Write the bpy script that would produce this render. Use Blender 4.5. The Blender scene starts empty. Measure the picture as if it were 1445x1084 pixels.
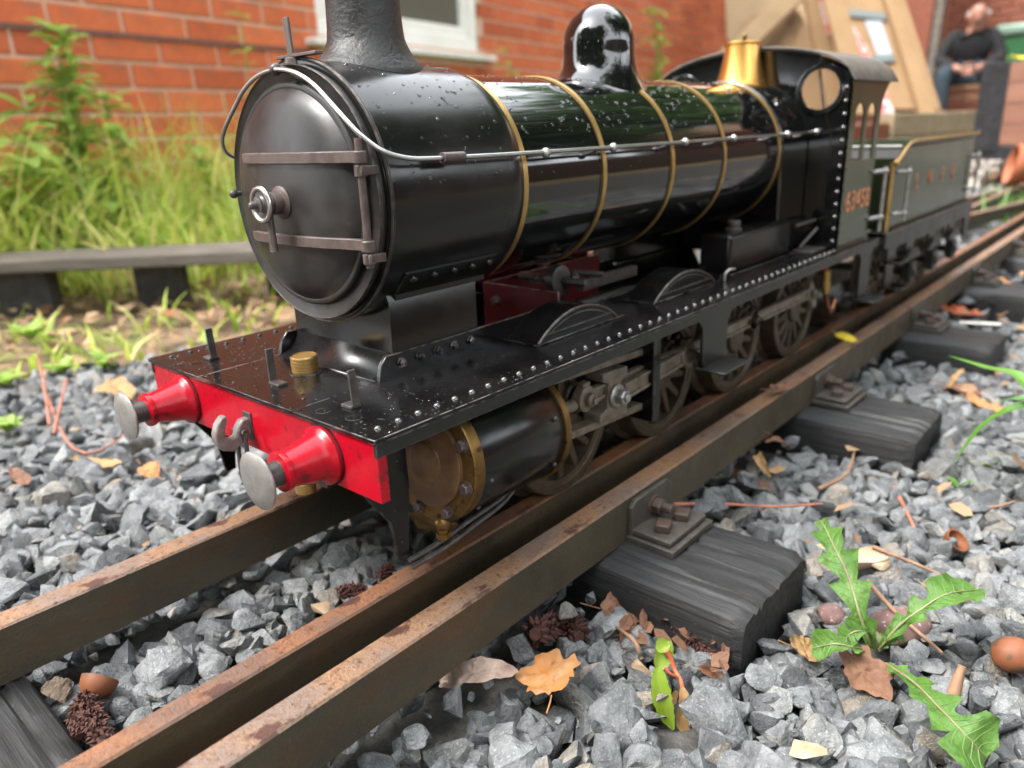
import bpy, bmesh, math, random
import numpy as np
from mathutils import Vector, Matrix, noise
from math import sin, cos, pi, radians, sqrt, atan2

random.seed(7)
S = bpy.context.scene
COL = S.collection

# ------------------------------------------------------------------ camera
# metres; z = 0 is the top of the rails, x across the track, y along it away from the camera
CR = ((0.75121482, -0.18407608, 0.63387088),
      (0.65897058, 0.26424886, -0.7042232),
      (-0.03786901, 0.94672517, 0.31980838))
CP = Vector((0.3694, 0.0, 0.2399))
FPX, PCX, PCY = 1066.0, 722.5, 542.0
cd = bpy.data.cameras.new('camera')
cam = bpy.data.objects.new('camera', cd)
COL.objects.link(cam)
m4 = Matrix(CR).to_4x4()
m4.translation = CP
cam.matrix_world = m4
cd.sensor_width = 36.0
cd.lens = 36.0 * FPX / 1445.0
cd.clip_start = 0.01
cd.clip_end = 500.0
cd.dof.use_dof = True
cd.dof.focus_distance = 0.40
cd.dof.aperture_fstop = cd.lens / 3.9        # aperture 3.9 mm across: blur of a phone camera close up
cd.dof.aperture_blades = 0
S.camera = cam

# ------------------------------------------------------------------ sky, sun, exposure
SUN_EL, SUN_ROT = radians(52), radians(205)
w = bpy.data.worlds.new('World')
S.world = w
w.use_nodes = True
wn, wl = w.node_tree.nodes, w.node_tree.links
sky = wn.new('ShaderNodeTexSky')
sky.sky_type = 'NISHITA'
sky.sun_disc = False
sky.sun_elevation = SUN_EL
sky.sun_rotation = SUN_ROT
sky.air_density = 1.0
sky.dust_density = 6.0
sky.ozone_density = 1.0
hs = wn.new('ShaderNodeHueSaturation')       # an overcast sky is nearly white
hs.inputs['Saturation'].default_value = 0.22
wl.new(sky.outputs[0], hs.inputs['Color'])
ov = wn.new('ShaderNodeMix')                  # even cloud cover
ov.data_type = 'RGBA'
ov.inputs[0].default_value = 0.65
wl.new(hs.outputs[0], ov.inputs[6])
ov.inputs[7].default_value = (6.6, 6.9, 7.2, 1)
bg = wn['Background']
bg.inputs['Strength'].default_value = 0.15
wl.new(ov.outputs[2], bg.inputs['Color'])
sl = bpy.data.lights.new('sun', 'SUN')
sl.energy = 0.85
sl.angle = radians(16)
sl.color = (1.0, 0.96, 0.9)
so = bpy.data.objects.new('sun', sl)
COL.objects.link(so)
# light comes from the front left of the engine, high up
sd = Vector((sin(SUN_ROT) * cos(SUN_EL), cos(SUN_ROT) * cos(SUN_EL), sin(SUN_EL)))
so.rotation_euler = sd.to_track_quat('Z', 'Y').to_euler()
S.view_settings.view_transform = 'Standard'
S.view_settings.look = 'None'
S.view_settings.gamma = 1.0
S.view_settings.use_curve_mapping = False
S.view_settings.exposure = 2.8
S.render.engine = 'CYCLES'

# ------------------------------------------------------------------ pixel helpers (photo pixels, 1445 x 1084)
RM = Matrix(CR)
def ray(p):
    return RM @ Vector(((p[0] - PCX) / FPX, -(p[1] - PCY) / FPX, -1.0))
def on(p, axis, val):
    d = ray(p)
    return CP + d * ((val - CP[axis]) / d[axis])
def at(p, depth):
    return CP + ray(p) * depth
def proj(P):
    c = RM.transposed() @ (Vector(P) - CP)
    if c.z > -0.02:
        return None
    return (PCX + FPX * c.x / -c.z, PCY - FPX * c.y / -c.z, -c.z)

# ------------------------------------------------------------------ materials
MATS = {}
def mat(name, col, rough=0.5, metal=0.0, col2=None, ns=60.0, lo=0.4, hi=0.65, detail=6.0, stretch=None, bump=0.0, bs=300.0,
        bdist=0.001, coat=0.0, rough2=None, edge=None, edge_r=0.0006, island=None, trans=0.0, ior=1.45, spots=None, spec=0.5, sss=0.0,
        translucent=None):
    """Procedural surface: two colours mixed by noise, noise bump, optional worn edges, optional colour by mesh island."""
    m = bpy.data.materials.new(name)
    m.use_nodes = True
    n, l = m.node_tree.nodes, m.node_tree.links
    b = n['Principled BSDF']
    tc = n.new('ShaderNodeTexCoord')
    vec = tc.outputs['Object']
    if stretch:
        mp = n.new('ShaderNodeMapping')
        mp.inputs['Scale'].default_value = stretch
        l.new(vec, mp.inputs[0])
        vec = mp.outputs[0]
    b.inputs['Roughness'].default_value = rough
    b.inputs['Metallic'].default_value = metal
    b.inputs['Specular IOR Level'].default_value = spec
    b.inputs['Coat Weight'].default_value = coat
    b.inputs['Coat Roughness'].default_value = 0.05
    b.inputs['Transmission Weight'].default_value = trans
    b.inputs['IOR'].default_value = ior
    c_out = None
    nz = None
    if col2 is not None or rough2 is not None:
        nz = n.new('ShaderNodeTexNoise')
        nz.inputs['Scale'].default_value = ns
        nz.inputs['Detail'].default_value = detail
        nz.inputs['Roughness'].default_value = 0.65
        l.new(vec, nz.inputs['Vector'])
        mr = n.new('ShaderNodeMapRange')
        mr.inputs[1].default_value = lo
        mr.inputs[2].default_value = hi
        l.new(nz.outputs[0], mr.inputs[0])
        if col2 is not None:
            mx = n.new('ShaderNodeMix')
            mx.data_type = 'RGBA'
            mx.inputs[6].default_value = (*col, 1)
            mx.inputs[7].default_value = (*col2, 1)
            l.new(mr.outputs[0], mx.inputs[0])
            c_out = mx.outputs[2]
        if rough2 is not None:
            rr = n.new('ShaderNodeMapRange')
            rr.inputs[3].default_value = rough
            rr.inputs[4].default_value = rough2
            l.new(mr.outputs[0], rr.inputs[0])
            l.new(rr.outputs[0], b.inputs['Roughness'])
    if c_out is None:
        rgb = n.new('ShaderNodeRGB')
        rgb.outputs[0].default_value = (*col, 1)
        c_out = rgb.outputs[0]
    if spots:                                     # small specks with a shape of their own (pits, dirt, flecks)
        sc, sc_scale, slo, shi = spots
        n2 = n.new('ShaderNodeTexNoise')
        n2.inputs['Scale'].default_value = sc_scale
        n2.inputs['Detail'].default_value = 4
        l.new(tc.outputs['Object'], n2.inputs['Vector'])
        m2 = n.new('ShaderNodeMapRange')
        m2.inputs[1].default_value = slo
        m2.inputs[2].default_value = shi
        l.new(n2.outputs[0], m2.inputs[0])
        mx2 = n.new('ShaderNodeMix')
        mx2.data_type = 'RGBA'
        l.new(m2.outputs[0], mx2.inputs[0])
        l.new(c_out, mx2.inputs[6])
        mx2.inputs[7].default_value = (*sc, 1)
        c_out = mx2.outputs[2]
    if island:                                    # list of colours picked per mesh island / per object
        geo = n.new('ShaderNodeNewGeometry')
        oi = n.new('ShaderNodeObjectInfo')
        ad = n.new('ShaderNodeMath')
        ad.operation = 'ADD'
        l.new(geo.outputs['Random Per Island'], ad.inputs[0])
        l.new(oi.outputs['Random'], ad.inputs[1])
        fr = n.new('ShaderNodeMath')
        fr.operation = 'FRACT'
        l.new(ad.outputs[0], fr.inputs[0])
        cr = n.new('ShaderNodeValToRGB')
        cr.color_ramp.interpolation = 'LINEAR'
        els = cr.color_ramp.elements
        while len(els) < len(island):
            els.new(0.5)
        for i, (p, cc) in enumerate(island):
            els[i].position = p
            els[i].color = (*cc, 1)
        l.new(fr.outputs[0], cr.inputs[0])
        mul = n.new('ShaderNodeMix')
        mul.data_type = 'RGBA'
        mul.blend_type = 'MULTIPLY'
        mul.inputs[0].default_value = 1.0
        l.new(c_out, mul.inputs[6])
        l.new(cr.outputs[0], mul.inputs[7])
        c_out = mul.outputs[2]
    if edge:                                      # paint rubbed off along sharp edges
        bv = n.new('ShaderNodeBevel')
        bv.samples = 4
        bv.inputs[0].default_value = edge_r
        g2 = n.new('ShaderNodeNewGeometry')
        dt = n.new('ShaderNodeVectorMath')
        dt.operation = 'DOT_PRODUCT'
        l.new(bv.outputs[0], dt.inputs[0])
        l.new(g2.outputs['Normal'], dt.inputs[1])
        e1 = n.new('ShaderNodeMapRange')
        e1.inputs[1].default_value = 0.985
        e1.inputs[2].default_value = 0.90
        l.new(dt.outputs['Value'], e1.inputs[0])
        n3 = n.new('ShaderNodeTexNoise')
        n3.inputs['Scale'].default_value = 160
        n3.inputs['Detail'].default_value = 5
        l.new(tc.outputs['Object'], n3.inputs['Vector'])
        e2 = n.new('ShaderNodeMapRange')
        e2.inputs[1].default_value = 0.42
        e2.inputs[2].default_value = 0.58
        l.new(n3.outputs[0], e2.inputs[0])
        e3 = n.new('ShaderNodeMath')
        e3.operation = 'MULTIPLY'
        l.new(e1.outputs[0], e3.inputs[0])
        l.new(e2.outputs[0], e3.inputs[1])
        mx3 = n.new('ShaderNodeMix')
        mx3.data_type = 'RGBA'
        l.new(e3.outputs[0], mx3.inputs[0])
        l.new(c_out, mx3.inputs[6])
        mx3.inputs[7].default_value = (*edge, 1)
        c_out = mx3.outputs[2]
        l.new(e3.outputs[0], b.inputs['Metallic'])
    l.new(c_out, b.inputs['Base Color'])
    if bump:
        nb = n.new('ShaderNodeTexNoise')
        nb.inputs['Scale'].default_value = bs
        nb.inputs['Detail'].default_value = 6
        nb.inputs['Roughness'].default_value = 0.6
        l.new(vec, nb.inputs['Vector'])
        bp = n.new('ShaderNodeBump')
        bp.inputs['Strength'].default_value = bump
        bp.inputs['Distance'].default_value = bdist
        l.new(nb.outputs[0], bp.inputs['Height'])
        l.new(bp.outputs[0], b.inputs['Normal'])
    if translucent:
        out = n['Material Output']
        tr = n.new('ShaderNodeBsdfTranslucent')
        l.new(c_out, tr.inputs['Color'])
        ms = n.new('ShaderNodeMixShader')
        ms.inputs[0].default_value = translucent
        l.new(b.outputs[0], ms.inputs[1])
        l.new(tr.outputs[0], ms.inputs[2])
        l.new(ms.outputs[0], out.inputs['Surface'])
    MATS[name] = m
    return m

# ------------------------------------------------------------------ mesh builder
class MB:
    def __init__(s):
        s.v, s.f = [], []
    def add(s, vs, fs):
        o = len(s.v)
        s.v += [Vector(v) for v in vs]
        s.f += [tuple(i + o for i in f) for f in fs]
        return s
    def box(s, x0, x1, y0, y1, z0, z1):
        vs = [(x, y, z) for z in (z0, z1) for y in (y0, y1) for x in (x0, x1)]
        return s.add(vs, [(0, 2, 3, 1), (4, 5, 7, 6), (0, 1, 5, 4), (2, 6, 7, 3), (0, 4, 6, 2), (1, 3, 7, 5)])
    def obox(s, c, ax, ay, az, hx, hy, hz):
        c = Vector(c)
        vs = [c + Vector(ax) * (sx * hx) + Vector(ay) * (sy * hy) + Vector(az) * (sz * hz)
              for sz in (-1, 1) for sy in (-1, 1) for sx in (-1, 1)]
        return s.add(vs, [(0, 2, 3, 1), (4, 5, 7, 6), (0, 1, 5, 4), (2, 6, 7, 3), (0, 4, 6, 2), (1, 3, 7, 5)])
    def lathe(s, o, d, prof, n=24, cap=True):
        """profile [(r, t)] turned about the axis d through o"""
        o, d = Vector(o), Vector(d).normalized()
        u = d.orthogonal().normalized()
        v = d.cross(u)
        vs, fs = [], []
        for r, t in prof:
            for k in range(n):
                a = 2 * pi * k / n
                vs.append(o + d * t + (u * cos(a) + v * sin(a)) * r)
        for i in range(len(prof) - 1):
            for k in range(n):
                k2 = (k + 1) % n
                fs.append((i * n + k, i * n + k2, (i + 1) * n + k2, (i + 1) * n + k))
        if cap:
            if prof[0][0] > 1e-6:
                fs.append(tuple(reversed(range(n))))
            if prof[-1][0] > 1e-6:
                fs.append(tuple((len(prof) - 1) * n + k for k in range(n)))
        return s.add(vs, fs)
    def cyl(s, a, b, r, n=16, r2=None):
        a, b = Vector(a), Vector(b)
        return s.lathe(a, b - a, [(r, 0), (r if r2 is None else r2, (b - a).length)], n)
    def tube(s, pts, r, n=8, cap=True):
        pts = [Vector(p) for p in pts]
        rs = r if isinstance(r, (list, tuple)) else [r] * len(pts)
        up = None
        vs, fs = [], []
        for i, p in enumerate(pts):
            t = (pts[min(i + 1, len(pts) - 1)] - pts[max(i - 1, 0)]).normalized()
            if up is None:
                up = t.orthogonal().normalized()
            up = (up - t * up.dot(t)).normalized()
            v = t.cross(up)
            for k in range(n):
                a = 2 * pi * k / n
                vs.append(p + (up * cos(a) + v * sin(a)) * rs[i])
        for i in range(len(pts) - 1):
            for k in range(n):
                k2 = (k + 1) % n
                fs.append((i * n + k, i * n + k2, (i + 1) * n + k2, (i + 1) * n + k))
        if cap:
            fs.append(tuple(reversed(range(n))))
            fs.append(tuple((len(pts) - 1) * n + k for k in range(n)))
        return s.add(vs, fs)
    def prism(s, pts2, a0, a1, axis):
        """2D outline extruded along axis; pts2 are the two other coordinates in x, y, z order"""
        n = len(pts2)
        def P(p, a):
            q = list(p)
            q.insert(axis, a)
            return q
        vs = [P(p, a0) for p in pts2] + [P(p, a1) for p in pts2]
        fs = [tuple(range(n)), tuple(reversed(range(n, 2 * n)))]
        fs += [(i, i + n, (i + 1) % n + n, (i + 1) % n) for i in range(n)]
        return s.add(vs, fs)
    def plate(s, outer, holes, a0, a1, axis):
        """outline with holes, given thickness along axis"""
        bm = bmesh.new()
        es = []
        for lp in [outer] + holes:
            vs = []
            for p in lp:
                q = list(p)
                q.insert(axis, a0)
                vs.append(bm.verts.new(q))
            for i in range(len(vs)):
                es.append(bm.edges.new((vs[i], vs[(i + 1) % len(vs)])))
        r = bmesh.ops.triangle_fill(bm, use_beauty=True, use_dissolve=False, edges=es)
        fs = [g for g in r['geom'] if isinstance(g, bmesh.types.BMFace)]
        ex = bmesh.ops.extrude_face_region(bm, geom=fs)
        dv = [0, 0, 0]
        dv[axis] = a1 - a0
        bmesh.ops.translate(bm, vec=dv, verts=[g for g in ex['geom'] if isinstance(g, bmesh.types.BMVert)])
        bm.verts.index_update()
        s.add([v.co.copy() for v in bm.verts], [tuple(v.index for v in f.verts) for f in bm.faces])
        bm.free()
        return s
    def sphere(s, c, r, n=10, m=6, sc=(1, 1, 1), half=False, N=None):
        c = Vector(c)
        N = Vector(N or (0, 0, 1)).normalized()
        u = N.orthogonal().normalized()
        v = N.cross(u)
        vs, fs = [], []
        lo = 0 if half else -m
        rows = list(range(lo, m))
        for i in rows:
            b = pi / 2 * i / m
            for k in range(n):
                a = 2 * pi * k / n
                vs.append(c + u * (cos(a) * cos(b) * r * sc[0]) + v * (sin(a) * cos(b) * r * sc[1]) + N * (sin(b) * r * sc[2]))
        vs.append(c + N * (r * sc[2]))
        for i in range(len(rows) - 1):
            for k in range(n):
                k2 = (k + 1) % n
                fs.append((i * n + k, i * n + k2, (i + 1) * n + k2, (i + 1) * n + k))
        top = len(vs) - 1
        i = len(rows) - 1
        for k in range(n):
            fs.append((i * n + k, i * n + (k + 1) % n, top))
        return s.add(vs, fs)
    def hexbolt(s, c, d, r, h, stub=0.5):
        c, d = Vector(c), Vector(d).normalized()
        s.lathe(c, d, [(r * 1.25, 0), (r * 1.25, h * 0.15)], 10)
        s.lathe(c + d * h * 0.15, d, [(r, 0), (r, h * 0.75), (r * 0.85, h * 0.9)], 6)
        if stub:
            s.lathe(c + d * h, d, [(r * 0.5, -0.1 * h), (r * 0.5, h * stub)], 8)
        return s
    def ring(s, o, d, r0, r1, t0, t1, n=48):
        return s.lathe(o, d, [(r0, t0), (r1, t0), (r1, t1), (r0, t1), (r0, t0)], n, cap=False)
    def mirror_x(s):
        o = MB()
        o.v = [Vector((-v.x, v.y, v.z)) for v in s.v]
        o.f = [tuple(reversed(f)) for f in s.f]
        return o
    def mesh(s, name, org=(0, 0, 0), smooth=35):
        me = bpy.data.meshes.new(name)
        org = Vector(org)
        me.from_pydata([tuple(v - org) for v in s.v], [], s.f)
        bm = bmesh.new()
        bm.from_mesh(me)
        bmesh.ops.recalc_face_normals(bm, faces=bm.faces)
        bm.to_mesh(me)
        bm.free()
        if smooth:
            me.polygons.foreach_set('use_smooth', [True] * len(me.polygons))
            me.set_sharp_from_angle(angle=radians(smooth))
        me.update()
        return me
    def build(s, name, material, parent=None, bevel=0, smooth=35, org=None, kind=None, label=None, seg=2):
        if org is None:
            org = ORG.get(parent.name, Vector()) if parent else Vector()
        o = bpy.data.objects.new(name, s.mesh(name, org, smooth))
        o.data.materials.append(MATS[material] if isinstance(material, str) else material)
        COL.objects.link(o)
        if parent:
            o.parent = parent
            ORG[o.name] = Vector(org)
        else:
            o.location = org
            ORG[o.name] = Vector(org)
        if bevel:
            md = o.modifiers.new('bevel', 'BEVEL')
            md.width = bevel
            md.segments = seg
            md.limit_method = 'ANGLE'
            md.angle_limit = radians(40)
        if kind:
            o['kind'] = kind
        if label:
            o['label'] = label
        return o
ORG = {}
def empty(name, loc, label, cat, group=None):
    o = bpy.data.objects.new(name, None)
    o.empty_display_size = 0.01
    COL.objects.link(o)
    o.location = loc
    ORG[o.name] = Vector(loc)
    return tag(o, label, cat, group)
def tag(o, label=None, cat=None, group=None, kind=None):
    if label:
        o['label'] = label
    if cat:
        o['category'] = cat
    if group:
        o['group'] = group
    if kind:
        o['kind'] = kind
    return o
def copy_tree(o, parent=None):
    c = o.copy()
    COL.objects.link(c)
    c.parent = parent
    for ch in list(o.children):
        copy_tree(ch, c)
    return c
def arc(cx, cy, r, a0, a1, n):
    return [(cx + r * cos(radians(a0 + (a1 - a0) * i / n)), cy + r * sin(radians(a0 + (a1 - a0) * i / n))) for i in range(n + 1)]
def catmull(pts, k=6):
    pts = [Vector(p) for p in pts]
    P = [pts[0] * 2 - pts[1]] + pts + [pts[-1] * 2 - pts[-2]]
    out = []
    for i in range(1, len(P) - 2):
        for j in range(k):
            t = j / k
            a, b, c, d = P[i - 1], P[i], P[i + 1], P[i + 2]
            out.append(0.5 * ((2 * b) + (c - a) * t + (2 * a - 5 * b + 4 * c - d) * t * t + (3 * b - a - 3 * c + d) * t ** 3))
    out.append(pts[-1])
    return out
# ------------------------------------------------------------------ surfaces
mat('lagging_black', (0.005, 0.005, 0.005), 0.16, rough2=0.26, ns=20, spec=0.5)
mat('gloss_black', (0.00315, 0.00315, 0.0036), 0.08, rough2=0.14, ns=14, lo=0.45, hi=0.75, spec=0.55, coat=0.6)
mat('smokebox_black', (0.006, 0.006, 0.006), 0.17, col2=(0.011, 0.010, 0.0095), ns=30, lo=0.4, hi=0.7, rough2=0.29, bump=0.05, bs=500, bdist=0.0004, spec=0.45)
mat('door_black', (0.012, 0.0112, 0.0112), 0.30, col2=(0.026, 0.0235, 0.023), ns=38, lo=0.38, hi=0.72, rough2=0.5, bump=0.12, bs=420, bdist=0.0005, spots=((0.06, 0.028, 0.022), 55, 0.66, 0.74), spec=0.4)
mat('rim_black', (0.012, 0.0108, 0.0102), 0.33, col2=(0.024, 0.0195, 0.0175), ns=90, rough2=0.5, bump=0.15, bs=700, bdist=0.0004, edge=(0.28, 0.24, 0.22), edge_r=0.0005, spec=0.35)
mat('chimney_black', (0.011, 0.0105, 0.0105), 0.36, col2=(0.019, 0.0175, 0.0175), ns=120, rough2=0.6, bump=0.55, bs=420, bdist=0.0012)
mat('plate_black', (0.00405, 0.00387, 0.00405), 0.14, col2=(0.0072, 0.0063, 0.0063), ns=35, rough2=0.27, bump=0.05, bs=300, bdist=0.0004, edge=(0.42, 0.38, 0.36), edge_r=0.0007, spots=((0.09, 0.09, 0.09), 420, 0.72, 0.78), spec=0.38)
mat('valance_black', (0.014, 0.0145, 0.0135), 0.28, col2=(0.020, 0.020, 0.0185), ns=40, rough2=0.38, edge=(0.4, 0.38, 0.36), edge_r=0.0005, spec=0.3)
mat('frame_red', (0.095, 0.005, 0.008), 0.35, col2=(0.04, 0.004, 0.005), ns=50, rough2=0.5, edge=(0.5, 0.45, 0.43), edge_r=0.0008)
mat('bright_red', (0.338, 0.0026, 0.0117), 0.20, col2=(0.26, 0.0026, 0.0104), ns=40, rough2=0.34, spec=0.35, bump=0.04, bs=250, bdist=0.0004, spots=((0.075, 0.006, 0.008), 95, 0.60, 0.74), edge=(0.22, 0.12, 0.10), edge_r=0.0006)
mat('hook_steel', (0.16, 0.135, 0.125), 0.34, 0.85, col2=(0.09, 0.07, 0.064), ns=120, rough2=0.46, bump=0.2, bs=500, bdist=0.0004, edge=(0.5, 0.46, 0.44), edge_r=0.0006)
mat('steel', (0.40, 0.385, 0.37), 0.38, 0.85, col2=(0.29, 0.275, 0.265), ns=130, rough2=0.46, bump=0.08, bs=500, bdist=0.0003, spots=((0.16, 0.12, 0.10), 300, 0.66, 0.74))
mat('rail_steel', (0.40, 0.39, 0.38), 0.28, 1.0)
mat('rivet_black', (0.02, 0.02, 0.02), 0.12, spec=1.0, coat=1.0)
mat('brown_steel', (0.045, 0.032, 0.030), 0.36, 0.4, col2=(0.080, 0.055, 0.048), ns=170, rough2=0.6, bump=0.25, bs=500, bdist=0.0004, edge=(0.42, 0.36, 0.34), edge_r=0.0005)
mat('dark_steel', (0.03, 0.027, 0.026), 0.32, 0.6, col2=(0.06, 0.05, 0.047), ns=150, rough2=0.5, bump=0.2, bs=500, bdist=0.0004, edge=(0.34, 0.31, 0.30), edge_r=0.0004)
mat('motion_steel', (0.1404, 0.1165, 0.0884), 0.36, 0.8, col2=(0.0728, 0.05408, 0.03848), ns=110, rough2=0.55, bump=0.12, bs=400, bdist=0.0003, edge=(0.5, 0.46, 0.40), edge_r=0.0005)
mat('wheel_brown', (0.0675, 0.0504, 0.0324), 0.42, 0.3, col2=(0.0378, 0.027, 0.0171), ns=60, rough2=0.6, bump=0.1, bs=300, bdist=0.0004)
mat('wheel_dark', (0.016, 0.012, 0.009), 0.5, col2=(0.03, 0.02, 0.014), ns=60)
mat('brass', (0.4675, 0.306, 0.1105), 0.36, 0.85, col2=(0.34, 0.2125, 0.07225), ns=60, rough2=0.45, bump=0.03, bs=200, bdist=0.0003)
mat('polished_brass', (0.72, 0.40, 0.12), 0.34, 1.0, col2=(0.64, 0.33, 0.09), ns=25, rough2=0.42)
mat('old_brass', (0.2033, 0.1212, 0.03754), 0.36, 0.85, col2=(0.1173, 0.06647, 0.02346), ns=70, lo=0.35, hi=0.7, rough2=0.5, bump=0.08, bs=250, bdist=0.0003, spots=((0.06, 0.03, 0.012), 160, 0.6, 0.7))
mat('brown_cover', (0.08625, 0.04125, 0.0195), 0.36, 0.7, col2=(0.1425, 0.07875, 0.03), ns=90, lo=0.4, hi=0.7, rough2=0.5, bump=0.08, bs=250, bdist=0.0003, edge=(0.45, 0.30, 0.14), edge_r=0.0004)
mat('green_black', (0.024, 0.033, 0.015), 0.13, col2=(0.033, 0.042, 0.021), ns=18, rough2=0.22)
mat('transfer_orange', (0.50, 0.19, 0.085), 0.45)
mat('roof_grey', (0.055, 0.052, 0.046), 0.5, col2=(0.11, 0.10, 0.088), ns=100, bump=0.3, bs=400, bdist=0.0005)
mat('water', (1.0, 1.0, 1.0), 0.0, trans=1.0, ior=1.33)
mat('satin_black', (0.007, 0.007, 0.0075), 0.26, col2=(0.012, 0.011, 0.011), ns=60, rough2=0.34, bump=0.04, bs=300, bdist=0.0003)
mat('soot_black', (0.004, 0.004, 0.004), 0.7)
mat('glass_reflection_tint', (0.085, 0.095, 0.075), 0.03, spec=0.6)  # pale greenish base colour stands in for the reflection in the pane
# rails: rusty running surface with pits, dark grainy sides
def rail_mat(name, top, top2, side, side2):
    m = bpy.data.materials.new(name)
    m.use_nodes = True
    n, l = m.node_tree.nodes, m.node_tree.links
    b = n['Principled BSDF']
    tc = n.new('ShaderNodeTexCoord')
    def nz(scale, stretch=(1, 1, 1), det=7, ro=0.65):
        mp = n.new('ShaderNodeMapping')
        mp.inputs['Scale'].default_value = stretch
        l.new(tc.outputs['Object'], mp.inputs[0])
        t = n.new('ShaderNodeTexNoise')
        t.inputs['Scale'].default_value = scale
        t.inputs['Detail'].default_value = det
        t.inputs['Roughness'].default_value = ro
        l.new(mp.outputs[0], t.inputs['Vector'])
        return t.outputs[0]
    def mr(x, a, c, lo=0, hi=1):
        r = n.new('ShaderNodeMapRange')
        for i, v in enumerate((a, c, lo, hi)):
            r.inputs[i + 1].default_value = v
        l.new(x, r.inputs[0])
        return r.outputs[0]
    def mix(f, a, c):
        x = n.new('ShaderNodeMix')
        x.data_type = 'RGBA'
        l.new(f, x.inputs[0])
        for i, q in ((6, a), (7, c)):
            if isinstance(q, tuple):
                x.inputs[i].default_value = (*q, 1)
            else:
                l.new(q, x.inputs[i])
        return x.outputs[2]
    topc = mix(mr(nz(30, (1, 0.4, 1), 8, 0.7), 0.44, 0.58), top, top2)
    topc = mix(mr(nz(380, (1, 1, 1), 4, 0.7), 0.50, 0.66), topc, (top[0] * 0.55, top[1] * 0.50, top[2] * 0.5))
    topc = mix(mr(nz(230, (1, 0.8, 1), 4), 0.63, 0.66), topc, (0.060, 0.026, 0.018))             # small pits
    topc = mix(mr(nz(62, (1, 0.6, 1), 6, 0.6), 0.60, 0.635), topc, (0.060, 0.024, 0.016))         # dark rust blotches
    sidec = mix(mr(nz(28, (1, 0.5, 1)), 0.38, 0.68), side, side2)
    sidec = mix(mr(nz(900, (1, 1, 1), 3), 0.5, 0.75), sidec, (side[0] * 2.0, side[1] * 1.9, side[2] * 1.7))
    sidec = mix(mr(nz(16, (1, 0.4, 1.6), 9, 0.7), 0.55, 0.72), sidec, (0.085, 0.040, 0.014))           # rust bleeding down
    g = n.new('ShaderNodeNewGeometry')
    sx = n.new('ShaderNodeSeparateXYZ')
    l.new(g.outputs['Normal'], sx.inputs[0])
    f = mr(sx.outputs[2], 0.35, 0.8)
    l.new(mix(f, sidec, topc), b.inputs['Base Color'])
    b.inputs['Roughness'].default_value = 0.55
    l.new(mr(nz(60), 0.3, 0.7, 0.38, 0.7), b.inputs['Roughness'])
    b.inputs['Metallic'].default_value = 0.15
    bp = n.new('ShaderNodeBump')
    bp.inputs['Strength'].default_value = 0.6
    bp.inputs['Distance'].default_value = 0.0012
    l.new(nz(550, (1, 1, 1), 6), bp.inputs['Height'])
    l.new(bp.outputs[0], b.inputs['Normal'])
    MATS[name] = m
rail_mat('rail_rust', (0.225, 0.122, 0.064), (0.155, 0.110, 0.088), (0.038, 0.031, 0.020), (0.068, 0.054, 0.033))
rail_mat('rail_orange', (0.195, 0.082, 0.036), (0.115, 0.068, 0.050), (0.038, 0.028, 0.017), (0.074, 0.049, 0.024))
mat('sleeper_wood', (0.01734, 0.01683, 0.01734), 0.5, col2=(0.00714, 0.006936, 0.00714), ns=150, lo=0.38, hi=0.68, stretch=(0.07, 1.3, 1.3), detail=10, bump=0.8, bs=150, bdist=0.002, rough2=0.7, spots=((0.07, 0.068, 0.066), 260, 0.66, 0.76))
mat('bracket_iron', (0.0375, 0.033, 0.02775), 0.55, 0.3, col2=(0.06375, 0.054, 0.0435), ns=140, bump=0.4, bs=500, bdist=0.0005, edge=(0.19, 0.17, 0.15), edge_r=0.0008)
mat('bolt_rust', (0.03952, 0.02558, 0.01999), 0.55, 0.3, col2=(0.0651, 0.03952, 0.0279), ns=200, bump=0.4, bs=600, bdist=0.0004, edge=(0.24, 0.19, 0.16), edge_r=0.0008)
STONE_RAMP = [(0.0, (0.27, 0.28, 0.29)), (0.25, (0.52, 0.53, 0.545)), (0.55, (0.76, 0.77, 0.775)), (0.80, (0.94, 0.95, 0.955)), (0.90, (0.94, 0.92, 0.87)), (0.955, (1.05, 0.88, 0.70)), (1.0, (0.48, 0.48, 0.48))]
mat('stone', (0.09797, 0.1015, 0.1041), 0.70, col2=(0.2625, 0.2651, 0.2651), ns=110, lo=0.36, hi=0.68, detail=10, bump=1.0, bs=420, bdist=0.0022, island=STONE_RAMP, spots=((0.36, 0.37, 0.375), 1100, 0.56, 0.74), rough2=0.5)
mat('tan_stone', (0.248, 0.1612, 0.093), 0.7, col2=(0.3596, 0.2728, 0.1922), ns=60, bump=0.5, bs=300, bdist=0.001)
mat('pink_stone', (0.1125, 0.05906, 0.05344), 0.8, col2=(0.1744, 0.1069, 0.09563), ns=70, bump=0.3, bs=300, bdist=0.0008, spots=((0.45, 0.35, 0.32), 400, 0.62, 0.72))
mat('ballast_dust', (0.05, 0.048, 0.045), 0.9, col2=(0.085, 0.08, 0.072), ns=120, bump=0.8, bs=200, bdist=0.004)
mat('soil', (0.1055, 0.06882, 0.04301), 0.95, col2=(0.2346, 0.1642, 0.09772), ns=16, lo=0.35, hi=0.65, detail=10, bump=1.0, bs=90, bdist=0.01, spots=((0.16, 0.20, 0.05), 6, 0.56, 0.64))
mat('litter', (1, 1, 1), 0.8, island=[(0, (0.20, 0.115, 0.065)), (0.3, (0.30, 0.20, 0.11)), (0.6, (0.16, 0.085, 0.05)), (0.8, (0.40, 0.29, 0.17)), (1, (0.28, 0.11, 0.05))], translucent=0.15)
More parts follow.
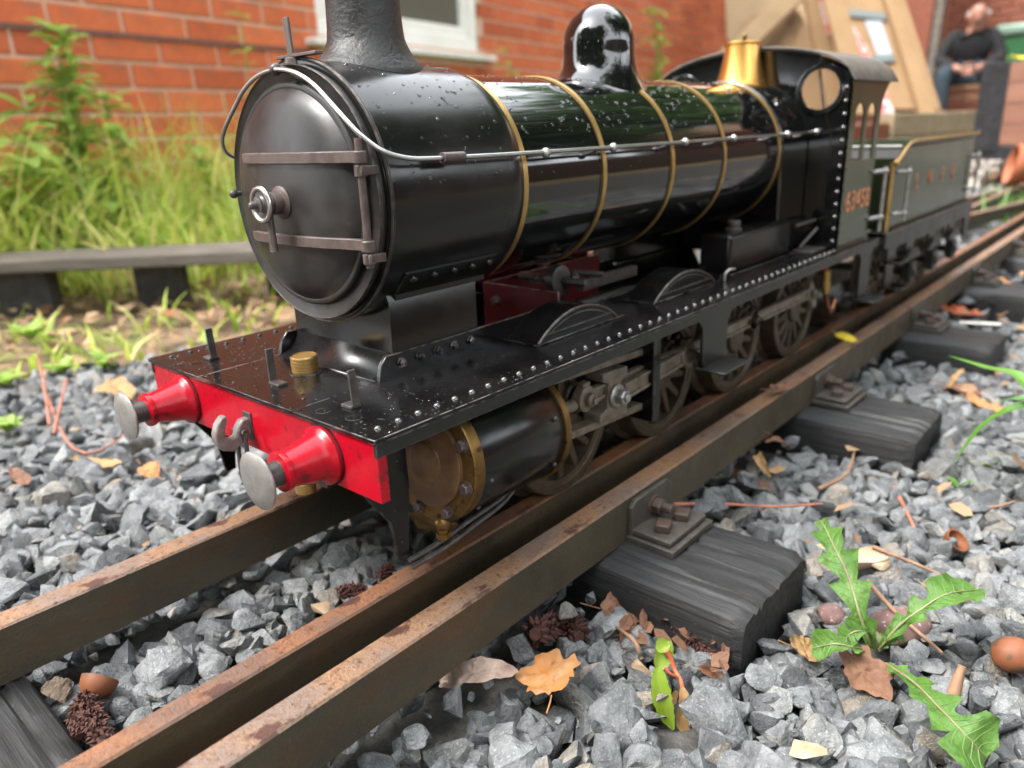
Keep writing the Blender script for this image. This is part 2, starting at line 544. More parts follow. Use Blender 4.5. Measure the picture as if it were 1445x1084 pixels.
mat('grass', (1, 1, 1), 0.5, island=[(0, (0.26, 0.42, 0.05)), (0.35, (0.44, 0.55, 0.08)), (0.65, (0.58, 0.61, 0.14)), (0.85, (0.70, 0.62, 0.28)), (1, (0.24, 0.40, 0.05))], translucent=0.45)
mat('strap_leaf', (0.0935, 0.221, 0.02975), 0.4, col2=(0.1445, 0.2805, 0.051), ns=30, translucent=0.35)
mat('weed_leaf', (0.275, 0.418, 0.0825), 0.5, col2=(0.396, 0.506, 0.132), ns=20, translucent=0.5)
mat('dandelion_leaf', (0.07225, 0.17, 0.0255), 0.36, col2=(0.119, 0.2295, 0.04675), ns=55, lo=0.35, hi=0.7, bump=0.9, bs=260, bdist=0.0015, spots=((0.06, 0.13, 0.02), 190, 0.52, 0.68), translucent=0.35)
mat('leaf_rib', (0.20, 0.21, 0.10), 0.5, col2=(0.16, 0.10, 0.06), ns=40)
mat('leaf_vein', (0.13, 0.22, 0.06), 0.5, translucent=0.2)
mat('lime_leaf', (0.204, 0.306, 0.02125), 0.4, col2=(0.255, 0.357, 0.051), ns=60, bump=0.4, bs=160, bdist=0.001, translucent=0.4)
mat('pink_stem', (0.62, 0.09, 0.07), 0.4, col2=(0.5, 0.2, 0.08), ns=60)
mat('orange_leaf', (0.378, 0.153, 0.0405), 0.6, col2=(0.315, 0.171, 0.0765), ns=60, bump=0.7, bs=180, bdist=0.0015, spots=((0.20, 0.07, 0.03), 120, 0.62, 0.72), translucent=0.15)
mat('brown_leaf', (0.12, 0.052, 0.0272), 0.65, col2=(0.184, 0.092, 0.052), ns=70, bump=0.8, bs=180, bdist=0.0018, translucent=0.1)
mat('tan_leaf', (0.35, 0.21, 0.085), 0.6, col2=(0.27, 0.16, 0.075), ns=60, bump=0.6, bs=180, bdist=0.0015, translucent=0.15)
mat('grey_leaf', (0.30, 0.22, 0.18), 0.75, col2=(0.20, 0.14, 0.11), ns=90, bump=0.8, bs=220, bdist=0.0018)
mat('red_leaf', (0.50, 0.13, 0.05), 0.55, col2=(0.38, 0.10, 0.05), ns=70, bump=0.6, bs=180, bdist=0.0015, translucent=0.15)
mat('yellow_leaf', (0.75, 0.58, 0.04), 0.5, translucent=0.2)
mat('catkin', (0.04, 0.0144, 0.0104), 0.8, col2=(0.072, 0.0256, 0.0184), ns=200)
mat('twig', (0.26, 0.15, 0.085), 0.7, col2=(0.15, 0.08, 0.05), ns=80, bump=0.4, bs=300)
mat('red_twig', (0.33, 0.12, 0.075), 0.65, col2=(0.2, 0.08, 0.05), ns=80, bump=0.3, bs=300)
mat('nutshell', (0.1848, 0.0616, 0.02352), 0.62, col2=(0.1344, 0.042, 0.01568), ns=50, spots=((0.08, 0.04, 0.02), 60, 0.6, 0.64))
mat('shell_inside', (0.30, 0.19, 0.12), 0.7)
mat('brick', (0.5186, 0.1297, 0.04355), 0.85, col2=(0.4148, 0.09852, 0.03734), ns=25, lo=0.35, hi=0.7, bump=0.4, bs=150, bdist=0.002, island=[(0, (0.74, 0.66, 0.66)), (0.3, (0.95, 0.90, 0.90)), (0.6, (1.0, 1.0, 1.0)), (1, (1.1, 1.2, 1.2))], spots=((0.34, 0.12, 0.06), 12, 0.56, 0.70))
mat('far_brick', (0.1674, 0.0527, 0.0279), 0.85, col2=(0.1302, 0.0403, 0.02232), ns=25, bump=0.4, bs=150, bdist=0.002)
mat('mortar', (0.522, 0.36, 0.27), 0.9, col2=(0.432, 0.288, 0.207), ns=40, bump=0.5, bs=200, bdist=0.002)
mat('slate_course', (0.11, 0.055, 0.048), 0.7, col2=(0.16, 0.08, 0.06), ns=30)
mat('white_plastic', (0.72, 0.72, 0.684), 0.3, col2=(0.648, 0.648, 0.594), ns=5)
mat('white_sill', (0.629, 0.6205, 0.578), 0.55, col2=(0.527, 0.5185, 0.4675), ns=8)
mat('cardboard', (0.2214, 0.1353, 0.06457), 0.8, col2=(0.1906, 0.1137, 0.05227), ns=6, bump=0.1, bs=100)
mat('cardboard_light', (0.2746, 0.1872, 0.09984), 0.8, col2=(0.2371, 0.156, 0.08112), ns=5)
mat('packing_tape', (0.48, 0.40, 0.39), 0.3, col2=(0.42, 0.09, 0.09), ns=22, lo=0.48, hi=0.54)
mat('strap_gap_grey', (0.10, 0.12, 0.115), 0.45)
mat('paper_label', (0.273, 0.2925, 0.325), 0.6)
mat('old_timber', (0.20, 0.155, 0.095), 0.8, col2=(0.27, 0.215, 0.14), ns=14, stretch=(1, 1, 1), bump=0.4, bs=80, bdist=0.003)
mat('grey_timber', (0.085, 0.072, 0.058), 0.8, col2=(0.14, 0.122, 0.10), ns=20, stretch=(0.3, 0.3, 1.5), bump=0.5, bs=80, bdist=0.003)
mat('block_timber', (0.036, 0.034, 0.032), 0.8, col2=(0.0625, 0.0575, 0.054), ns=30, bump=0.5, bs=80, bdist=0.003)
mat('paving', (0.176, 0.16, 0.144), 0.9, col2=(0.24, 0.22, 0.196), ns=10, bump=0.4, bs=60, bdist=0.004)
mat('wagon_plank', (0.188, 0.084, 0.0544), 0.55, col2=(0.24, 0.116, 0.08), ns=20, stretch=(0.2, 1, 1), bump=0.2, bs=80)
mat('wagon_iron', (0.014, 0.014, 0.016), 0.4, col2=(0.0275, 0.0275, 0.03), ns=40)
mat('bin_green', (0.02363, 0.08925, 0.03412), 0.4, col2=(0.02887, 0.105, 0.042), ns=6)
mat('bin_lid', (0.117, 0.1794, 0.1404), 0.35, col2=(0.1404, 0.2028, 0.1638), ns=6)
mat('terracotta', (0.3375, 0.1087, 0.04875), 0.7, col2=(0.285, 0.09, 0.04125), ns=20)
mat('skin', (0.2695, 0.1322, 0.09312), 0.5, col2=(0.2353, 0.103, 0.0735), ns=20)
mat('sweater', (0.002851, 0.002851, 0.00337), 0.85, col2=(0.004147, 0.004147, 0.004925), ns=60, bump=0.5, bs=400, bdist=0.002)
mat('jeans', (0.01141, 0.02092, 0.02966), 0.85, col2=(0.01711, 0.02852, 0.03803), ns=40, bump=0.3, bs=500, bdist=0.001)
mat('grey_hair', (0.24, 0.23, 0.22), 0.7)
mat('shoe', (0.02, 0.018, 0.016), 0.5)
mat('stool_wood', (0.19, 0.10, 0.05), 0.6, col2=(0.13, 0.07, 0.035), ns=20)
mat('bark', (0.09, 0.065, 0.045), 0.9, col2=(0.14, 0.105, 0.075), ns=12, bump=0.8, bs=30, bdist=0.02)
mat('tree_leaf', (1, 1, 1), 0.5, island=[(0, (0.035, 0.085, 0.018)), (0.5, (0.06, 0.13, 0.025)), (1, (0.10, 0.18, 0.04))], translucent=0.3)
mat('fence_board', (0.060, 0.036, 0.022), 0.8, col2=(0.042, 0.025, 0.016), ns=10, stretch=(1, 1, 0.2))
mat('red_pipe', (0.35, 0.02, 0.02), 0.4)
mat('copper_pipe', (0.30, 0.13, 0.08), 0.35, 0.9, col2=(0.12, 0.06, 0.045), ns=80)
# ------------------------------------------------------------------ setting: ground sheets
GZ = -0.084
def sheet(name, pts, z, material, bump=None):
    b = MB()
    b.add([(x, y, z) for x, y in pts], [tuple(range(len(pts)))])
    o = b.build(name, material, smooth=0)
    o['kind'] = 'structure'
    return o
sheet('ground', [(-60, -60), (60, -60), (60, 80), (-60, 80)], GZ, 'soil')
sheet('ballast_bed', [(-0.86, -0.8), (1.6, -0.8), (1.6, 6.5), (-0.30, 6.5), (-0.42, 2.2), (-0.62, 1.0)], GZ + 0.004, 'ballast_dust')

# ------------------------------------------------------------------ rails
def rail(x0, x1, y0, y1, material, label, zt=0.0, h=0.033):
    b = MB()
    n = 60
    prof = [(x0, zt - h), (x1, zt - h), (x1, zt - 0.0012), (x1 - 0.0012, zt), (x0 + 0.0012, zt), (x0, zt - 0.0012)]
    b.prism([(p[0], p[1]) for p in prof], y0, y1, 1)
    o = b.build('rail', material, smooth=0, org=((x0 + x1) / 2, 0, zt - h))
    return tag(o, label, 'rail')
RAILS = [(-0.081, -0.064), (0.062, 0.0757), (0.101, 0.1175)]
rail(*RAILS[0], -0.6, 5.5, 'rail_rust', 'rusty flat-topped steel rail under the engine side nearer the brick wall')
rail(*RAILS[1], -0.6, 5.5, 'rail_orange', 'orange rusty steel rail under the cylinder, middle one of three')
rail(*RAILS[2], -0.6, 5.5, 'rail_rust', 'pitted rusty outer steel rail bolted to brackets, no wheels on it')
def skew_rail(p, q, label):
    p, q = Vector(p), Vector(q)
    d = (q - p).normalized()
    s = Vector((d.y, -d.x, 0))
    b = MB()
    b.obox((p + q) / 2 - Vector((0, 0, 0.0165)), d, s, (0, 0, 1), (q - p).length / 2, 0.008, 0.0165)
    o = b.build('rail', 'rail_rust', bevel=0.001, smooth=0, org=p)
    tag(o, label, 'rail')
skew_rail((-0.155, 2.42, 0.002), (-0.045, 3.02, 0.002), 'short rusty rail angled away behind the tender, farther piece')
skew_rail((-0.052, 2.02, 0.002), (0.045, 2.62, 0.002), 'short rusty rail angled away behind the tender, nearer piece')

# ------------------------------------------------------------------ sleepers with brackets
def rough_block(x0, x1, y0, y1, z0, z1, seed, cham=0.011):
    """timber with chamfered far end and slightly uneven faces"""
    b = MB()
    rnd = random.Random(seed)
    nx, ny = 44, 46
    # cross-section loop in (y, z)
    c = cham
    loop = [(y0, z0), (y0, z1 - c * 0.8), (y0 + c * 0.25, z1 - c * 0.25), (y0 + c, z1)]
    loop += [(y0 + c + (y1 - y0 - 2 * c) * i / ny, z1) for i in range(1, ny)]
    loop += [(y1 - c, z1), (y1 - c * 0.25, z1 - c * 0.25), (y1, z1 - c * 0.8), (y1, z0)]
    n = len(loop)
    vs = []
    for i in range(nx + 1):
        t = i / nx
        x = x0 + (x1 - x0) * t
        sh = 1.0
        dx = 0
        if i == nx:
            sh = 0.93
        for (y, z) in loop:
            yy = (y - (y0 + y1) / 2) * sh + (y0 + y1) / 2
            zz = z - (0.003 if (i == nx and z > z0 + 0.005) else 0)
            q = Vector((x * 9, y * 60, seed))
            d = noise.noise(q) * 0.0018 + noise.noise(q * 3.1) * 0.0006
            d -= max(0.0, noise.noise(Vector((x * 5.0, y * 190.0, seed * 2.3))) - 0.30) * 0.013      # drying splits along the grain
            vs.append((x + noise.noise(Vector((y * 90, z * 90, seed))) * 0.0016 * (i == nx), yy + d * (0.6 if z < z1 else 0), zz + d))
    fs = [(i * n + k, i * n + k + 1, (i + 1) * n + k + 1, (i + 1) * n + k) for i in range(nx) for k in range(n - 1)]
    fs += [(i * n + n - 1, i * n, (i + 1) * n, (i + 1) * n + n - 1) for i in range(nx)]
    fs += [tuple(reversed(range(n))), tuple(nx * n + k for k in range(n))]
    b.add(vs, fs)
    return b
def bracket(root, yc, xr, side):
    """angle bracket on the outer side of a rail: upright plate, foot, two square-headed bolts, one hex bolt"""
    f = side
    z0 = -0.033
    b = MB()
    up = [(yc - 0.026, z0 + 0.002), (yc + 0.026, z0 + 0.002), (yc + 0.026, -0.0075), (yc + 0.021, -0.003), (yc - 0.021, -0.003), (yc - 0.026, -0.0075)]
    b.prism(up, xr, xr + f * 0.004, 0)
    b.box(*sorted((xr, xr + f * 0.033)), yc - 0.025, yc + 0.025, z0 + 0.005, z0 + 0.009)
    p = b.build('bracket', 'bracket_iron', root, bevel=0.0009)
    b = MB()
    b.box(*sorted((xr, xr + f * 0.037)), yc - 0.028, yc + 0.028, z0 - 0.0005, z0 + 0.0045)
    b.build('base_plate', 'bracket_iron', p, bevel=0.0008)
    for dy in (-0.012, 0.010):
        b = MB()
        cx = xr + f * (0.020 if dy < 0 else 0.022)
        a = 0.35
        b.obox((cx, yc + dy, z0 + 0.0118), (cos(a), sin(a), 0), (-sin(a), cos(a), 0), (0, 0, 1), 0.0052, 0.0058, 0.0032)
        b.build('square_bolt', 'bolt_rust', p, bevel=0.0012)
    b = MB()
    b.hexbolt((xr + f * 0.004, yc + 0.002, -0.0155), (f, 0, 0), 0.006, 0.007, 0)
    b.cyl((xr + f * 0.009, yc + 0.002, -0.0155), (xr + f * 0.019, yc + 0.002, -0.0155), 0.0036, 10)
    b.build('hex_bolt', 'bolt_rust', p, bevel=0.0005)
SLEEPERS = [(0.025, 'dark timber sleeper under the bare rails ahead of the buffers'),
            (0.4065, 'grey-black timber sleeper beside the cylinder with chamfered sawn end and bracket'),
            (0.742, 'dark timber sleeper under the rearmost driving wheels, second bracket along'),
            (1.085, 'dark timber sleeper under the tender with a pale strip lying on it'),
            (1.43, 'dark timber sleeper just behind the tender'),
            (1.78, 'dark timber sleeper beyond the tender, before the wagon'),
            (2.13, 'dark timber sleeper on the bare track in front of the wagon')]
SLP = []
for i, (yc, lab) in enumerate(SLEEPERS):
    r = empty('wooden_sleeper', (0.05, yc, GZ), lab, 'sleeper')
    w2 = 0.0505
    x1 = 0.222 + random.uniform(-0.004, 0.004)
    rough_block(-0.128, x1, yc - w2, yc + w2, -0.088, -0.0335, i * 3.7 + 1).build('timber', 'sleeper_wood', r, smooth=40)
    bracket(r, yc + 0.012, RAILS[2][1], 1)
    bracket(r, yc + 0.002, RAILS[0][0], -1)
    SLP.append((yc - w2, yc + w2, x1))
# ------------------------------------------------------------------ the model steam locomotive
L = empty('steam_locomotive', (0, 0.55, 0), 'black model steam engine with red buffer beam and brass boiler bands', 'locomotive')
AZ = 0.2085            # boiler axis height
PX, PZ = 0.1137, 0.110  # footplate half width and top
Yv = (0, 1, 0)
def B(b, name, m, parent=None, bevel=0, **k):
    return b.build(name, m, parent or L, bevel=bevel, **k)
# ---- footplate, valances, frames
fp = B(MB().box(-0.048, 0.048, 0.1905, 0.259, PZ - 0.0022, PZ), 'front_plate', 'plate_black', bevel=0.0003)
for s in (-1, 1):
    x = sorted((s * 0.0482, s * PX))
    B(MB().box(x[0], x[1], 0.1905, 0.905, PZ - 0.0022, PZ), 'footplate', 'plate_black', bevel=0.0003)
    # valance: deep strip with drop legs for the steps
    e = s * (PX - 0.0004)
    b = MB()
    pts = [(0.1915, PZ - 0.0025), (0.1915, 0.1005), (0.492, 0.1005), (0.499, 0.094), (0.500, 0.068), (0.503, 0.0625), (0.536, 0.0625),
           (0.538, 0.068), (0.540, 0.094), (0.548, 0.1005), (0.842, 0.1005), (0.850, 0.094), (0.852, 0.050), (0.880, 0.050), (0.884, 0.094), (0.892, 0.1005), (0.904, 0.1005), (0.904, PZ - 0.0025)]
    b.prism(pts, e, e - s * 0.0025, 0)
    B(b, 'valance', 'valance_black', bevel=0.0003)
    for y0, y1, z in ((0.499, 0.541, 0.0605), (0.848, 0.886, 0.0475)):
        b = MB()
        b.box(*sorted((s * 0.107, s * 0.132)), y0, y1, z, z + 0.002)
        b.box(*sorted((s * 0.107, s * 0.109)), y0, y1, z + 0.002, z + 0.008)
        B(b, 'step', 'valance_black', bevel=0.0005)
    # rivets along the footplate edge
    riv = []
    b = MB()
    y = 0.2011
    while y < 0.80:
        b.sphere((s * 0.1032, y, PZ - 0.0003), 0.0019, 8, 3, half=True)
        y += 0.01258
    if s > 0:
        base = MB().sphere((0, 0, 0), 0.0019, 10, 3, half=True).mesh('rivet')
        base.materials.append(MATS['rivet_black'])
        y = 0.2011
        while y < 0.90:
            o = bpy.data.objects.new('rivet', base)
            COL.objects.link(o)
            o.parent = L
            o.location = Vector((0.1032, y, PZ - 0.0003)) - ORG[L.name]
            y += 0.01258
    else:
        B(b, 'rivets', 'plate_black', kind='stuff')
    # main frames, showing above the footplate beside the saddle
    b = MB()
    fr = [(0.2455, PZ + 0.0005), (0.2478, PZ + 0.009), (0.252, PZ + 0.0135), (0.400, PZ + 0.0135), (0.43, PZ + 0.006), (0.78, PZ + 0.006), (0.78, 0.03), (0.29, 0.03), (0.275, 0.075), (0.20, 0.085), (0.20, 0.107), (0.2455, 0.107)]
    b.prism(fr, s * 0.0500, s * 0.0475, 0)
    B(b, 'main_frame', 'plate_black', bevel=0.0003)
    # hex bolts through the frame into the saddle
    for y in (0.262, 0.276, 0.290, 0.304, 0.318):
        B(MB().hexbolt((s * 0.0500, y, PZ + 0.0075), (s, 0, 0), 0.0024, 0.0026, 0.45), 'frame_bolt', 'plate_black')
# red motion frame showing behind the saddle
b = MB()
b.box(-0.0250, 0.0470, 0.410, 0.4120, 0.095, 0.1305)
b.box(-0.0250, -0.0235, 0.4121, 0.56, 0.095, 0.1305)
b.box(-0.066, -0.0645, 0.335, 0.60, 0.1105, 0.150)
rf = B(b, 'motion_frame', 'frame_red', bevel=0.0003)
B(MB().box(-0.0475, 0.0475, 0.33, 0.78, 0.085, 0.0875), 'frame_floor', 'soot_black')
B(MB().hexbolt((-0.012, 0.410, 0.118), (0, -1, 0), 0.0032, 0.0035, 0.6), 'frame_nut', 'brown_steel', rf)
b = MB()
b.lathe((0.012, 0.448, 0.130), (1, 0, 0), [(0.0085, 0), (0.0115, 0.001), (0.0115, 0.009), (0.0085, 0.010)], 20)
b.cyl((-0.02, 0.448, 0.130), (0.044, 0.448, 0.130), 0.003, 10)
b.box(0.030, 0.036, 0.455, 0.53, 0.122, 0.130)
b.cyl((0.008, 0.46, 0.134), (0.040, 0.475, 0.132), 0.0022, 8)
for q in ((0.004, 0.438, 0.130), (0.030, 0.452, 0.131), (0.020, 0.485, 0.126)):
    b.hexbolt(q, (0.3, -0.3, 1), 0.0035, 0.004, 0.5)
B(b, 'valve_gear', 'dark_steel', bevel=0.0003)
# ---- buffer beam
bb = B(MB().box(-PX + 0.0012, PX - 0.0012, 0.1922, 0.1975, 0.0772, PZ - 0.0024), 'buffer_beam', 'bright_red', bevel=0.0003)
for s in (-1, 1):
    o = (s * 0.0705, 0.1920, 0.0915)
    b = MB().lathe(o, (0, -1, 0), [(0.0152, 0), (0.0152, 0.0022), (0.0146, 0.0030), (0.0134, 0.0040), (0.0124, 0.0056), (0.0118, 0.0080), (0.0088, 0.0222), (0.0098, 0.0226), (0.0101, 0.0240), (0.0098, 0.0256), (0.0080, 0.0260), (0.0060, 0.0260)], 40)
    bf = B(b, 'buffer_housing', 'bright_red', bb)
    B(MB().ring((o[0], 0.1920, o[2]), (0, -1, 0), 0.0150, 0.0159, 0.0001, 0.0006, 48), 'housing_joint', 'soot_black', bb)
    B(MB().lathe(o, (0, -1, 0), [(0.0062, 0.026), (0.0062, 0.0352), (0.0068, 0.0356)], 24), 'buffer_shank', 'dark_steel', bb)
    B(MB().lathe(o, (0, -1, 0), [(0.0058, 0.0348), (0.0135, 0.0356), (0.0141, 0.0362), (0.0141, 0.0372), (0.0125, 0.0380), (0.007, 0.0385), (0.0, 0.0387)], 48), 'buffer_head', 'steel', bb)
# draw hook
hk = [(0.0, 0.004), (0.008, 0.004)]
out = [(0.192, 0.0955), (0.1875, 0.0955), (0.1848, 0.0925), (0.1828, 0.0875), (0.1800, 0.0868), (0.1772, 0.0885), (0.1768, 0.0925), (0.1790, 0.0975), (0.1793, 0.1005),
       (0.1765, 0.1003), (0.1730, 0.0965), (0.1712, 0.0915), (0.1716, 0.0860), (0.1745, 0.0815), (0.1795, 0.0795), (0.1845, 0.0812), (0.1880, 0.0848), (0.192, 0.0865)]
hook = B(MB().prism(out, -0.0028, 0.0028, 0), 'draw_hook', 'hook_steel', bb, bevel=0.0009, seg=3)
b = MB()
b.lathe((-0.0055, 0.1868, 0.0885), (1, 0, 0), [(0.0021, 0), (0.0021, 0.011)], 12)
for sx in (-1, 1):
    b.tube([(sx * 0.0045, 0.1868, 0.0885), (sx * 0.0047, 0.1863, 0.082), (sx * 0.0045, 0.1855, 0.066), (sx * 0.002, 0.1852, 0.062)], 0.0013, 8)
B(b, 'coupling_link', 'dark_steel', bb)
B(MB().box(-0.004, 0.004, 0.1912, 0.1923, 0.082, 0.0985), 'hook_plate', 'dark_steel', bb, bevel=0.0003)
# brass drain valve below the beam
b = MB()
b.lathe((0.026, 0.206, 0.078), (0, 0, -1), [(0.0050, 0), (0.0050, 0.010), (0.0062, 0.0102), (0.0062, 0.015), (0.0052, 0.0155), (0.0052, 0.0195), (0.0058, 0.0197), (0.0056, 0.0255), (0.0042, 0.0262)], 24)
B(b, 'drain_valve', 'brass')
B(MB().lathe((0.006, 0.213, 0.085), (0, 0, -1), [(0.0045, 0), (0.0045, 0.02), (0.0055, 0.021), (0.0055, 0.028)], 20), 'drain_valve', 'old_brass')
B(MB().prism([(0.206, 0.078), (0.2095, 0.078), (0.2095, 0.060), (0.206, 0.060)], 0.0400, 0.0475, 0), 'valve_lever', 'dark_steel', bevel=0.0006)
# guard irons
for s in (1, -1):
    b = MB()
    pts = [(0.200, 0.105), (0.200, 0.070), (0.2135, 0.050), (0.2165, 0.028), (0.2235, 0.028), (0.2265, 0.050), (0.228, 0.066), (0.228, 0.105)]
    b.prism(pts, s * 0.0895, s * 0.0875, 0)
    B(b, 'guard_iron', 'plate_black', bevel=0.0004)
# pipes from the cylinder drain cocks
b = MB()
for dz, dx in ((0, 0), (-0.0035, 0.002)):
    b.tube(catmull([(0.092 + dx, 0.221, 0.0255 + dz), (0.094 + dx, 0.240, 0.0275 + dz), (0.0955 + dx, 0.262, 0.0315 + dz), (0.094 + dx, 0.295, 0.0340 + dz * 0.4), (0.088, 0.318, 0.040)], 5), 0.0015, 8)
B(b, 'drain_pipe', 'dark_steel')
b = MB()
b.sphere((0.096, 0.243, 0.0395), 0.0045, 12, 6)
b.cyl((0.096, 0.243, 0.044), (0.096, 0.243, 0.030), 0.003, 10)
b.lathe((0.096, 0.243, 0.034), (0, 0, -1), [(0.004, 0), (0.004, 0.003)], 6)
B(b, 'drain_cock', 'old_brass')
# ---- things standing on the front plate
def lamp_iron(x, y, z, lean, base_dx):
    b = MB()
    b.box(*sorted((x, x + base_dx)), y - 0.0032, y + 0.0032, z, z + 0.0016)
    b.obox((x + lean * 0.009, y, z + 0.0105), (1, 0, 0), (0, 1, 0), Vector((lean, 0, 1)).normalized(), 0.0007, 0.0022, 0.0095)
    return b
for x, y in ((-0.0735, 0.2145), (0.0, 0.2105), (0.0725, 0.2125)):
    B(lamp_iron(x, y, PZ, -0.08 if x else 0.0, -0.0085 if x else 0.010), 'lamp_iron', 'dark_steel', bevel=0.0003)
for x, y in ((0.0825, 0.2031), (0.0617, 0.2001), (-0.078, 0.204), (-0.062, 0.206)):
    B(MB().lathe((x, y, PZ - 0.0002), (0, 0, 1), [(0.0040, 0), (0.0040, 0.0004), (0.0034, 0.0005)], 20), 'countersunk_screw', 'plate_black')
b = MB()
prof = [(0.0070, 0)]
z = 0.0008
while z < 0.0085:
    prof += [(0.0078, z), (0.0078, z + 0.0011), (0.0073, z + 0.0013), (0.0073, z + 0.0018)]
    z += 0.0019
prof += [(0.0078, 0.0088), (0.0076, 0.0096), (0.0, 0.0098)]
b.lathe((-0.0026, 0.2335, PZ), (0, 0, 1), prof, 40)
B(b, 'knurled_cap', 'brass')
B(MB().ring((-0.0026, 0.2335, PZ), (0, 0, 1), 0.0078, 0.0098, 0, 0.0006, 32), 'cap_seat', 'plate_black')
# front flare plate rising to the saddle
b = MB()
cur = [(0.2440, PZ + 0.0004)] + [(0.2440 + 0.0155 * sin(a), PZ + 0.0004 + 0.0155 * (1 - cos(a))) for a in [radians(8 * i) for i in range(1, 12)]]
n = len(cur)
vs = [(x, y, z) for x in (-0.0472, 0.0472) for y, z in cur]
b.add(vs, [(i, i + 1, n + i + 1, n + i) for i in range(n - 1)])
fl = B(b, 'flare_plate', 'satin_black')
md = fl.modifiers.new('thick', 'SOLIDIFY')
md.thickness = 0.0012
# ---- saddle
b = MB()
z0, zt = PZ + 0.0005, 0.152
sec = [(-0.0474, z0), (0.0474, z0), (0.0474, zt), (0.052, 0.158), (0.055, 0.1685), (0.0455, 0.176), (-0.0455, 0.176), (-0.055, 0.1685), (-0.052, 0.158), (-0.0474, zt)]
b.prism([(-0.0474, z0), (0.0474, z0), (0.0474, zt), (0.040, 0.1645), (-0.040, 0.1645), (-0.0474, zt)], 0.2592, 0.328, 1)
sd_ = B(b, 'saddle', 'smokebox_black', bevel=0.0004)
for s in (-1, 1):
    b = MB()
    a0, a1 = -48, -34
    R1, R0 = 0.0712, 0.0690
    cr = arc(0, AZ, R1, -90 + 42, -90 + 55.5, 8)
    pts = [(0.0474, 0.152)] + cr + [(cr[-1][0] - 0.002, cr[-1][1] + 0.0015)] + [(0.0440, 0.157)]
    pts = [(s * x, z) for x, z in pts]
    b.prism(pts, 0.264, 0.336, 1)
    fg = B(b, 'saddle_flange', 'smokebox_black', bevel=0.0003)
    for y in (0.271, 0.2865, 0.302, 0.317, 0.3315):
        a = radians(-90 + 51.5)
        p = Vector((s * 0.0713 * cos(a), y, AZ + 0.0713 * sin(a)))
        B(MB().sphere(p, 0.0026, 12, 4, half=True, N=(s * cos(a), 0, sin(a))), 'rivet', 'smokebox_black', fg)
# ---- smokebox
sb = B(MB().lathe((0, 0.247, AZ), Yv, [(0.066, 0), (0.0695, 0.0), (0.0697, 0.002), (0.0697, 0.094), (0.0694, 0.099), (0.0684, 0.1035), (0.0668, 0.1068), (0.0645, 0.1072)], 128, cap=False), 'smokebox', 'smokebox_black')
B(MB().lathe((0, 0.243, AZ), Yv, [(0.0, 0.001), (0.0660, 0.001), (0.0675, 0.0), (0.0680, 0.0007), (0.0680, 0.0012), (0.0668, 0.0026), (0.0672, 0.0044), (0.0690, 0.0053), (0.0706, 0.0048), (0.0714, 0.0052), (0.0715, 0.0066), (0.0700, 0.0076)], 128, cap=False), 'front_ring', 'rim_black', sb)
# door: dished, with a raised edge
dr = B(MB().lathe((0, 0.2442, AZ), (0, -1, 0), [(0.0592, 0.0), (0.0592, 0.0024), (0.0584, 0.0034), (0.0572, 0.0037), (0.0560, 0.0034), (0.0552, 0.0040), (0.0530, 0.0062), (0.0480, 0.0084), (0.0400, 0.0105), (0.030, 0.0121), (0.020, 0.0130), (0.010, 0.0134), (0.0, 0.0136)], 96, cap=False), 'smokebox_door', 'door_black', sb)
def door_y(x, z):
    r = sqrt(x * x + (z - AZ) ** 2)
    pr = [(0.0, 0.0136), (0.010, 0.0134), (0.020, 0.0130), (0.030, 0.0121), (0.040, 0.0105), (0.048, 0.0084), (0.053, 0.0062), (0.0552, 0.0040), (0.0592, 0.0030), (0.08, 0.0028)]
    for (r0, t0), (r1, t1) in zip(pr, pr[1:]):
        if r <= r1:
            return 0.2442 - (t0 + (t1 - t0) * (r - r0) / (r1 - r0))
    return 0.2414
HX, HYY = 0.0625, 0.2360
for zc in (0.2298, 0.1872):
    b = MB()
    n = 22
    xs = [-0.0352 + (HX + 0.004 + 0.0352) * i / n for i in range(n + 1)]
    h = 0.0029
    vs = []
    for x in xs:
        hh = h * (0.86 if x < -0.0335 else 1)
        yy = min(door_y(x, zc), 0.2395) if x < 0.05 else None
        if x >= 0.045:
            t = min(1, (x - 0.045) / 0.012)
            yy = door_y(0.045, zc) * (1 - t) + (HYY + 0.0022) * t
        vs += [(x, yy + 0.001, zc - hh), (x, yy - 0.0026, zc - hh), (x, yy - 0.0026, zc + hh), (x, yy + 0.001, zc + hh)]
    fs = [(i * 4 + k, i * 4 + (k + 1) % 4, i * 4 + 4 + (k + 1) % 4, i * 4 + 4 + k) for i in range(n) for k in range(4)]
    fs += [(3, 2, 1, 0), (n * 4, n * 4 + 1, n * 4 + 2, n * 4 + 3)]
    b.add(vs, fs)
    b.lathe((HX + 0.002, HYY, zc - h), (0, 0, 1), [(0.0036, 0), (0.0036, 2 * h)], 20)
    B(b, 'hinge_strap', 'brown_steel', sb, bevel=0.0005, smooth=30)
    b = MB()
    zz = zc - h - 0.0062
    b.lathe((HX + 0.002, HYY, zz), (0, 0, 1), [(0.0034, 0), (0.0034, 0.0055)], 6)
    b.box(HX + 0.002, HX + 0.0050, HYY - 0.002, 0.2445, zz + 0.0006, zz + 0.005)
    B(b, 'hinge_lug', 'brown_steel', sb, bevel=0.0004)
B(MB().cyl((HX + 0.002, HYY, 0.1765), (HX + 0.002, HYY, 0.2385), 0.0020, 14), 'hinge_pin', 'brown_steel', sb)
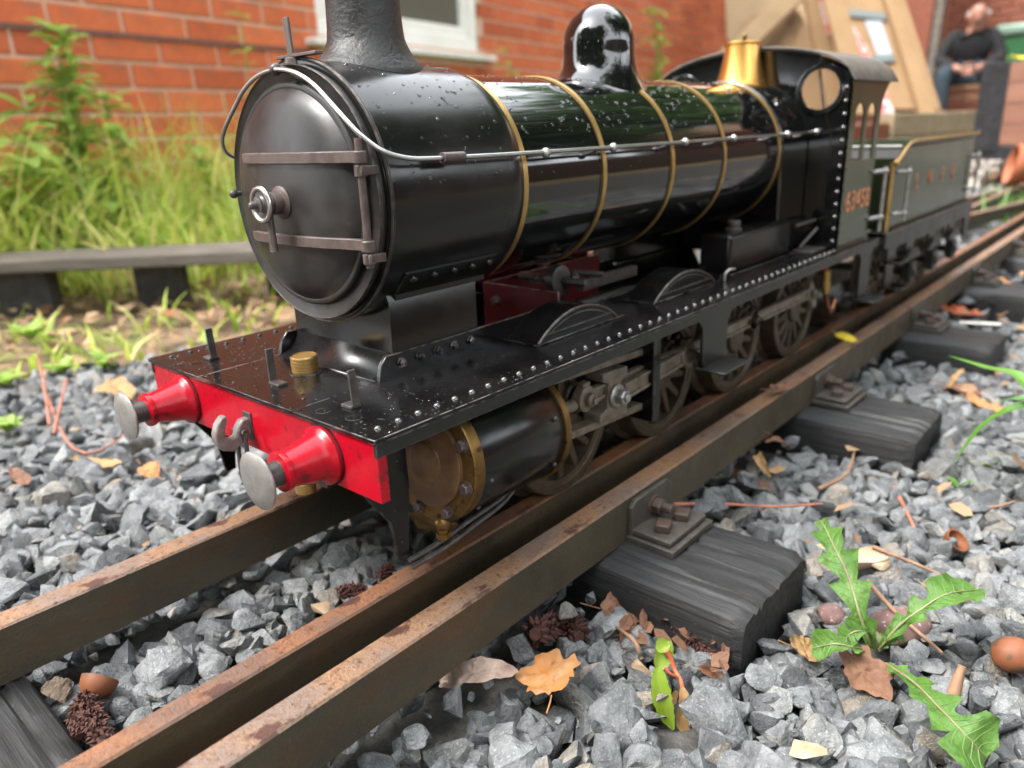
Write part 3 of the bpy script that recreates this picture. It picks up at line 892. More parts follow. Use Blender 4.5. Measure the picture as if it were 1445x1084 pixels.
# door fastening: base, shaft, handwheel, handle
b = MB()
b.lathe((0, 0.2315, AZ - 0.0015), (0, -1, 0), [(0.0088, 0), (0.0088, 0.0016), (0.0078, 0.0024), (0.0062, 0.0028), (0.0058, 0.0075), (0.0040, 0.0078), (0.0036, 0.0110)], 28)
B(b, 'fastening_boss', 'brown_steel', sb)
b = MB()
oc = (0, 0.2185, AZ - 0.0015)
tor = [(0.0085 + 0.0014 * cos(a), 0.0014 * sin(a)) for a in [2 * pi * i / 12 for i in range(13)]]
b.lathe(oc, (0, -1, 0), tor, 40, cap=False)
hw = B(b, 'handwheel', 'rail_steel', sb)
b = MB()
b.lathe(oc, (0, -1, 0), [(0.0080, -0.0008), (0.0080, 0.0002), (0.005, 0.0003), (0.0042, 0.0012), (0.0042, 0.0026), (0.0022, 0.003), (0.0018, 0.0065), (0.0010, 0.0072), (0, 0.0073)], 28)
B(b, 'wheel_web', 'dark_steel', sb)
B(MB().tube([(0.0, 0.2225, AZ - 0.004), (0.0005, 0.2222, AZ - 0.012), (0.0015, 0.2215, AZ - 0.0265)], [0.0019, 0.0019, 0.0023], 12), 'door_handle', 'brown_steel', sb)
b = MB()
b.sphere((-0.0530, 0.2330, AZ + 0.0015), 0.0026, 12, 6)
b.cyl((-0.0530, 0.233, AZ + 0.0015), (-0.0530, 0.242, AZ + 0.0015), 0.0013, 8)
B(b, 'door_stop', 'dark_steel', sb)
# lamp iron on the smokebox crown
b = MB()
b.box(-0.0115, 0.0235, 0.2462, 0.2512, 0.2795, 0.2811)
b.obox((0.0012, 0.2468, 0.2892), (1, 0, 0), (0, 1, 0), Vector((-0.06, 0, 1)).normalized(), 0.0022, 0.0008, 0.0095)
b.lathe((0.0005, 0.2488, 0.2765), (0, 0, 1), [(0.0052, 0), (0.0045, 0.003)], 16)
B(b, 'lamp_iron', 'brown_steel', sb, bevel=0.0003)
# ---- chimney
cy = 0.2985
b = MB()
n, rows = 64, []
vs, fs = [], []
prof = [(0.0310, None, 0.0), (0.0306, None, 0.0009), (0.0290, None, 0.0022), (0.0265, None, 0.0042), (0.0245, None, 0.0068), (0.0228, None, 0.0098), (0.0218, None, 0.0125)]
def chz(x, y, r):
    return AZ + sqrt(max(0.0698 ** 2 - x * x, 0))
for r, _, t in prof:
    for k in range(n):
        a = 2 * pi * k / n
        x, y = r * cos(a), cy + r * sin(a)
        w_ = max(0.0, 1 - t / 0.0125)
        zz = (AZ + sqrt(0.0698 ** 2 - x * x)) * w_ + (AZ + 0.0698) * (1 - w_) + t
        vs.append((x, y, zz))
for r, zz in ((0.0212, AZ + 0.0698 + 0.018), (0.0206, AZ + 0.0698 + 0.03), (0.0203, AZ + 0.115), (0.0203, AZ + 0.130), (0.0232, AZ + 0.131), (0.0232, AZ + 0.139), (0.0215, AZ + 0.142), (0.0165, AZ + 0.142), (0.0165, AZ + 0.08)):
    for k in range(n):
        a = 2 * pi * k / n
        vs.append((r * cos(a), cy + r * sin(a), zz))
rws = len(vs) // n
fs = [(i * n + k, i * n + (k + 1) % n, (i + 1) * n + (k + 1) % n, (i + 1) * n + k) for i in range(rws - 1) for k in range(n)]
b.add(vs, fs)
B(b, 'chimney', 'chimney_black')
# ---- boiler barrel and bands
B(MB().lathe((0, 0.353, AZ), Yv, [(0.0652, 0), (0.0652, 0.378)], 128, cap=False), 'boiler_barrel', 'gloss_black')
for y in (0.3575, 0.4405, 0.5315, 0.6175, 0.7290):
    B(MB().ring((0, y - 0.0032, AZ), Yv, 0.0648, 0.0664, 0.0005, 0.0047, 128), 'boiler_band', 'brass')
    B(MB().ring((0, y - 0.0050, AZ), Yv, 0.0648, 0.0656, 0, 0.0018, 128), 'band_lining', 'gloss_black')
# firebox with straight sides
out = [(0.0675, PZ + 0.001)] + [(0.0675 * cos(radians(a)), AZ + 0.0675 * sin(radians(a))) for a in range(0, 181, 5)] + [(-0.0675, PZ + 0.001)]
B(MB().prism(out, 0.7315, 0.7940, 1), 'firebox', 'gloss_black', bevel=0.002, seg=3)
# washout plugs and mudhole cover on the firebox shoulder
for s in (-1, 1):
    a = radians(38)
    B(MB().lathe((s * 0.0672 * cos(a), 0.762, AZ + 0.0672 * sin(a)), (s * cos(a), 0, sin(a)), [(0.013, 0), (0.013, 0.0012), (0.011, 0.0022), (0.0, 0.0026)], 28), 'washout_cover', 'gloss_black')
# ---- dome
b = MB()
dy = 0.5268
vs, n = [], 64
rim = [(0.0372, 0.0), (0.0366, 0.0006), (0.0345, 0.0022), (0.0322, 0.0048), (0.0302, 0.0080), (0.0288, 0.0120), (0.0281, 0.016)]
for r, t in rim:
    for k in range(n):
        a = 2 * pi * k / n
        x, y = r * cos(a), dy + r * sin(a)
        w_ = max(0.0, 1 - t / 0.016)
        vs.append((x, y, (AZ + sqrt(0.0653 ** 2 - x * x)) * w_ + (AZ + 0.0653) * (1 - w_) + t))
zb = AZ + 0.0653
for r, zz in [(0.0279, zb + 0.020), (0.0278, zb + 0.0255)] + [(0.0278 * cos(radians(a)), zb + 0.0255 + 0.0282 * sin(radians(a))) for a in range(8, 90, 8)] + [(0.0002, zb + 0.0537)]:
    for k in range(n):
        a = 2 * pi * k / n
        vs.append((r * cos(a), dy + r * sin(a), zz))
rws = len(vs) // n
b.add(vs, [(i * n + k, i * n + (k + 1) % n, (i + 1) * n + (k + 1) % n, (i + 1) * n + k) for i in range(rws - 1) for k in range(n)])
B(b, 'dome', 'gloss_black', smooth=60)
# ---- brass safety valve cover
b = MB()
sy = 0.7762
b.lathe((0, sy, 0.2625), (0, 0, 1), [(0.0262, 0.004), (0.0255, 0.009), (0.0238, 0.0125), (0.0226, 0.0165), (0.0205, 0.0245), (0.0186, 0.0335), (0.0170, 0.0430), (0.0166, 0.0475), (0.0172, 0.0482), (0.0176, 0.0495), (0.0172, 0.0508), (0.0150, 0.0510), (0.0148, 0.040)], 64, cap=False)
sv = B(b, 'safety_valve_cover', 'polished_brass')
b = MB()
b.lathe((0, sy, 0.300), (0, 0, 1), [(0.0, 0.007), (0.0144, 0.007)], 32, cap=False)
b.cyl((0.002, sy, 0.305), (0.002, sy, 0.3165), 0.0016, 10)
b.sphere((0.002, sy, 0.3185), 0.0024, 10, 5)
B(b, 'valve_stem', 'old_brass', sv)
# ---- handrail: along the boiler side, round the smokebox front
hr = 0.0764
pts = [(hr, 0.790, 0.2255), (hr, 0.60, 0.2257), (hr, 0.36, 0.2263), (hr, 0.30, 0.2268), (hr, 0.272, 0.2272), (0.0758, 0.2565, 0.2282), (0.0728, 0.2440, 0.2320), (0.0655, 0.2378, 0.2392), (0.0585, 0.2362, 0.2454), (0.0505, 0.2360, 0.2518)]
for a in range(50, 131, 8):
    t = abs(a - 90) / 56.0
    pts.append((0.0655 * cos(radians(a)), 0.2362, AZ - 0.0005 + 0.0655 * sin(radians(a))))
left = [(-x, y, z) for x, y, z in reversed(pts[:10])]
pts = pts + left
B(MB().tube(catmull(pts, 4), 0.0012, 14), 'handrail', 'rail_steel')
B(MB().cyl((hr, 0.279, 0.2272), (hr, 0.2945, 0.2270), 0.0027, 16), 'handrail_sleeve', 'brown_steel')
def knob(y, s):
    b = MB()
    b.sphere((s * hr, y, 0.2257), 0.0030, 14, 6)
    b.tube([(s * hr, y, 0.2257), (s * 0.062, y, 0.2245)], [0.0018, 0.0012], 8)
    return b
for y in (0.3635, 0.434, 0.529, 0.609, 0.718, 0.790):
    for s in (1, -1):
        B(knob(y, s), 'handrail_knob', 'steel')
b = MB()
b.sphere((0.0, 0.2375, AZ + 0.0652), 0.0032, 14, 6)
b.cyl((0.0, 0.2375, AZ + 0.0652), (0, 0.2445, AZ + 0.0652), 0.0018, 10)
B(b, 'handrail_knob', 'dark_steel')
B(MB().tube([(0.008, 0.2425, AZ + 0.0622), (0.012, 0.2395, AZ + 0.0612), (0.015, 0.2425, AZ + 0.0600)], 0.0015, 8), 'rail_clip', 'dark_steel')
# ---- splashers
def splasher(yc, hw, h, s):
    b = MB()
    R = (hw * hw + h * h) / (2 * h)
    a0 = math.degrees(math.asin(hw / R))
    prof = arc(yc, PZ + h - R, R, 90 - a0, 90 + a0, 22)
    prof = [(y, max(z, PZ + 0.0004)) for y, z in prof]
    b.prism(prof, s * 0.0505, s * 0.0757, 0)
    root = B(b, 'splasher', 'plate_black', bevel=0.0003)
    b = MB()
    for i in range(len(prof) - 1):
        pass
    b.tube([(s * 0.0760, y, z - 0.0007) for y, z in prof], 0.0008, 8)
    B(b, 'beading', 'dark_steel', root)
    b = MB()
    b.box(*sorted((s * 0.0500, s * 0.0785)), yc - hw - 0.003, yc + hw + 0.004, PZ + 0.0002, PZ + 0.0014)
    B(b, 'base_flange', 'plate_black', root, bevel=0.0003)
    b = MB()
    pr2 = arc(yc, PZ + h - R - 0.004, R, 90 - a0 * 0.80, 90 + a0 * 0.80, 16)
    b.tube([(s * 0.0759, y, max(z, PZ + 0.0050)) for y, z in pr2] + [(s * 0.0759, pr2[0][0], PZ + 0.0050)], 0.0004, 6)
    B(b, 'panel_lining', 'dark_steel', root)
for s in (1, -1):
    splasher(0.3965, 0.0455, 0.0170, s)
    splasher(0.540, 0.0500, 0.0175, s)
    # sandbox and reverser details behind it
    b = MB()
    b.box(*sorted((s * 0.0440, s * 0.0740)), 0.6190, 0.752, PZ + 0.0008, PZ + 0.0350)
    B(b, 'sandbox', 'plate_black', bevel=0.0035, seg=4)
    B(MB().box(*sorted((s * 0.0420, s * 0.0770)), 0.6165, 0.7545, PZ + 0.0003, PZ + 0.0016), 'sandbox_flange', 'plate_black', bevel=0.0004)
    b = MB()
    b.lathe((s * 0.060, 0.652, PZ + 0.0348), (0, 0, 1), [(0.0075, 0), (0.0075, 0.002), (0.0055, 0.003), (0.0055, 0.006), (0.0065, 0.0062), (0.006, 0.009), (0.0, 0.0095)], 24)
    B(b, 'sandbox_filler', 'dark_steel')
    b = MB()
    b.tube(catmull([(s * 0.079, 0.60, PZ), (s * 0.0795, 0.601, PZ + 0.006), (s * 0.081, 0.606, PZ + 0.0085), (s * 0.082, 0.612, PZ + 0.008)], 4), 0.0011, 8)
    B(b, 'plate_hook', 'steel')
b = MB()
b.tube([(0.080, 0.762, PZ + 0.006), (0.090, 0.778, PZ + 0.024)], 0.0014, 8)
b.box(0.074, 0.094, 0.758, 0.794, PZ + 0.0005, PZ + 0.003)
b.tube([(0.078, 0.755, PZ + 0.0285), (0.082, 0.792, PZ + 0.030)], 0.0014, 8)
B(b, 'reversing_lever', 'dark_steel', bevel=0.0002)
# ---- cab
CX = 0.105
FY = 0.7945
def cab_top(x):
    return 0.2735 + 0.0335 * sqrt(max(0, 1 - (x / 0.1055) ** 2)) ** 1.0
front = [(-CX, PZ + 0.001), (CX, PZ + 0.001), (CX, 0.268)] + [(CX * cos(radians(a)), cab_top(CX * cos(radians(a))) - 0.002) for a in range(6, 175, 6)] + [(-CX, 0.268)]
holes = [[(sx * 0.0752 + 0.0190 * cos(a), 0.2650 + 0.0190 * sin(a)) for a in [2 * pi * i / 32 for i in range(32)]] for sx in (-1, 1)]
cab = B(MB().plate(front, holes, FY, FY + 0.002, 1), 'cab_front', 'gloss_black', smooth=30)
for s in (-1, 1):
    B(MB().lathe((s * 0.0752, FY - 0.0025, 0.2650), Yv, [(0.0186, 0.003), (0.0186, 0.0004), (0.0200, 0), (0.0232, 0.0008), (0.0238, 0.0026)], 48, cap=False), 'window_rim', 'gloss_black', cab)
    B(MB().lathe((s * 0.0752, FY + 0.001, 0.2650), Yv, [(0.0, 0), (0.0188, 0)], 32, cap=False), 'window_pane', 'pane_clear' if 'pane_clear' in MATS else 'water', cab) if False else None
    B(MB().tube([(s * 0.0752 - 0.004, FY + 0.004, 0.283), (s * 0.0752 + 0.003, FY + 0.004, 0.247)], 0.0012, 8), 'window_bar', 'dark_steel', cab)
# rivets down the front edge
rb = MB().sphere((0, 0, 0), 0.0024, 10, 4, half=True, N=(0, -1, 0)).mesh('rivet')
rb.materials.append(MATS['rivet_black'])
for s in (-1, 1):
    z = PZ + 0.009
    while z < 0.268:
        o = bpy.data.objects.new('rivet', rb)
        COL.objects.link(o)
        o.parent = cab
        o.location = Vector((s * 0.1002, FY, z)) - ORG[L.name]
        z += 0.0122
# side sheets with two tall windows
side = [(FY, PZ + 0.001), (0.888, PZ + 0.001), (0.888, 0.225), (0.889, 0.240), (0.892, 0.252), (0.898, 0.262), (0.908, 0.270), (0.918, 0.2735), (FY, 0.2735)]
def slot(y0, y1, z0, z1):
    r = (y1 - y0) / 2
    return [(y0, z0), (y1, z0)] + [((y0 + y1) / 2 + r * cos(radians(a)), z1 - r + r * sin(radians(a))) for a in range(0, 181, 20)]
for s in (1, -1):
    cs = B(MB().plate(side, [slot(0.812, 0.838, 0.1965, 0.2515), slot(0.848, 0.874, 0.1965, 0.2515)], s * CX, s * (CX - 0.0018), 0), 'cab_side', 'green_black', smooth=30)
    b = MB()
    b.tube([(s * 0.1115, 0.9065, PZ + 0.006), (s * 0.1115, 0.9065, 0.186)], 0.0021, 10)
    for z in (0.132, 0.1815):
        b.tube([(s * 0.1115, 0.9065, z), (s * 0.1060, 0.880, z)], 0.0016, 8)
        b.sphere((s * 0.1115, 0.9065, z), 0.0036, 10, 5)
        for k in (0.890, 0.897):
            b.sphere((s * (0.1060 + 0.0055 * (k - 0.88) / 0.0265), k, z), 0.0026, 8, 4)
    B(b, 'cab_handrail', 'steel', cab)
    b = MB()
    z = PZ + 0.006
    while z < 0.27:
        b.sphere((s * CX, FY + 0.006, z), 0.0011, 6, 3, half=True, N=(s, 0, 0))
        z += 0.0105
    B(b, 'edge_rivets', 'dark_steel', cs, kind='stuff')
# roof
b = MB()
n = 30
vs = []
for y in (0.789, 0.926):
    for zoff in (0, 0.0022):
        for i in range(n + 1):
            x = -0.1085 + 0.217 * i / n
            xx = max(-0.1055, min(0.1055, x))
            z = cab_top(xx) - 0.0005 - (abs(x) - 0.1055 if abs(x) > 0.1055 else 0) * 0.6
            vs.append((x, y, z + zoff))
N1 = n + 1
for i in range(n):
    a, b2, c, d = i, N1 + i, 2 * N1 + i, 3 * N1 + i
    b.f += [(a, a + 1, c + 1, c), (b2, d, d + 1, b2 + 1), (a, b2, b2 + 1, a + 1), (c, c + 1, d + 1, d)]
b.f += [(0, 2 * N1, 3 * N1, N1), (n, N1 + n, 3 * N1 + n, 2 * N1 + n)]
b.v = [Vector(v) for v in vs]
B(b, 'cab_roof', 'roof_grey', bevel=0.0004)
B(MB().box(-0.09, 0.09, 0.80, 0.905, PZ - 0.002, PZ + 0.012), 'cab_floor', 'soot_black')
b = MB().box(-0.055, 0.055, 0.797, 0.80, PZ + 0.012, 0.245)
B(b, 'backhead', 'dark_steel', bevel=0.002)
# number on the cab side
def text_mesh(txt, name, size, origin, ux, uz, material, parent, spacing=1.0, thick=0.0003, centre=True):
    cu = bpy.data.curves.new(name, 'FONT')
    cu.body = txt
    cu.size = size
    cu.space_character = spacing
    cu.extrude = thick
    cu.align_x = 'CENTER' if centre else 'LEFT'
    cu.align_y = 'CENTER'
    t = bpy.data.objects.new(name + '_tmp', cu)
    COL.objects.link(t)
    dg = bpy.context.evaluated_depsgraph_get()
    me = bpy.data.meshes.new_from_object(t.evaluated_get(dg))
    bpy.data.objects.remove(t)
    ux, uz = Vector(ux), Vector(uz)
    un = ux.cross(uz)
    org = ORG[parent.name]
    o3 = Vector(origin)
    for v in me.vertices:
        v.co = o3 + ux * v.co.x + uz * v.co.y + un * v.co.z - org
    me.materials.clear()
    me.materials.append(MATS[material])
    o = bpy.data.objects.new(name, me)
    COL.objects.link(o)
    o.parent = parent
    return o
text_mesh('63458', 'number', 0.0285, (CX + 0.0004, 0.8445, 0.1555), (0, 1, 0), (0, 0, 1), 'transfer_orange', cab, 1.05)
# ---- cylinders (inclined), pistons, motion
def motion(s):
    cx = 0.0845
    fa = Vector((s * cx, 0.2510, 0.0722))
    ra = Vector((s * cx, 0.3265, 0.0675))
    ax = (ra - fa).normalized()
    ln = (ra - fa).length
    cyb = B(MB().lathe(fa, ax, [(0.0338, 0.003), (0.0345, 0.0045), (0.0345, ln - 0.004), (0.0338, ln - 0.003)], 72), 'cylinder', 'lagging_black')
    B(MB().lathe(fa, ax, [(0.0250, -0.0042), (0.0348, -0.0042), (0.0354, -0.0034), (0.0354, 0.0030), (0.0340, 0.0034)], 72), 'cylinder_flange', 'old_brass', cyb)
    B(MB().lathe(fa, -ax, [(0.0262, 0.0040), (0.0258, 0.0062), (0.0245, 0.0068), (0.012, 0.0068), (0.0118, 0.0076), (0.0104, 0.0084), (0.0088, 0.0086), (0.0, 0.0086)], 64), 'cylinder_cover', 'brown_cover', cyb)
    u = Vector((1, 0, 0))
    v = ax.cross(u).normalized()
    for k in range(8):
        a = 2 * pi * (k + 0.35) / 8
        p = fa + (u * cos(a) + v * sin(a)) * 0.0304 - ax * 0.0042
        B(MB().hexbolt(p, -ax, 0.0031, 0.0034, 0), 'cover_bolt', 'brown_steel', cyb)
    B(MB().lathe(ra, ax, [(0.0340, -0.0032), (0.0352, -0.0030), (0.0352, 0.0018), (0.020, 0.0022), (0.012, 0.006), (0.008, 0.010)], 64), 'rear_cover', 'old_brass', cyb)
    b = MB()
    for yy, ang in ((0.260, -12), (0.317, 22), (0.260, -50), (0.317, -28)):
        a = radians(ang)
        t = (yy - 0.251) / 0.0755
        c = fa.lerp(ra, t)
        b.sphere(c + Vector((s * cos(a), 0, sin(a))) * 0.0344, 0.0016, 8, 3, half=True, N=(s * cos(a), 0, sin(a)))
    B(b, 'lagging_screw', 'dark_steel', cyb)
    # valve chest above, hidden under the footplate
    B(MB().box(*sorted((s * 0.050, s * 0.100)), 0.256, 0.322, 0.098, 0.1072), 'valve_chest', 'soot_black')
    B(MB().cyl(ra + ax * 0.006, ra + ax * 0.098, 0.0042, 16), 'piston_rod', 'motion_steel', cyb)
    dn = Vector((0, 0, 1))
    pin = ra + ax * 0.088
    pn = ax.cross(Vector((s, 0, 0))).normalized()
    if pn.z < 0:
        pn = -pn
    for hgt in (0.0235, -0.0185):
        b = MB()
        c = ra + ax * 0.072 + pn * hgt
        b.obox(c, ax, (1, 0, 0), pn, 0.069, 0.0048, 0.0026)
        B(b, 'slide_bar', 'motion_steel', cyb, bevel=0.0005)
    # crosshead
    xo = s * (cx + 0.008)
    def cp(a_, n_):
        q = pin + ax * a_ + pn * n_
        return (q.y, q.z)
    shape = [cp(-0.016, 0.0185), (cp(0.014, 0.0185)), cp(0.014, 0.0125), cp(0.008, 0.011), cp(0.0075, -0.008), cp(0.016, -0.0095), cp(0.016, -0.0165), cp(-0.017, -0.0165), cp(-0.017, -0.0105), cp(-0.0085, -0.008), cp(-0.0085, 0.010), cp(-0.016, 0.0125)]
    b = MB().prism(shape, xo, xo - s * 0.015, 0)
    ch = B(b, 'crosshead', 'motion_steel', bevel=0.0007)
    b = MB()
    q = Vector((xo, pin.y, pin.z))
    b.lathe(q, (s, 0, 0), [(0.0085, 0), (0.0085, 0.002), (0.0072, 0.003)], 28)
    b.lathe(q + Vector((s * 0.003, 0, 0)), (s, 0, 0), [(0.0058, 0), (0.0058, 0.005), (0.0050, 0.006)], 6)
    b.lathe(q + Vector((s * 0.009, 0, 0)), (s, 0, 0), [(0.0030, 0), (0.0030, 0.002)], 12)
    B(b, 'crosshead_nut', 'steel', ch, bevel=0.0003)
    b = MB()
    b.lathe(ra + ax * 0.050, ax, [(0.0056, 0), (0.0056, 0.006), (0.0048, 0.007), (0.0048, 0.020)], 20)
    B(b, 'piston_gland', 'old_brass', cyb)
    # motion bracket: plate across with a flanged outer edge
    b = MB()
    b.box(*sorted((s * 0.052, s * 0.0985)), 0.4545, 0.4570, 0.030, 0.1072)
    b.box(*sorted((s * 0.0965, s * 0.0985)), 0.4570, 0.4640, 0.030, 0.1072)
    B(b, 'motion_bracket', 'plate_black', bevel=0.0005)
    b = MB()
    for z in (0.040, 0.053, 0.068, 0.085):
        b.sphere((s * 0.074, 0.4544, z), 0.002, 8, 3, half=True, N=(0, -1, 0))
    B(b, 'bracket_rivets', 'plate_black', kind='stuff')
    # connecting rod and coupling rods with fluted faces
    def rod(p0, p1, x, h, name, first=True):
        p0, p1 = Vector(p0), Vector(p1)
        d = (p1 - p0).normalized()
        nn = Vector((0, -d.z, d.y))
        b = MB()
        c = (p0 + p1) / 2
        hl = (p1 - p0).length / 2
        b.obox(c, d, (1, 0, 0), nn, hl, 0.0016, h)
        for k in (-1, 1):
            b.obox(c + nn * (k * (h - 0.0012)) + Vector((s * 0.0022, 0, 0)), d, (1, 0, 0), nn, hl - 0.008, 0.0012, 0.0012)
        for p in ((p0, p1) if first else (p1,)):
            b.lathe(Vector((x - s * 0.003, p.y, p.z)), (s, 0, 0), [(h * 1.75, 0), (h * 1.75, 0.0065), (h * 1.6, 0.007)], 28)
            b.lathe(Vector((x + s * 0.004, p.y, p.z)), (s, 0, 0), [(h * 0.9, 0), (h * 0.9, 0.004), (h * 0.5, 0.005), (h * 0.5, 0.007)], 16)
            b.box(*sorted((x - s * 0.002, x + s * 0.003)), p.y - 0.004, p.y + 0.004, p.z + h * 1.6, p.z + h * 2.2)
        return B(b, name, 'motion_steel', bevel=0.0004)
    WY = (0.375, 0.502, 0.632, 0.768)
    cr_ = Vector((0, 0.010, 0.0165))
    pins = [Vector((s * 0.0865, y, 0.0510)) + cr_ for y in WY]
    for p0, p1 in zip(pins, pins[1:]):
        rod(p0, p1, s * 0.0865, 0.0052, 'coupling_rod')
    q = Vector((s * 0.0925, pin.y, pin.z))
    rod(q, Vector((s * 0.0925, pins[1].y, pins[1].z)), s * 0.0925, 0.006, 'connecting_rod', False)
    for y in WY:
        wheel(L, s, y, 0.0510, 0.0510, 0.0655, 14, Vector((0, 0.010, 0.0165)))
def wheel(root, s, y, z, R, xin, nsp, crank=None, m1='wheel_brown'):
    """x from xin outwards: tyre 12 mm wide with a flange inside the rail"""
    o = (s * xin, y, z)
    d = (s, 0, 0)
    b = MB().lathe(o, d, [(R - 0.010, -0.007), (R + 0.0052, -0.007), (R + 0.0058, -0.0062), (R + 0.005, -0.0048), (R + 0.0006, -0.003), (R - 0.0004, 0.0118), (R - 0.0012, 0.0126), (R - 0.0062, 0.0128), (R - 0.0070, 0.0118), (R - 0.0105, 0.0116), (R - 0.0105, -0.006)], 72, cap=False)
    w_ = B(b, 'wheel', m1, root)
    b = MB()
    for k in range(nsp):
        a = 2 * pi * k / nsp + 0.2
        e = Vector((0, cos(a), sin(a)))
        t = Vector((0, -sin(a), cos(a)))
        r0, r1 = 0.008, R - 0.010
        c = Vector(o) + Vector(d) * 0.0065
        vs = []
        for r, hw, hd in ((r0, 0.0036, 0.0042), (r1, 0.0026, 0.0032)):
            for (p, q) in ((-1, -1), (1, -1), (1, 1), (-1, 1)):
                vs.append(c + e * r + t * (p * hw) + Vector(d) * (q * hd))
        b.add(vs, [(0, 1, 5, 4), (1, 2, 6, 5), (2, 3, 7, 6), (3, 0, 4, 7)])
    B(b, 'spokes', m1, w_, bevel=0.0008)
    b = MB().lathe(o, d, [(0.0135, 0.0), (0.0135, 0.013), (0.012, 0.0142), (0.005, 0.0145), (0.0, 0.0146)], 32)
    if crank:
        c = Vector(o) + crank
        b.lathe(c, d, [(0.0095, 0.001), (0.0095, 0.0138), (0.008, 0.0145)], 28)
        b.obox(Vector(o) + crank * 0.5 + Vector(d) * 0.0065, (1, 0, 0), crank.normalized(), crank.normalized().cross(Vector((1, 0, 0))), 0.0062, crank.length / 2, 0.0085)
    B(b, 'wheel_hub', m1, w_, bevel=0.0004)
    b = MB().lathe(o, d, [(0.0, 0.0022), (R - 0.011, 0.0022)], 40, cap=False)
    if crank:
        pass
motion(1)
motion(-1)
for y in (0.375, 0.502, 0.632, 0.768):
    B(MB().cyl((-0.064, y, 0.051), (0.064, y, 0.051), 0.007, 16), 'axle', 'wheel_dark')
# ashpan, injector and red pipe below the cab
B(MB().box(-0.045, 0.045, 0.70, 0.86, 0.022, 0.082), 'ashpan', 'soot_black', bevel=0.002)
b = MB()
b.tube(catmull([(0.082, 0.815, 0.096), (0.084, 0.826, 0.088), (0.083, 0.835, 0.070), (0.084, 0.838, 0.055)], 5), 0.0028, 10)
b.tube([(0.075, 0.812, 0.085), (0.090, 0.846, 0.092)], 0.0025, 10)
inj = B(b, 'injector_pipe', 'red_pipe')
b = MB()
b.lathe((0.084, 0.832, 0.082), (0, 0.15, -1), [(0.0045, 0), (0.0052, 0.006), (0.0045, 0.012), (0.0055, 0.014), (0.004, 0.026)], 16)
b.lathe((0.082, 0.818, 0.088), (0.3, 1, 0.1), [(0.0045, 0), (0.0045, 0.012)], 6)
B(b, 'injector', 'brass')
b = MB().tube(catmull([(0.084, 0.836, 0.058), (0.086, 0.842, 0.040), (0.087, 0.850, 0.033), (0.087, 0.860, 0.045)], 5), 0.0028, 10)
B(b, 'overflow_pipe', 'copper_pipe')
B(MB().box(-0.05, 0.05, 0.86, 0.93, 0.070, 0.095), 'drag_beam', 'soot_black')
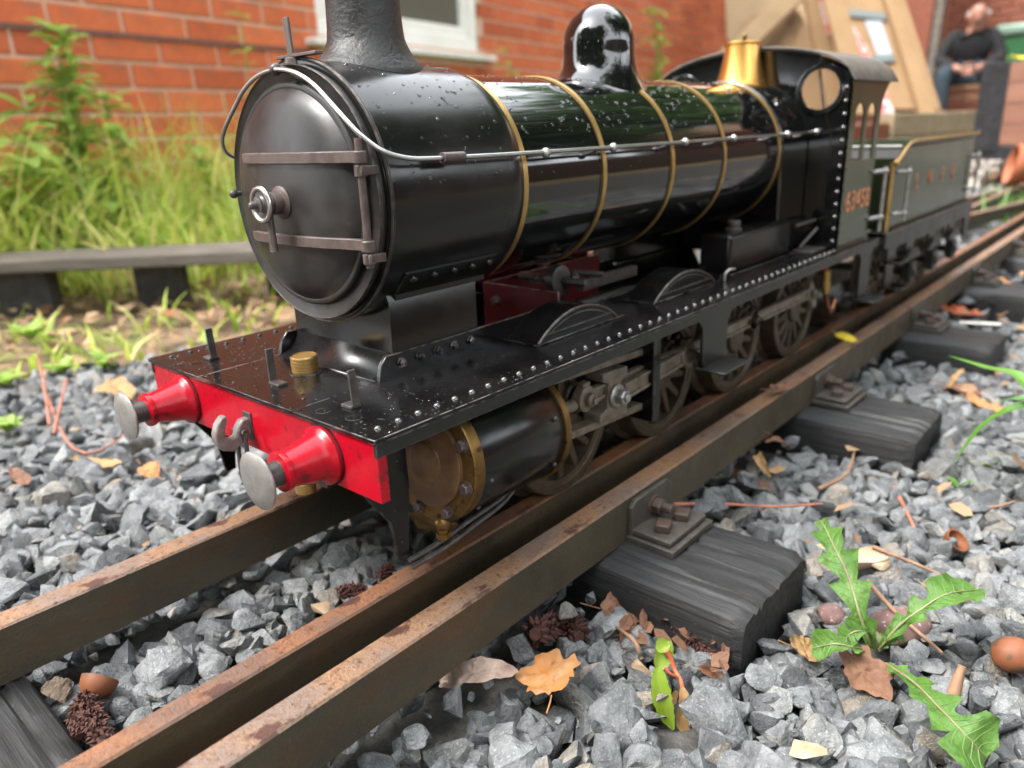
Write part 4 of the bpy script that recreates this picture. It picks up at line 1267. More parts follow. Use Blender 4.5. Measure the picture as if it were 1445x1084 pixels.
# ------------------------------------------------------------------ tender
T = empty('tender', (0, 1.15, 0), 'dark olive six-wheeled model tender with brass-edged top, coupled behind the cab', 'tender')
def BT(b, name, m, parent=None, bevel=0, **k):
    return b.build(name, m, parent or T, bevel=bevel, **k)
TY0, TY1, TX = 0.950, 1.355, 0.105
BT(MB().box(-0.1125, 0.1125, 0.936, 1.372, 0.1080, 0.1105), 'footplate', 'plate_black', bevel=0.0003)
for s in (1, -1):
    # outside frame with axle openings
    b = MB()
    pts = [(0.940, 0.1078), (0.940, 0.092), (0.955, 0.090), (0.958, 0.044), (0.985, 0.044), (0.989, 0.088), (1.030, 0.088), (1.033, 0.040), (1.062, 0.040), (1.066, 0.086), (1.135, 0.086), (1.138, 0.040), (1.166, 0.040), (1.170, 0.086),
           (1.242, 0.086), (1.245, 0.040), (1.272, 0.040), (1.276, 0.086), (1.340, 0.086), (1.344, 0.050), (1.364, 0.050), (1.368, 0.1078)]
    b.prism(pts, s * 0.1105, s * 0.1080, 0)
    BT(b, 'outside_frame', 'valance_black', bevel=0.0003)
    for y in (0.9715,):
        BT(MB().box(*sorted((s * 0.106, s * 0.130)), 0.955, 0.990, 0.042, 0.0442), 'step', 'plate_black', bevel=0.0005)
        BT(MB().box(*sorted((s * 0.106, s * 0.124)), 0.956, 0.989, 0.072, 0.0740), 'step', 'plate_black', bevel=0.0005)
    for y in (1.0475, 1.152, 1.2585):
        b = MB().box(*sorted((s * 0.1105, s * 0.1185)), y - 0.011, y + 0.011, 0.036, 0.062)
        b.lathe((s * 0.1185, y, 0.049), (s, 0, 0), [(0.006, 0), (0.006, 0.002), (0.003, 0.003)], 16)
        BT(b, 'axlebox', 'valance_black', bevel=0.001)
        b = MB()
        for k in range(5):
            hl = 0.034 - k * 0.005
            b.box(*sorted((s * 0.1112, s * 0.1165)), y - hl, y + hl, 0.0655 + k * 0.0026, 0.0678 + k * 0.0026)
        BT(b, 'leaf_spring', 'valance_black', bevel=0.0003)
    for y in (1.0475, 1.152, 1.2585):
        wheel(T, s, y, 0.046, 0.046, 0.0655, 12, None, 'wheel_brown')
    # tank side: straight panel with the front upper corner swept down
    pts = [(TY0, 0.1108), (TY1, 0.1108), (TY1, 0.2015), (1.015, 0.2015), (1.000, 0.2000), (0.985, 0.1950), (0.968, 0.1870), (TY0, 0.1800)]
    pan = BT(MB().prism(pts, s * TX, s * (TX - 0.002), 0), 'tank_side', 'green_black', bevel=0.0003)
    # flared coping and brass beading along the top edge
    b = MB()
    ed = [(TY0, 0.1800), (0.968, 0.1870), (0.985, 0.1950), (1.000, 0.2000), (1.015, 0.2015), (TY1, 0.2015)]
    cop = []
    for y, z in ed:
        cop.append([(s * (TX - 0.0015), y, z), (s * (TX + 0.0035), y, z + 0.004), (s * (TX + 0.0050), y, z + 0.0065), (s * (TX + 0.0030), y, z + 0.0065), (s * (TX - 0.0025), y, z + 0.002)])
    vs = [p for r in cop for p in r]
    fs = [(i * 5 + k, i * 5 + (k + 1) % 5, i * 5 + 5 + (k + 1) % 5, i * 5 + 5 + k) for i in range(len(ed) - 1) for k in range(5)]
    b.add(vs, fs + [(4, 3, 2, 1, 0), tuple(len(vs) - 5 + k for k in range(5))])
    BT(b, 'coping', 'green_black', pan)
    b = MB().tube([(s * (TX + 0.0045), y, z + 0.0068) for y, z in ed], 0.0017, 8)
    b.sphere((s * (TX + 0.0045), TY0, 0.1868), 0.0036, 12, 6)
    b.tube([(s * (TX + 0.0012), TY0, 0.1868), (s * (TX + 0.0012), TY0, 0.111)], 0.0028, 8)
    BT(b, 'brass_edge', 'brass', pan)
    # handrails on pillars
    for y, off in ((0.988, 0.006), (1.362, 0.004)):
        b = MB().tube([(s * (TX + off + 0.003), y, 0.119), (s * (TX + off + 0.003), y, 0.182)], 0.0021, 10)
        for z in (0.128, 0.176):
            b.sphere((s * (TX + off + 0.003), y, z), 0.0034, 10, 5)
            b.tube([(s * (TX + off + 0.003), y, z), (s * (TX - 0.001), y - 0.012, z)], 0.0016, 8)
            b.sphere((s * (TX + off * 0.4), y - 0.007, z), 0.0025, 8, 4)
        BT(b, 'handrail', 'steel', pan)
    if s > 0:
        for ch, y in zip('LNER', (1.062, 1.124, 1.184, 1.243)):
            text_mesh(ch, 'letter', 0.0265, (TX + 0.0004, y, 0.1585), (0, 1, 0), (0, 0, 1), 'transfer_orange', pan)
    b = MB()
    y = 0.95
    while y < 1.37:
        b.sphere((s * 0.1095, y, 0.1104), 0.0014, 6, 3, half=True)
        y += 0.0105
    BT(b, 'edge_rivets', 'plate_black', kind='stuff')
BT(MB().box(-TX + 0.002, TX - 0.002, TY1 - 0.002, TY1, 0.1108, 0.2015), 'tank_back', 'green_black', bevel=0.0003)
BT(MB().box(-TX + 0.002, TX - 0.002, 1.00, 1.002, 0.1108, 0.190), 'coal_plate', 'green_black', bevel=0.0003)
BT(MB().box(-TX + 0.002, TX - 0.002, 1.002, TY1 - 0.002, 0.170, 0.186), 'tank_top', 'soot_black')
BT(MB().box(-0.1100, 0.1100, 1.3725, 1.3765, 0.078, 0.1105), 'rear_beam', 'bright_red', bevel=0.0004)
BT(MB().box(-0.06, 0.06, 0.95, 1.36, 0.075, 0.1075), 'inner_frame', 'soot_black')
for y in (1.0475, 1.152, 1.2585):
    BT(MB().cyl((-0.107, y, 0.049), (0.107, y, 0.049), 0.005, 12), 'axle', 'wheel_dark')
BT(MB().box(-0.095, 0.095, 0.905, 0.9365, 0.1112, 0.113), 'fall_plate', 'steel', bevel=0.0004)
BT(MB().lathe((0.0, 0.999, 0.203), (1, 0, 0), [(0.0016, -0.10), (0.0016, 0.10)], 10), 'front_rail', 'steel')
# ------------------------------------------------------------------ ballast stones
def stone_variant(seed, cuts=2, rough=0.05):
    rnd = random.Random(seed)
    bm = bmesh.new()
    ex, ey, ez = 1.0, rnd.uniform(0.62, 0.95), rnd.uniform(0.45, 0.8)
    for i in range(rnd.randint(9, 14)):
        v = Vector((rnd.gauss(0, 1), rnd.gauss(0, 1), rnd.gauss(0, 1))).normalized()
        mxc = max(abs(v.x), abs(v.y), abs(v.z))
        k = (1.0 / mxc) ** rnd.uniform(0.25, 0.75) * rnd.uniform(0.82, 1.05)
        bm.verts.new((v.x * ex * k, v.y * ey * k, v.z * ez * k))
    r = bmesh.ops.convex_hull(bm, input=bm.verts)
    dead = list({g for g in r['geom_interior'] + r['geom_unused'] if isinstance(g, bmesh.types.BMVert) and g.is_valid})
    if dead:
        bmesh.ops.delete(bm, geom=dead, context='VERTS')
    bmesh.ops.triangulate(bm, faces=bm.faces[:])
    if cuts:
        bmesh.ops.subdivide_edges(bm, edges=bm.edges[:], cuts=cuts, use_grid_fill=True)
        bmesh.ops.smooth_vert(bm, verts=bm.verts[:], factor=0.38, use_axis_x=True, use_axis_y=True, use_axis_z=True)
        bmesh.ops.triangulate(bm, faces=bm.faces[:])
        for v in bm.verts:
            q = v.co * 1.7 + Vector((seed * 3.1, 0, 0))
            v.co += v.co.normalized() * (noise.noise(q) * rough * 1.3 + noise.noise(q * 2.7) * rough * 0.8 + noise.noise(q * 6) * rough * 0.35)
    bmesh.ops.recalc_face_normals(bm, faces=bm.faces[:])
    bm.verts.index_update()
    V = np.array([v.co[:] for v in bm.verts], dtype=np.float32)
    F = np.array([[v.index for v in f.verts] for f in bm.faces], dtype=np.int32)
    bm.free()
    V -= (V.max(0) + V.min(0)) / 2
    return V, F
HI = [stone_variant(i, 3, 0.085) for i in range(26)]
MID = [stone_variant(100 + i, 1, 0.08) for i in range(16)]
LO = [stone_variant(200 + i, 0) for i in range(14)]
def mesh_from(Vs, Fs, name, sharp=28):
    V = np.concatenate(Vs)
    F = np.concatenate(Fs)
    me = bpy.data.meshes.new(name)
    me.vertices.add(len(V))
    me.vertices.foreach_set('co', V.astype(np.float32).ravel())
    me.loops.add(len(F) * 3)
    me.loops.foreach_set('vertex_index', F.astype(np.int32).ravel())
    me.polygons.add(len(F))
    me.polygons.foreach_set('loop_start', np.arange(0, len(F) * 3, 3, dtype=np.int32))
    me.update(calc_edges=True)
    if sharp:
        me.polygons.foreach_set('use_smooth', np.ones(len(F), dtype=bool))
        me.set_sharp_from_angle(angle=radians(sharp))
    me.validate()
    return me
def bed_left(y):            # left edge of the stone bed
    return -0.80 + 0.20 * max(0, min(1, y)) + 0.05 * noise.noise(Vector((y * 5, 0, 0)))
def blocked(x, y, r):
    for kx, ky, kr in KEEP:
        if (x - kx) ** 2 + (y - ky) ** 2 < (kr + r * 0.6) ** 2:
            return True
    for a, b_ in RAILS:
        if a - r * 0.5 < x < b_ + r * 0.5:
            return True
    for y0, y1, x1 in SLP:
        if -0.132 - r * 0.7 < x < x1 + r * 0.8 and y0 - r * 0.8 < y < y1 + r * 0.8:
            return True
    return False
def visible(x, y, z, m=420):
    p = proj((x, y, z))
    return bool(p and -m < p[0] < 1445 + m and -m < p[1] < 1084 + m * 1.5)
# specials get their own place: keep stones off
KEEP = []
for kp, kz, kr in (((962, 985), -0.064, 0.008), ((952, 1015), -0.056, 0.009), ((1232, 905), -0.064, 0.010), ((1208, 788), -0.061, 0.012), ((1268, 884), -0.064, 0.012), ((776, 955), -0.05, 0.004)):
    q_ = on(kp, 2, kz)
    KEEP.append((q_.x, q_.y, kr))
rng = random.Random(11)
class Grid:
    def __init__(s, c=0.036):
        s.c, s.d = c, {}
    def ok(s, x, y, r, k):
        i, j = int(x // s.c), int(y // s.c)
        for a in (-1, 0, 1):
            for b_ in (-1, 0, 1):
                for (X, Y, R) in s.d.get((i + a, j + b_), ()):
                    if (X - x) ** 2 + (Y - y) ** 2 < (k * (R + r)) ** 2:
                        return False
        return True
    def put(s, x, y, r):
        s.d.setdefault((int(x // s.c), int(y // s.c)), []).append((x, y, r))
def scatter(n, region, rlo, rhi, k, seed):
    rnd = random.Random(seed)
    g = Grid()
    out = []
    x0, x1, y0, y1 = region
    for _ in range(n):
        x, y = rnd.uniform(x0, x1), rnd.uniform(y0, y1)
        if x < bed_left(y):
            continue
        r = rlo + (rhi - rlo) * rnd.random() ** 1.7
        if not visible(x, y, -0.05) or blocked(x, y, r) or not g.ok(x, y, r, k):
            continue
        g.put(x, y, r)
        out.append((x, y, r))
    return out
def surf(x, y):              # height of the stone surface
    z = -0.0475 + 0.006 * noise.noise(Vector((x * 6, y * 6, 1.5)))
    if x > 0.125:
        z -= 0.0185
    if x < -0.085:
        z += 0.004 - 0.010 * min(1, max(0, (-0.25 - x) / 0.3))
    return z
near = scatter(140000, (-0.95, 1.15, -0.10, 1.25), 0.0074, 0.0165, 0.74, 3)
lower = scatter(44000, (-0.95, 1.15, -0.10, 1.25), 0.009, 0.014, 0.80, 4)
far = scatter(16000, (-0.75, 1.5, 1.25, 3.6), 0.011, 0.019, 0.82, 5)
stones = []
for (x, y, r) in near:
    p = proj((x, y, -0.05))
    stones.append((r / p[2], x, y, r))
stones.sort(reverse=True)
vis = [s for s in stones if (lambda p: -10 < p[0] < 1455 and 330 < p[1] < 1110)(proj((s[1], s[2], -0.05)))]
chosen = set(id(s) for s in vis[:300])
HM = []
for i, (V, F) in enumerate(HI):
    me = mesh_from([V * 0.0135], [F], 'ballast_stone')
    me.materials.append(MATS['stone'])
    HM.append(me)
def rand_rot(rnd, flat=0.55):
    return (Matrix.Rotation(rnd.uniform(0, 2 * pi), 3, 'Z') @ Matrix.Rotation(rnd.gauss(0, flat), 3, 'X') @ Matrix.Rotation(rnd.gauss(0, flat), 3, 'Y'))
Vs, Fs, off = [], [], 0
rnd = random.Random(5)
def put_stuff(var, x, y, z, r, rot):
    global off
    V, F = var
    R = np.array(rot, dtype=np.float32) * r
    Vs.append(V @ R.T + np.array([x, y, z], dtype=np.float32))
    Fs.append(F + off)
    off += len(V)
REG = {'mid': ('grey angular ballast stone lying between the two wheel-carrying rails', 'ballast stones between the rails'),
       'gap': ('grey ballast stone wedged between the middle rail and the outer rail', 'ballast stones between the close pair of rails'),
       'right': ('grey broken ballast stone on the dandelion side, outside the outermost rail', 'ballast stones outside the outer rail'),
       'left': ('grey broken ballast stone on the brick-wall side, outside the far rail', 'ballast stones on the wall side of the track')}
SCK = 1.42
MARKS = [((776, 955), 'next to the bright orange lobed leaf'), ((668, 948), 'next to the curled papery leaf'), ((945, 985), 'around the red-stemmed seedling'), ((1232, 905), 'around the dandelion crown'),
         ((1370, 1045), 'beside the tip of the big dandelion leaf'), ((1208, 790), 'beside the pale tan sandstone lump'), ((1428, 924), 'beside the whole hazelnut'), ((1352, 762), 'beside the open half shell'),
         ((790, 880), 'beside the dark red catkin clump'), ((1060, 960), 'at the foot of the near sleeper end'), ((1140, 1062), 'beside the small yellow-brown stone'), ((144, 960), 'around the orange half nut shell'),
         ((130, 1015), 'beside the catkins between the rails'), ((455, 860), 'beside the yellowish stone between the rails'), ((500, 832), 'beside the dark red catkin between the rails'), ((1160, 690), 'beside the straw-coloured root'),
         ((140, 655), 'near the tan leaf on the wall side'), ((208, 662), 'near the small orange leaf on the wall side'), ((620, 1060), 'close against the outer rail, short of the papery leaf'), ((1300, 720), 'beside the short red twig')]
MARKS = [(on(p, 2, -0.045), t) for p, t in MARKS]
for s in stones:
    _, x, y, r = s
    z = surf(x, y) - 0.002 + rnd.uniform(-0.004, 0.004)
    rot = rand_rot(rnd)
    R_ = r * SCK * rnd.uniform(0.92, 1.1)
    if id(s) in chosen:
        o = bpy.data.objects.new('ballast_stone', rnd.choice(HM))
        COL.objects.link(o)
        o.matrix_world = Matrix.Translation((x, y, z)) @ rot.to_4x4() @ Matrix.Scale(R_ / 0.0135, 4)
        reg = 'right' if x > RAILS[2][1] else ('gap' if x > RAILS[1][1] else ('mid' if x > RAILS[0][0] else 'left'))
        best = min(MARKS, key=lambda mk: (mk[0].x - x) ** 2 + (mk[0].y - y) ** 2)
        if sqrt((best[0].x - x) ** 2 + (best[0].y - y) ** 2) < 0.05:
            tag(o, 'grey ballast stone ' + best[1], 'stone', 'stones ' + best[1])
        else:
            tag(o, REG[reg][0], 'stone', REG[reg][1])
    else:
        depth = proj((x, y, z))[2]
        pq = proj((x, y, z))
        inside = -60 < pq[0] < 1500 and pq[1] < 1150
        put_stuff(rnd.choice(HI if depth < 0.62 and inside else MID), x, y, z, R_, rot)
for (x, y, r) in lower:
    put_stuff(rnd.choice(MID), x, y, surf(x, y) - 0.0075 + rnd.uniform(-0.003, 0.003), r * 1.5, rand_rot(rnd))
for (x, y, r) in far:
    put_stuff(rnd.choice(MID if y < 2 else LO), x, y, surf(x, y) - 0.003 + rnd.uniform(-0.004, 0.004), r * 1.4, rand_rot(rnd))
fill = scatter(50000, (-0.95, 0.95, -0.10, 1.25), 0.007, 0.012, 0.74, 33)
for (x, y, r) in fill:
    put_stuff(rnd.choice(MID), x, y, surf(x, y) - 0.0055 + rnd.uniform(-0.003, 0.002), r * 1.4, rand_rot(rnd, 0.9))
grit = scatter(30000, (-0.85, 0.85, -0.05, 1.1), 0.0025, 0.0055, 0.9, 21)
for (x, y, r) in grit[:9000]:
    put_stuff(rnd.choice(LO), x, y, surf(x, y) - 0.004 + rnd.uniform(-0.006, 0.004), r * 1.2, rand_rot(rnd, 1.2))
me = mesh_from(Vs, Fs, 'ballast')
me.materials.append(MATS['stone'])
bo = bpy.data.objects.new('ballast', me)
COL.objects.link(bo)
tag(bo, 'bed of small grey broken stone under and around the track', 'ballast', kind='stuff')
print('stones', len(stones), len(lower), len(far), 'tris', sum(len(f) for f in Fs))

# odd stones of their own colour
def og(p, ax, z):
    q = on(p, 2, z)
    return on(p, 2, z - 0.0185) if q.x > 0.128 else q
def odd_stone(px, r, sc, m, seed, label, z=None, cuts=3, rough=0.03, rz=0):
    z = -0.043 if z is None else z
    p = og(px, 2, z)
    V, F = stone_variant(seed, cuts, rough)
    b = MB().add([Vector((v[0] * sc[0], v[1] * sc[1], v[2] * sc[2])) * r for v in V], [tuple(f) for f in F])
    o = b.build('stone', m, smooth=45)
    o.location = p
    o.rotation_euler = (0, 0, rz)
    return tag(o, label, 'stone')
def pebble(px, sc, m, label, z, rz=0, seed=1):
    p = og(px, 2, z)
    b = MB().sphere((0, 0, 0), 1.0, 24, 10)
    b.v = [Vector((v.x * sc[0], v.y * sc[1], v.z * sc[2])) * (1 + 0.10 * noise.noise(v * 1.3 + Vector((seed, 0, 0)))) for v in b.v]
    o = b.build('pebble', m, smooth=80)
    o.location = p
    o.rotation_euler = (0.15, -0.1, rz)
    return tag(o, label, 'stone')
odd_stone((1208, 788), 0.0200, (1.15, 0.85, 0.85), 'tan_stone', 41, 'pale tan sandstone lump behind the upright dandelion leaf', rz=0.6)
pebble((1268, 884), (0.0195, 0.0125, 0.0105), 'pink_stone', 'smooth dark pink pebble beside the dandelion crown', -0.046, rz=0.75)
pebble((1173, 868), (0.009, 0.0075, 0.007), 'pink_stone', 'small brownish pebble left of the dandelion', -0.05, rz=0.2, seed=3)
odd_stone((1140, 1062), 0.0100, (1, 1, 0.8), 'tan_stone', 44, 'small yellow-brown stone among the grey stones in front of the sleeper')
odd_stone((455, 860), 0.0105, (1, 1, 0.7), 'tan_stone', 45, 'yellowish stone lying between the rails below the engine', z=-0.048)
odd_stone((1240, 795), 0.0085, (1, 1, 0.8), 'tan_stone', 46, 'little brown stone beside the pale tan sandstone lump')
odd_stone((905, 945), 0.0075, (1.0, 0.8, 1.2), 'tan_stone', 47, 'small upright ochre stone behind the red-stemmed seedling')
# ------------------------------------------------------------------ leaves, twigs, shells, plants on the ballast
def leaf_surface(spine, width, n_side=4, cup=0.25, ripple=0.0, normal=None, seed=0, fold=0.0):
    """leaf blade along a 3D spine; width(t) gives (left, right) half widths"""
    pts = [Vector(p) for p in spine]
    n = len(pts)
    b = MB()
    vs = []
    for i, p in enumerate(pts):
        t = (pts[min(i + 1, n - 1)] - pts[max(i - 1, 0)]).normalized()
        up = Vector(normal or (0, 0, 1))
        side = t.cross(up)
        side = side.normalized() if side.length > 1e-6 else Vector((1, 0, 0))
        nn = side.cross(t).normalized()
        wl_, wr_ = width(i / (n - 1))
        for k in range(-n_side, n_side + 1):
            f = k / n_side
            w_ = wr_ if f > 0 else wl_
            q = p + side * (f * w_) + nn * (abs(f) ** 1.5 * w_ * cup)
            if ripple:
                q += nn * (noise.noise(Vector((q.x * 130, q.y * 130, seed))) * ripple * (0.3 + abs(f)))
            vs.append(q)
    m = 2 * n_side + 1
    fs = [(i * m + k, i * m + k + 1, (i + 1) * m + k + 1, (i + 1) * m + k) for i in range(n - 1) for k in range(m - 1)]
    return b.add(vs, fs)
def px_curve(pts, k=6):
    """photo pixels with heights -> smooth 3D curve"""
    return catmull([og((x, y), 2, z) for x, y, z in pts], k)
def dry_leaf(px, size, m, label, z=-0.040, rz=0.0, tilt=(0.2, 0.1), curl=0.5, lobes=5, seed=1, group=None, aspect=0.8, name='dry_leaf'):
    """fallen leaf: lobed outline, curled and crumpled, with a stalk and raised midrib"""
    rnd = random.Random(seed)
    b = MB()
    NA, NR = 48, 7
    vs = [Vector((0, 0, 0))]
    for j in range(1, NR + 1):
        for k in range(NA):
            a = 2 * pi * k / NA
            rr = 1.0
            if lobes:
                rr = 0.72 + 0.28 * abs(cos(lobes * a / 2)) ** 0.6 + 0.05 * cos(11 * a + seed) + 0.05 * rnd.uniform(-1, 1) * (j == NR)
                rr *= 1.0 + 0.18 * cos(a)
            else:
                rr = 1.0 / (1 + 0.9 * abs(sin(a)) ** 1.0) ** 0.4 * (0.85 + 0.3 * cos(a) ** 2) + 0.03 * rnd.uniform(-1, 1) * (j == NR)
            r = j / NR * rr
            x, y = r * cos(a), r * sin(a) * aspect
            zz = curl * (0.45 * y * y + 0.25 * x * x * (1 if seed % 2 else -1)) + 0.17 * noise.noise(Vector((x * 2.5, y * 2.5, seed))) + 0.09 * noise.noise(Vector((x * 6, y * 6, seed)))
            zz -= 0.05 * math.exp(-(y * 9) ** 2)
            vs.append(Vector((x, y, zz)))
    fs = [(0, 1 + k, 1 + (k + 1) % NA) for k in range(NA)]
    for j in range(NR - 1):
        for k in range(NA):
            k2 = (k + 1) % NA
            fs.append((1 + j * NA + k, 1 + (j + 1) * NA + k, 1 + (j + 1) * NA + k2, 1 + j * NA + k2))
    b.add([v * size for v in vs], fs)
    b.tube([Vector((-0.9, 0, 0.02)) * size, Vector((-1.25, 0.05, 0.06)) * size, Vector((-1.6, 0.18, 0.02)) * size], 0.025 * size, 5)
    o = b.build(name, m, smooth=60)
    o.location = og(px, 2, z)
    o.rotation_euler = (tilt[0], tilt[1], rz)
    return tag(o, label, 'leaf', group)
dry_leaf((776, 955), 0.0190, 'orange_leaf', 'bright orange lobed leaf lying flat on stones in front of the outer rail', -0.0285, rz=2.3, tilt=(-0.25, 0.1), curl=0.25, lobes=5, seed=3, aspect=0.95)
dry_leaf((668, 948), 0.0200, 'grey_leaf', 'curled greyish papery leaf against the outer rail', -0.040, rz=0.7, tilt=(0.5, -0.2), curl=1.5, lobes=0, seed=4, aspect=0.5)
dry_leaf((1137, 917), 0.0155, 'tan_leaf', 'golden tan leaf leaning beside the sleeper end', -0.040, rz=1.2, tilt=(0.5, 0.5), curl=0.6, lobes=0, seed=5, aspect=0.8)
dry_leaf((1218, 946), 0.0185, 'brown_leaf', 'crumpled reddish-brown leaf under the dandelion crown', -0.040, rz=-0.6, tilt=(0.2, 0.3), curl=0.9, lobes=5, seed=7, aspect=0.7)
dry_leaf((1045, 672), 0.0260, 'brown_leaf', 'broad brown leaf lying against the outer rail beyond the bracket', -0.040, rz=0.2, tilt=(0.1, 0.2), curl=0.5, lobes=0, seed=8, aspect=0.6)
dry_leaf((1088, 665), 0.0120, 'tan_leaf', 'small curled orange-tan leaf beside the broad brown leaf', -0.040, rz=1.0, tilt=(0.3, 0.2), curl=1.8, lobes=0, seed=9, aspect=0.5)
dry_leaf((1070, 645), 0.0160, 'tan_leaf', 'twisted pale yellow-tan leaf beside the outer rail', -0.040, rz=-0.9, tilt=(0.6, 0.1), curl=2.0, lobes=0, seed=10, aspect=0.4)
dry_leaf((1185, 618), 0.0240, 'orange_leaf', 'long crumpled orange leaf in front of the second sleeper', -0.042, rz=-0.35, tilt=(0.2, 0.1), curl=1.6, lobes=3, seed=11, aspect=0.45)
dry_leaf((1103, 622), 0.0160, 'brown_leaf', 'narrow pinkish-brown leaf standing beside the outer rail', -0.038, rz=1.3, tilt=(0.4, 0.5), curl=1.2, lobes=0, seed=12, aspect=0.4)
dry_leaf((1395, 575), 0.0220, 'orange_leaf', 'glossy orange-brown leaf near the green strap leaves', -0.04, rz=-0.4, tilt=(0.2, 0.1), curl=1.0, lobes=0, seed=13, aspect=0.55)
dry_leaf((1360, 548), 0.0220, 'brown_leaf', 'ribbed brown leaf with a rust-red end past the second sleeper', -0.04, rz=0.2, tilt=(0.2, 0.1), curl=0.8, lobes=0, seed=14, aspect=0.5)
dry_leaf((1350, 440), 0.0350, 'red_leaf', 'vivid rust-red leaf on the stones by the third sleeper', -0.04, rz=-0.3, tilt=(0.1, 0.1), curl=0.8, lobes=3, seed=15, aspect=0.5)
dry_leaf((1397, 393), 0.0340, 'orange_leaf', 'orange leaf lying beyond the third sleeper', -0.04, rz=0.3, tilt=(0.1, 0.1), curl=0.6, lobes=5, seed=16, aspect=0.6)
dry_leaf((1393, 420), 0.0230, 'orange_leaf', 'small upright orange leaf behind the rust-red leaf', -0.03, rz=1.5, tilt=(0.6, 0.1), curl=1.0, lobes=0, seed=17, aspect=0.5)
dry_leaf((1348, 532), 0.0140, 'tan_leaf', 'thin beige seed leaf leaning near the third sleeper', -0.03, rz=1.2, tilt=(0.2, -0.7), curl=0.8, lobes=0, seed=18, aspect=0.35)
dry_leaf((1275, 640), 0.0110, 'red_leaf', 'small red-brown leaf at the end of the second sleeper', -0.045, rz=0.8, tilt=(0.2, 0.4), curl=1.0, lobes=0, seed=19, aspect=0.6)
dry_leaf((1195, 476), 0.0110, 'yellow_leaf', 'bright yellow leaf caught on the middle rail', 0.004, rz=0.3, tilt=(0.5, 0.3), curl=0.4, lobes=0, seed=20, aspect=0.8)
dry_leaf((1108, 545), 0.0170, 'brown_leaf', 'brown curled leaf resting on top of the outer rail', 0.0075, rz=1.2, tilt=(0.15, 0.0), curl=0.8, lobes=0, seed=21, aspect=0.5)
dry_leaf((357, 595), 0.0260, 'tan_leaf', 'pale leaf on the stones below the far buffer', -0.04, rz=0.4, tilt=(0.1, 0.1), curl=0.6, lobes=0, seed=22, aspect=0.5) if False else None
dry_leaf((140, 655), 0.0200, 'tan_leaf', 'tan leaf on the stones on the wall side', -0.035, rz=0.6, tilt=(0.2, 0.1), curl=0.8, lobes=0, seed=23, aspect=0.5)
dry_leaf((208, 662), 0.0120, 'orange_leaf', 'small orange leaf on the stones on the wall side', -0.035, rz=0.1, tilt=(0.2, 0.2), curl=1.0, lobes=5, seed=24, aspect=0.8)
dry_leaf((30, 675), 0.0150, 'brown_leaf', 'small brown leaf on the stones on the wall side', -0.035, rz=0.1, tilt=(0.2, 0.2), curl=1.0, lobes=0, seed=25, aspect=0.6)
dry_leaf((160, 545), 0.0300, 'tan_leaf', 'large pale tan leaf at the edge of the stones towards the wall', -0.035, rz=0.2, tilt=(0.1, 0.1), curl=0.5, lobes=3, seed=26, aspect=0.6)
dry_leaf((622, 745), 0.0240, 'tan_leaf', 'flat orange-tan leaf lying between the rails below the cylinder', -0.034, rz=0.3, tilt=(0.1, 0.2), curl=0.3, lobes=0, seed=27, aspect=0.6)
dry_leaf((880, 862), 0.0190, 'brown_leaf', 'crumpled dark brown leaf beside the sleeper and outer rail', -0.040, rz=1.0, tilt=(0.3, 0.3), curl=1.2, lobes=3, seed=28, aspect=0.7)
# mixed small leaf fragments further along, too many to count
def flakes(n, region, z0, smin, smax, seed, name, label, keep=lambda x, y: True, m='litter'):
    rnd = random.Random(seed)
    b = MB()
    c = 0
    while c < n:
        x, y = rnd.uniform(region[0], region[1]), rnd.uniform(region[2], region[3])
        c += 1
        if not keep(x, y):
            continue
        s_ = rnd.uniform(smin, smax)
        M3 = Matrix.Rotation(rnd.uniform(0, 6.28), 3, 'Z') @ Matrix.Rotation(rnd.gauss(0, 0.35), 3, 'X') @ Matrix.Rotation(rnd.gauss(0, 0.35), 3, 'Y')
        asp = rnd.uniform(0.3, 0.8)
        o3 = Vector((x, y, z0 + rnd.uniform(0, 0.008)))
        q = [(-1, 0, 0.1), (-0.4, asp, 0.25), (0.5, asp * 0.8, 0.15), (1, 0, -0.05), (0.4, -asp, 0.2), (-0.5, -asp * 0.9, 0.2), (0, 0, 0)]
        b.add([o3 + M3 @ (Vector(p) * s_) for p in q], [(6, i, (i + 1) % 6) for i in range(6)])
    o = b.build(name, m, smooth=0)
    return tag(o, label, 'leaf litter', kind='stuff')
flakes(1500, (0.13, 0.9, 0.45, 3.2), -0.058, 0.003, 0.011, 2, 'leaf_fragments', 'scattered scraps of brown leaf on the stones right of the track', lambda x, y: random.random() < 0.28 and not blocked(x, y, 0.0))
flakes(500, (-0.75, -0.1, 0.0, 1.2), -0.042, 0.003, 0.008, 6, 'leaf_fragments', 'scattered scraps of brown leaf on the stones on the wall side', lambda x, y: random.random() < 0.25)
flakes(5200, (-1.9, -0.42, 0.1, 3.6), -0.068, 0.006, 0.02, 4, 'leaf_litter', 'brown dead leaves covering the soil between the stones and the grass', lambda x, y: x < bed_left(y) + 0.12 * random.random())
flakes(900, (-0.9, -0.1, 1.4, 4.5), -0.05, 0.01, 0.03, 9, 'leaf_litter', 'dead leaves lying around the bare rails behind the tender')
flakes(220, (0.13, 0.22, 0.33, 0.48), -0.060, 0.003, 0.009, 12, 'leaf_fragments', 'dark leaf scraps packed along the sleeper by the bracket', lambda x, y: (y < 0.356) and random.random() < 0.8, 'brown_leaf')
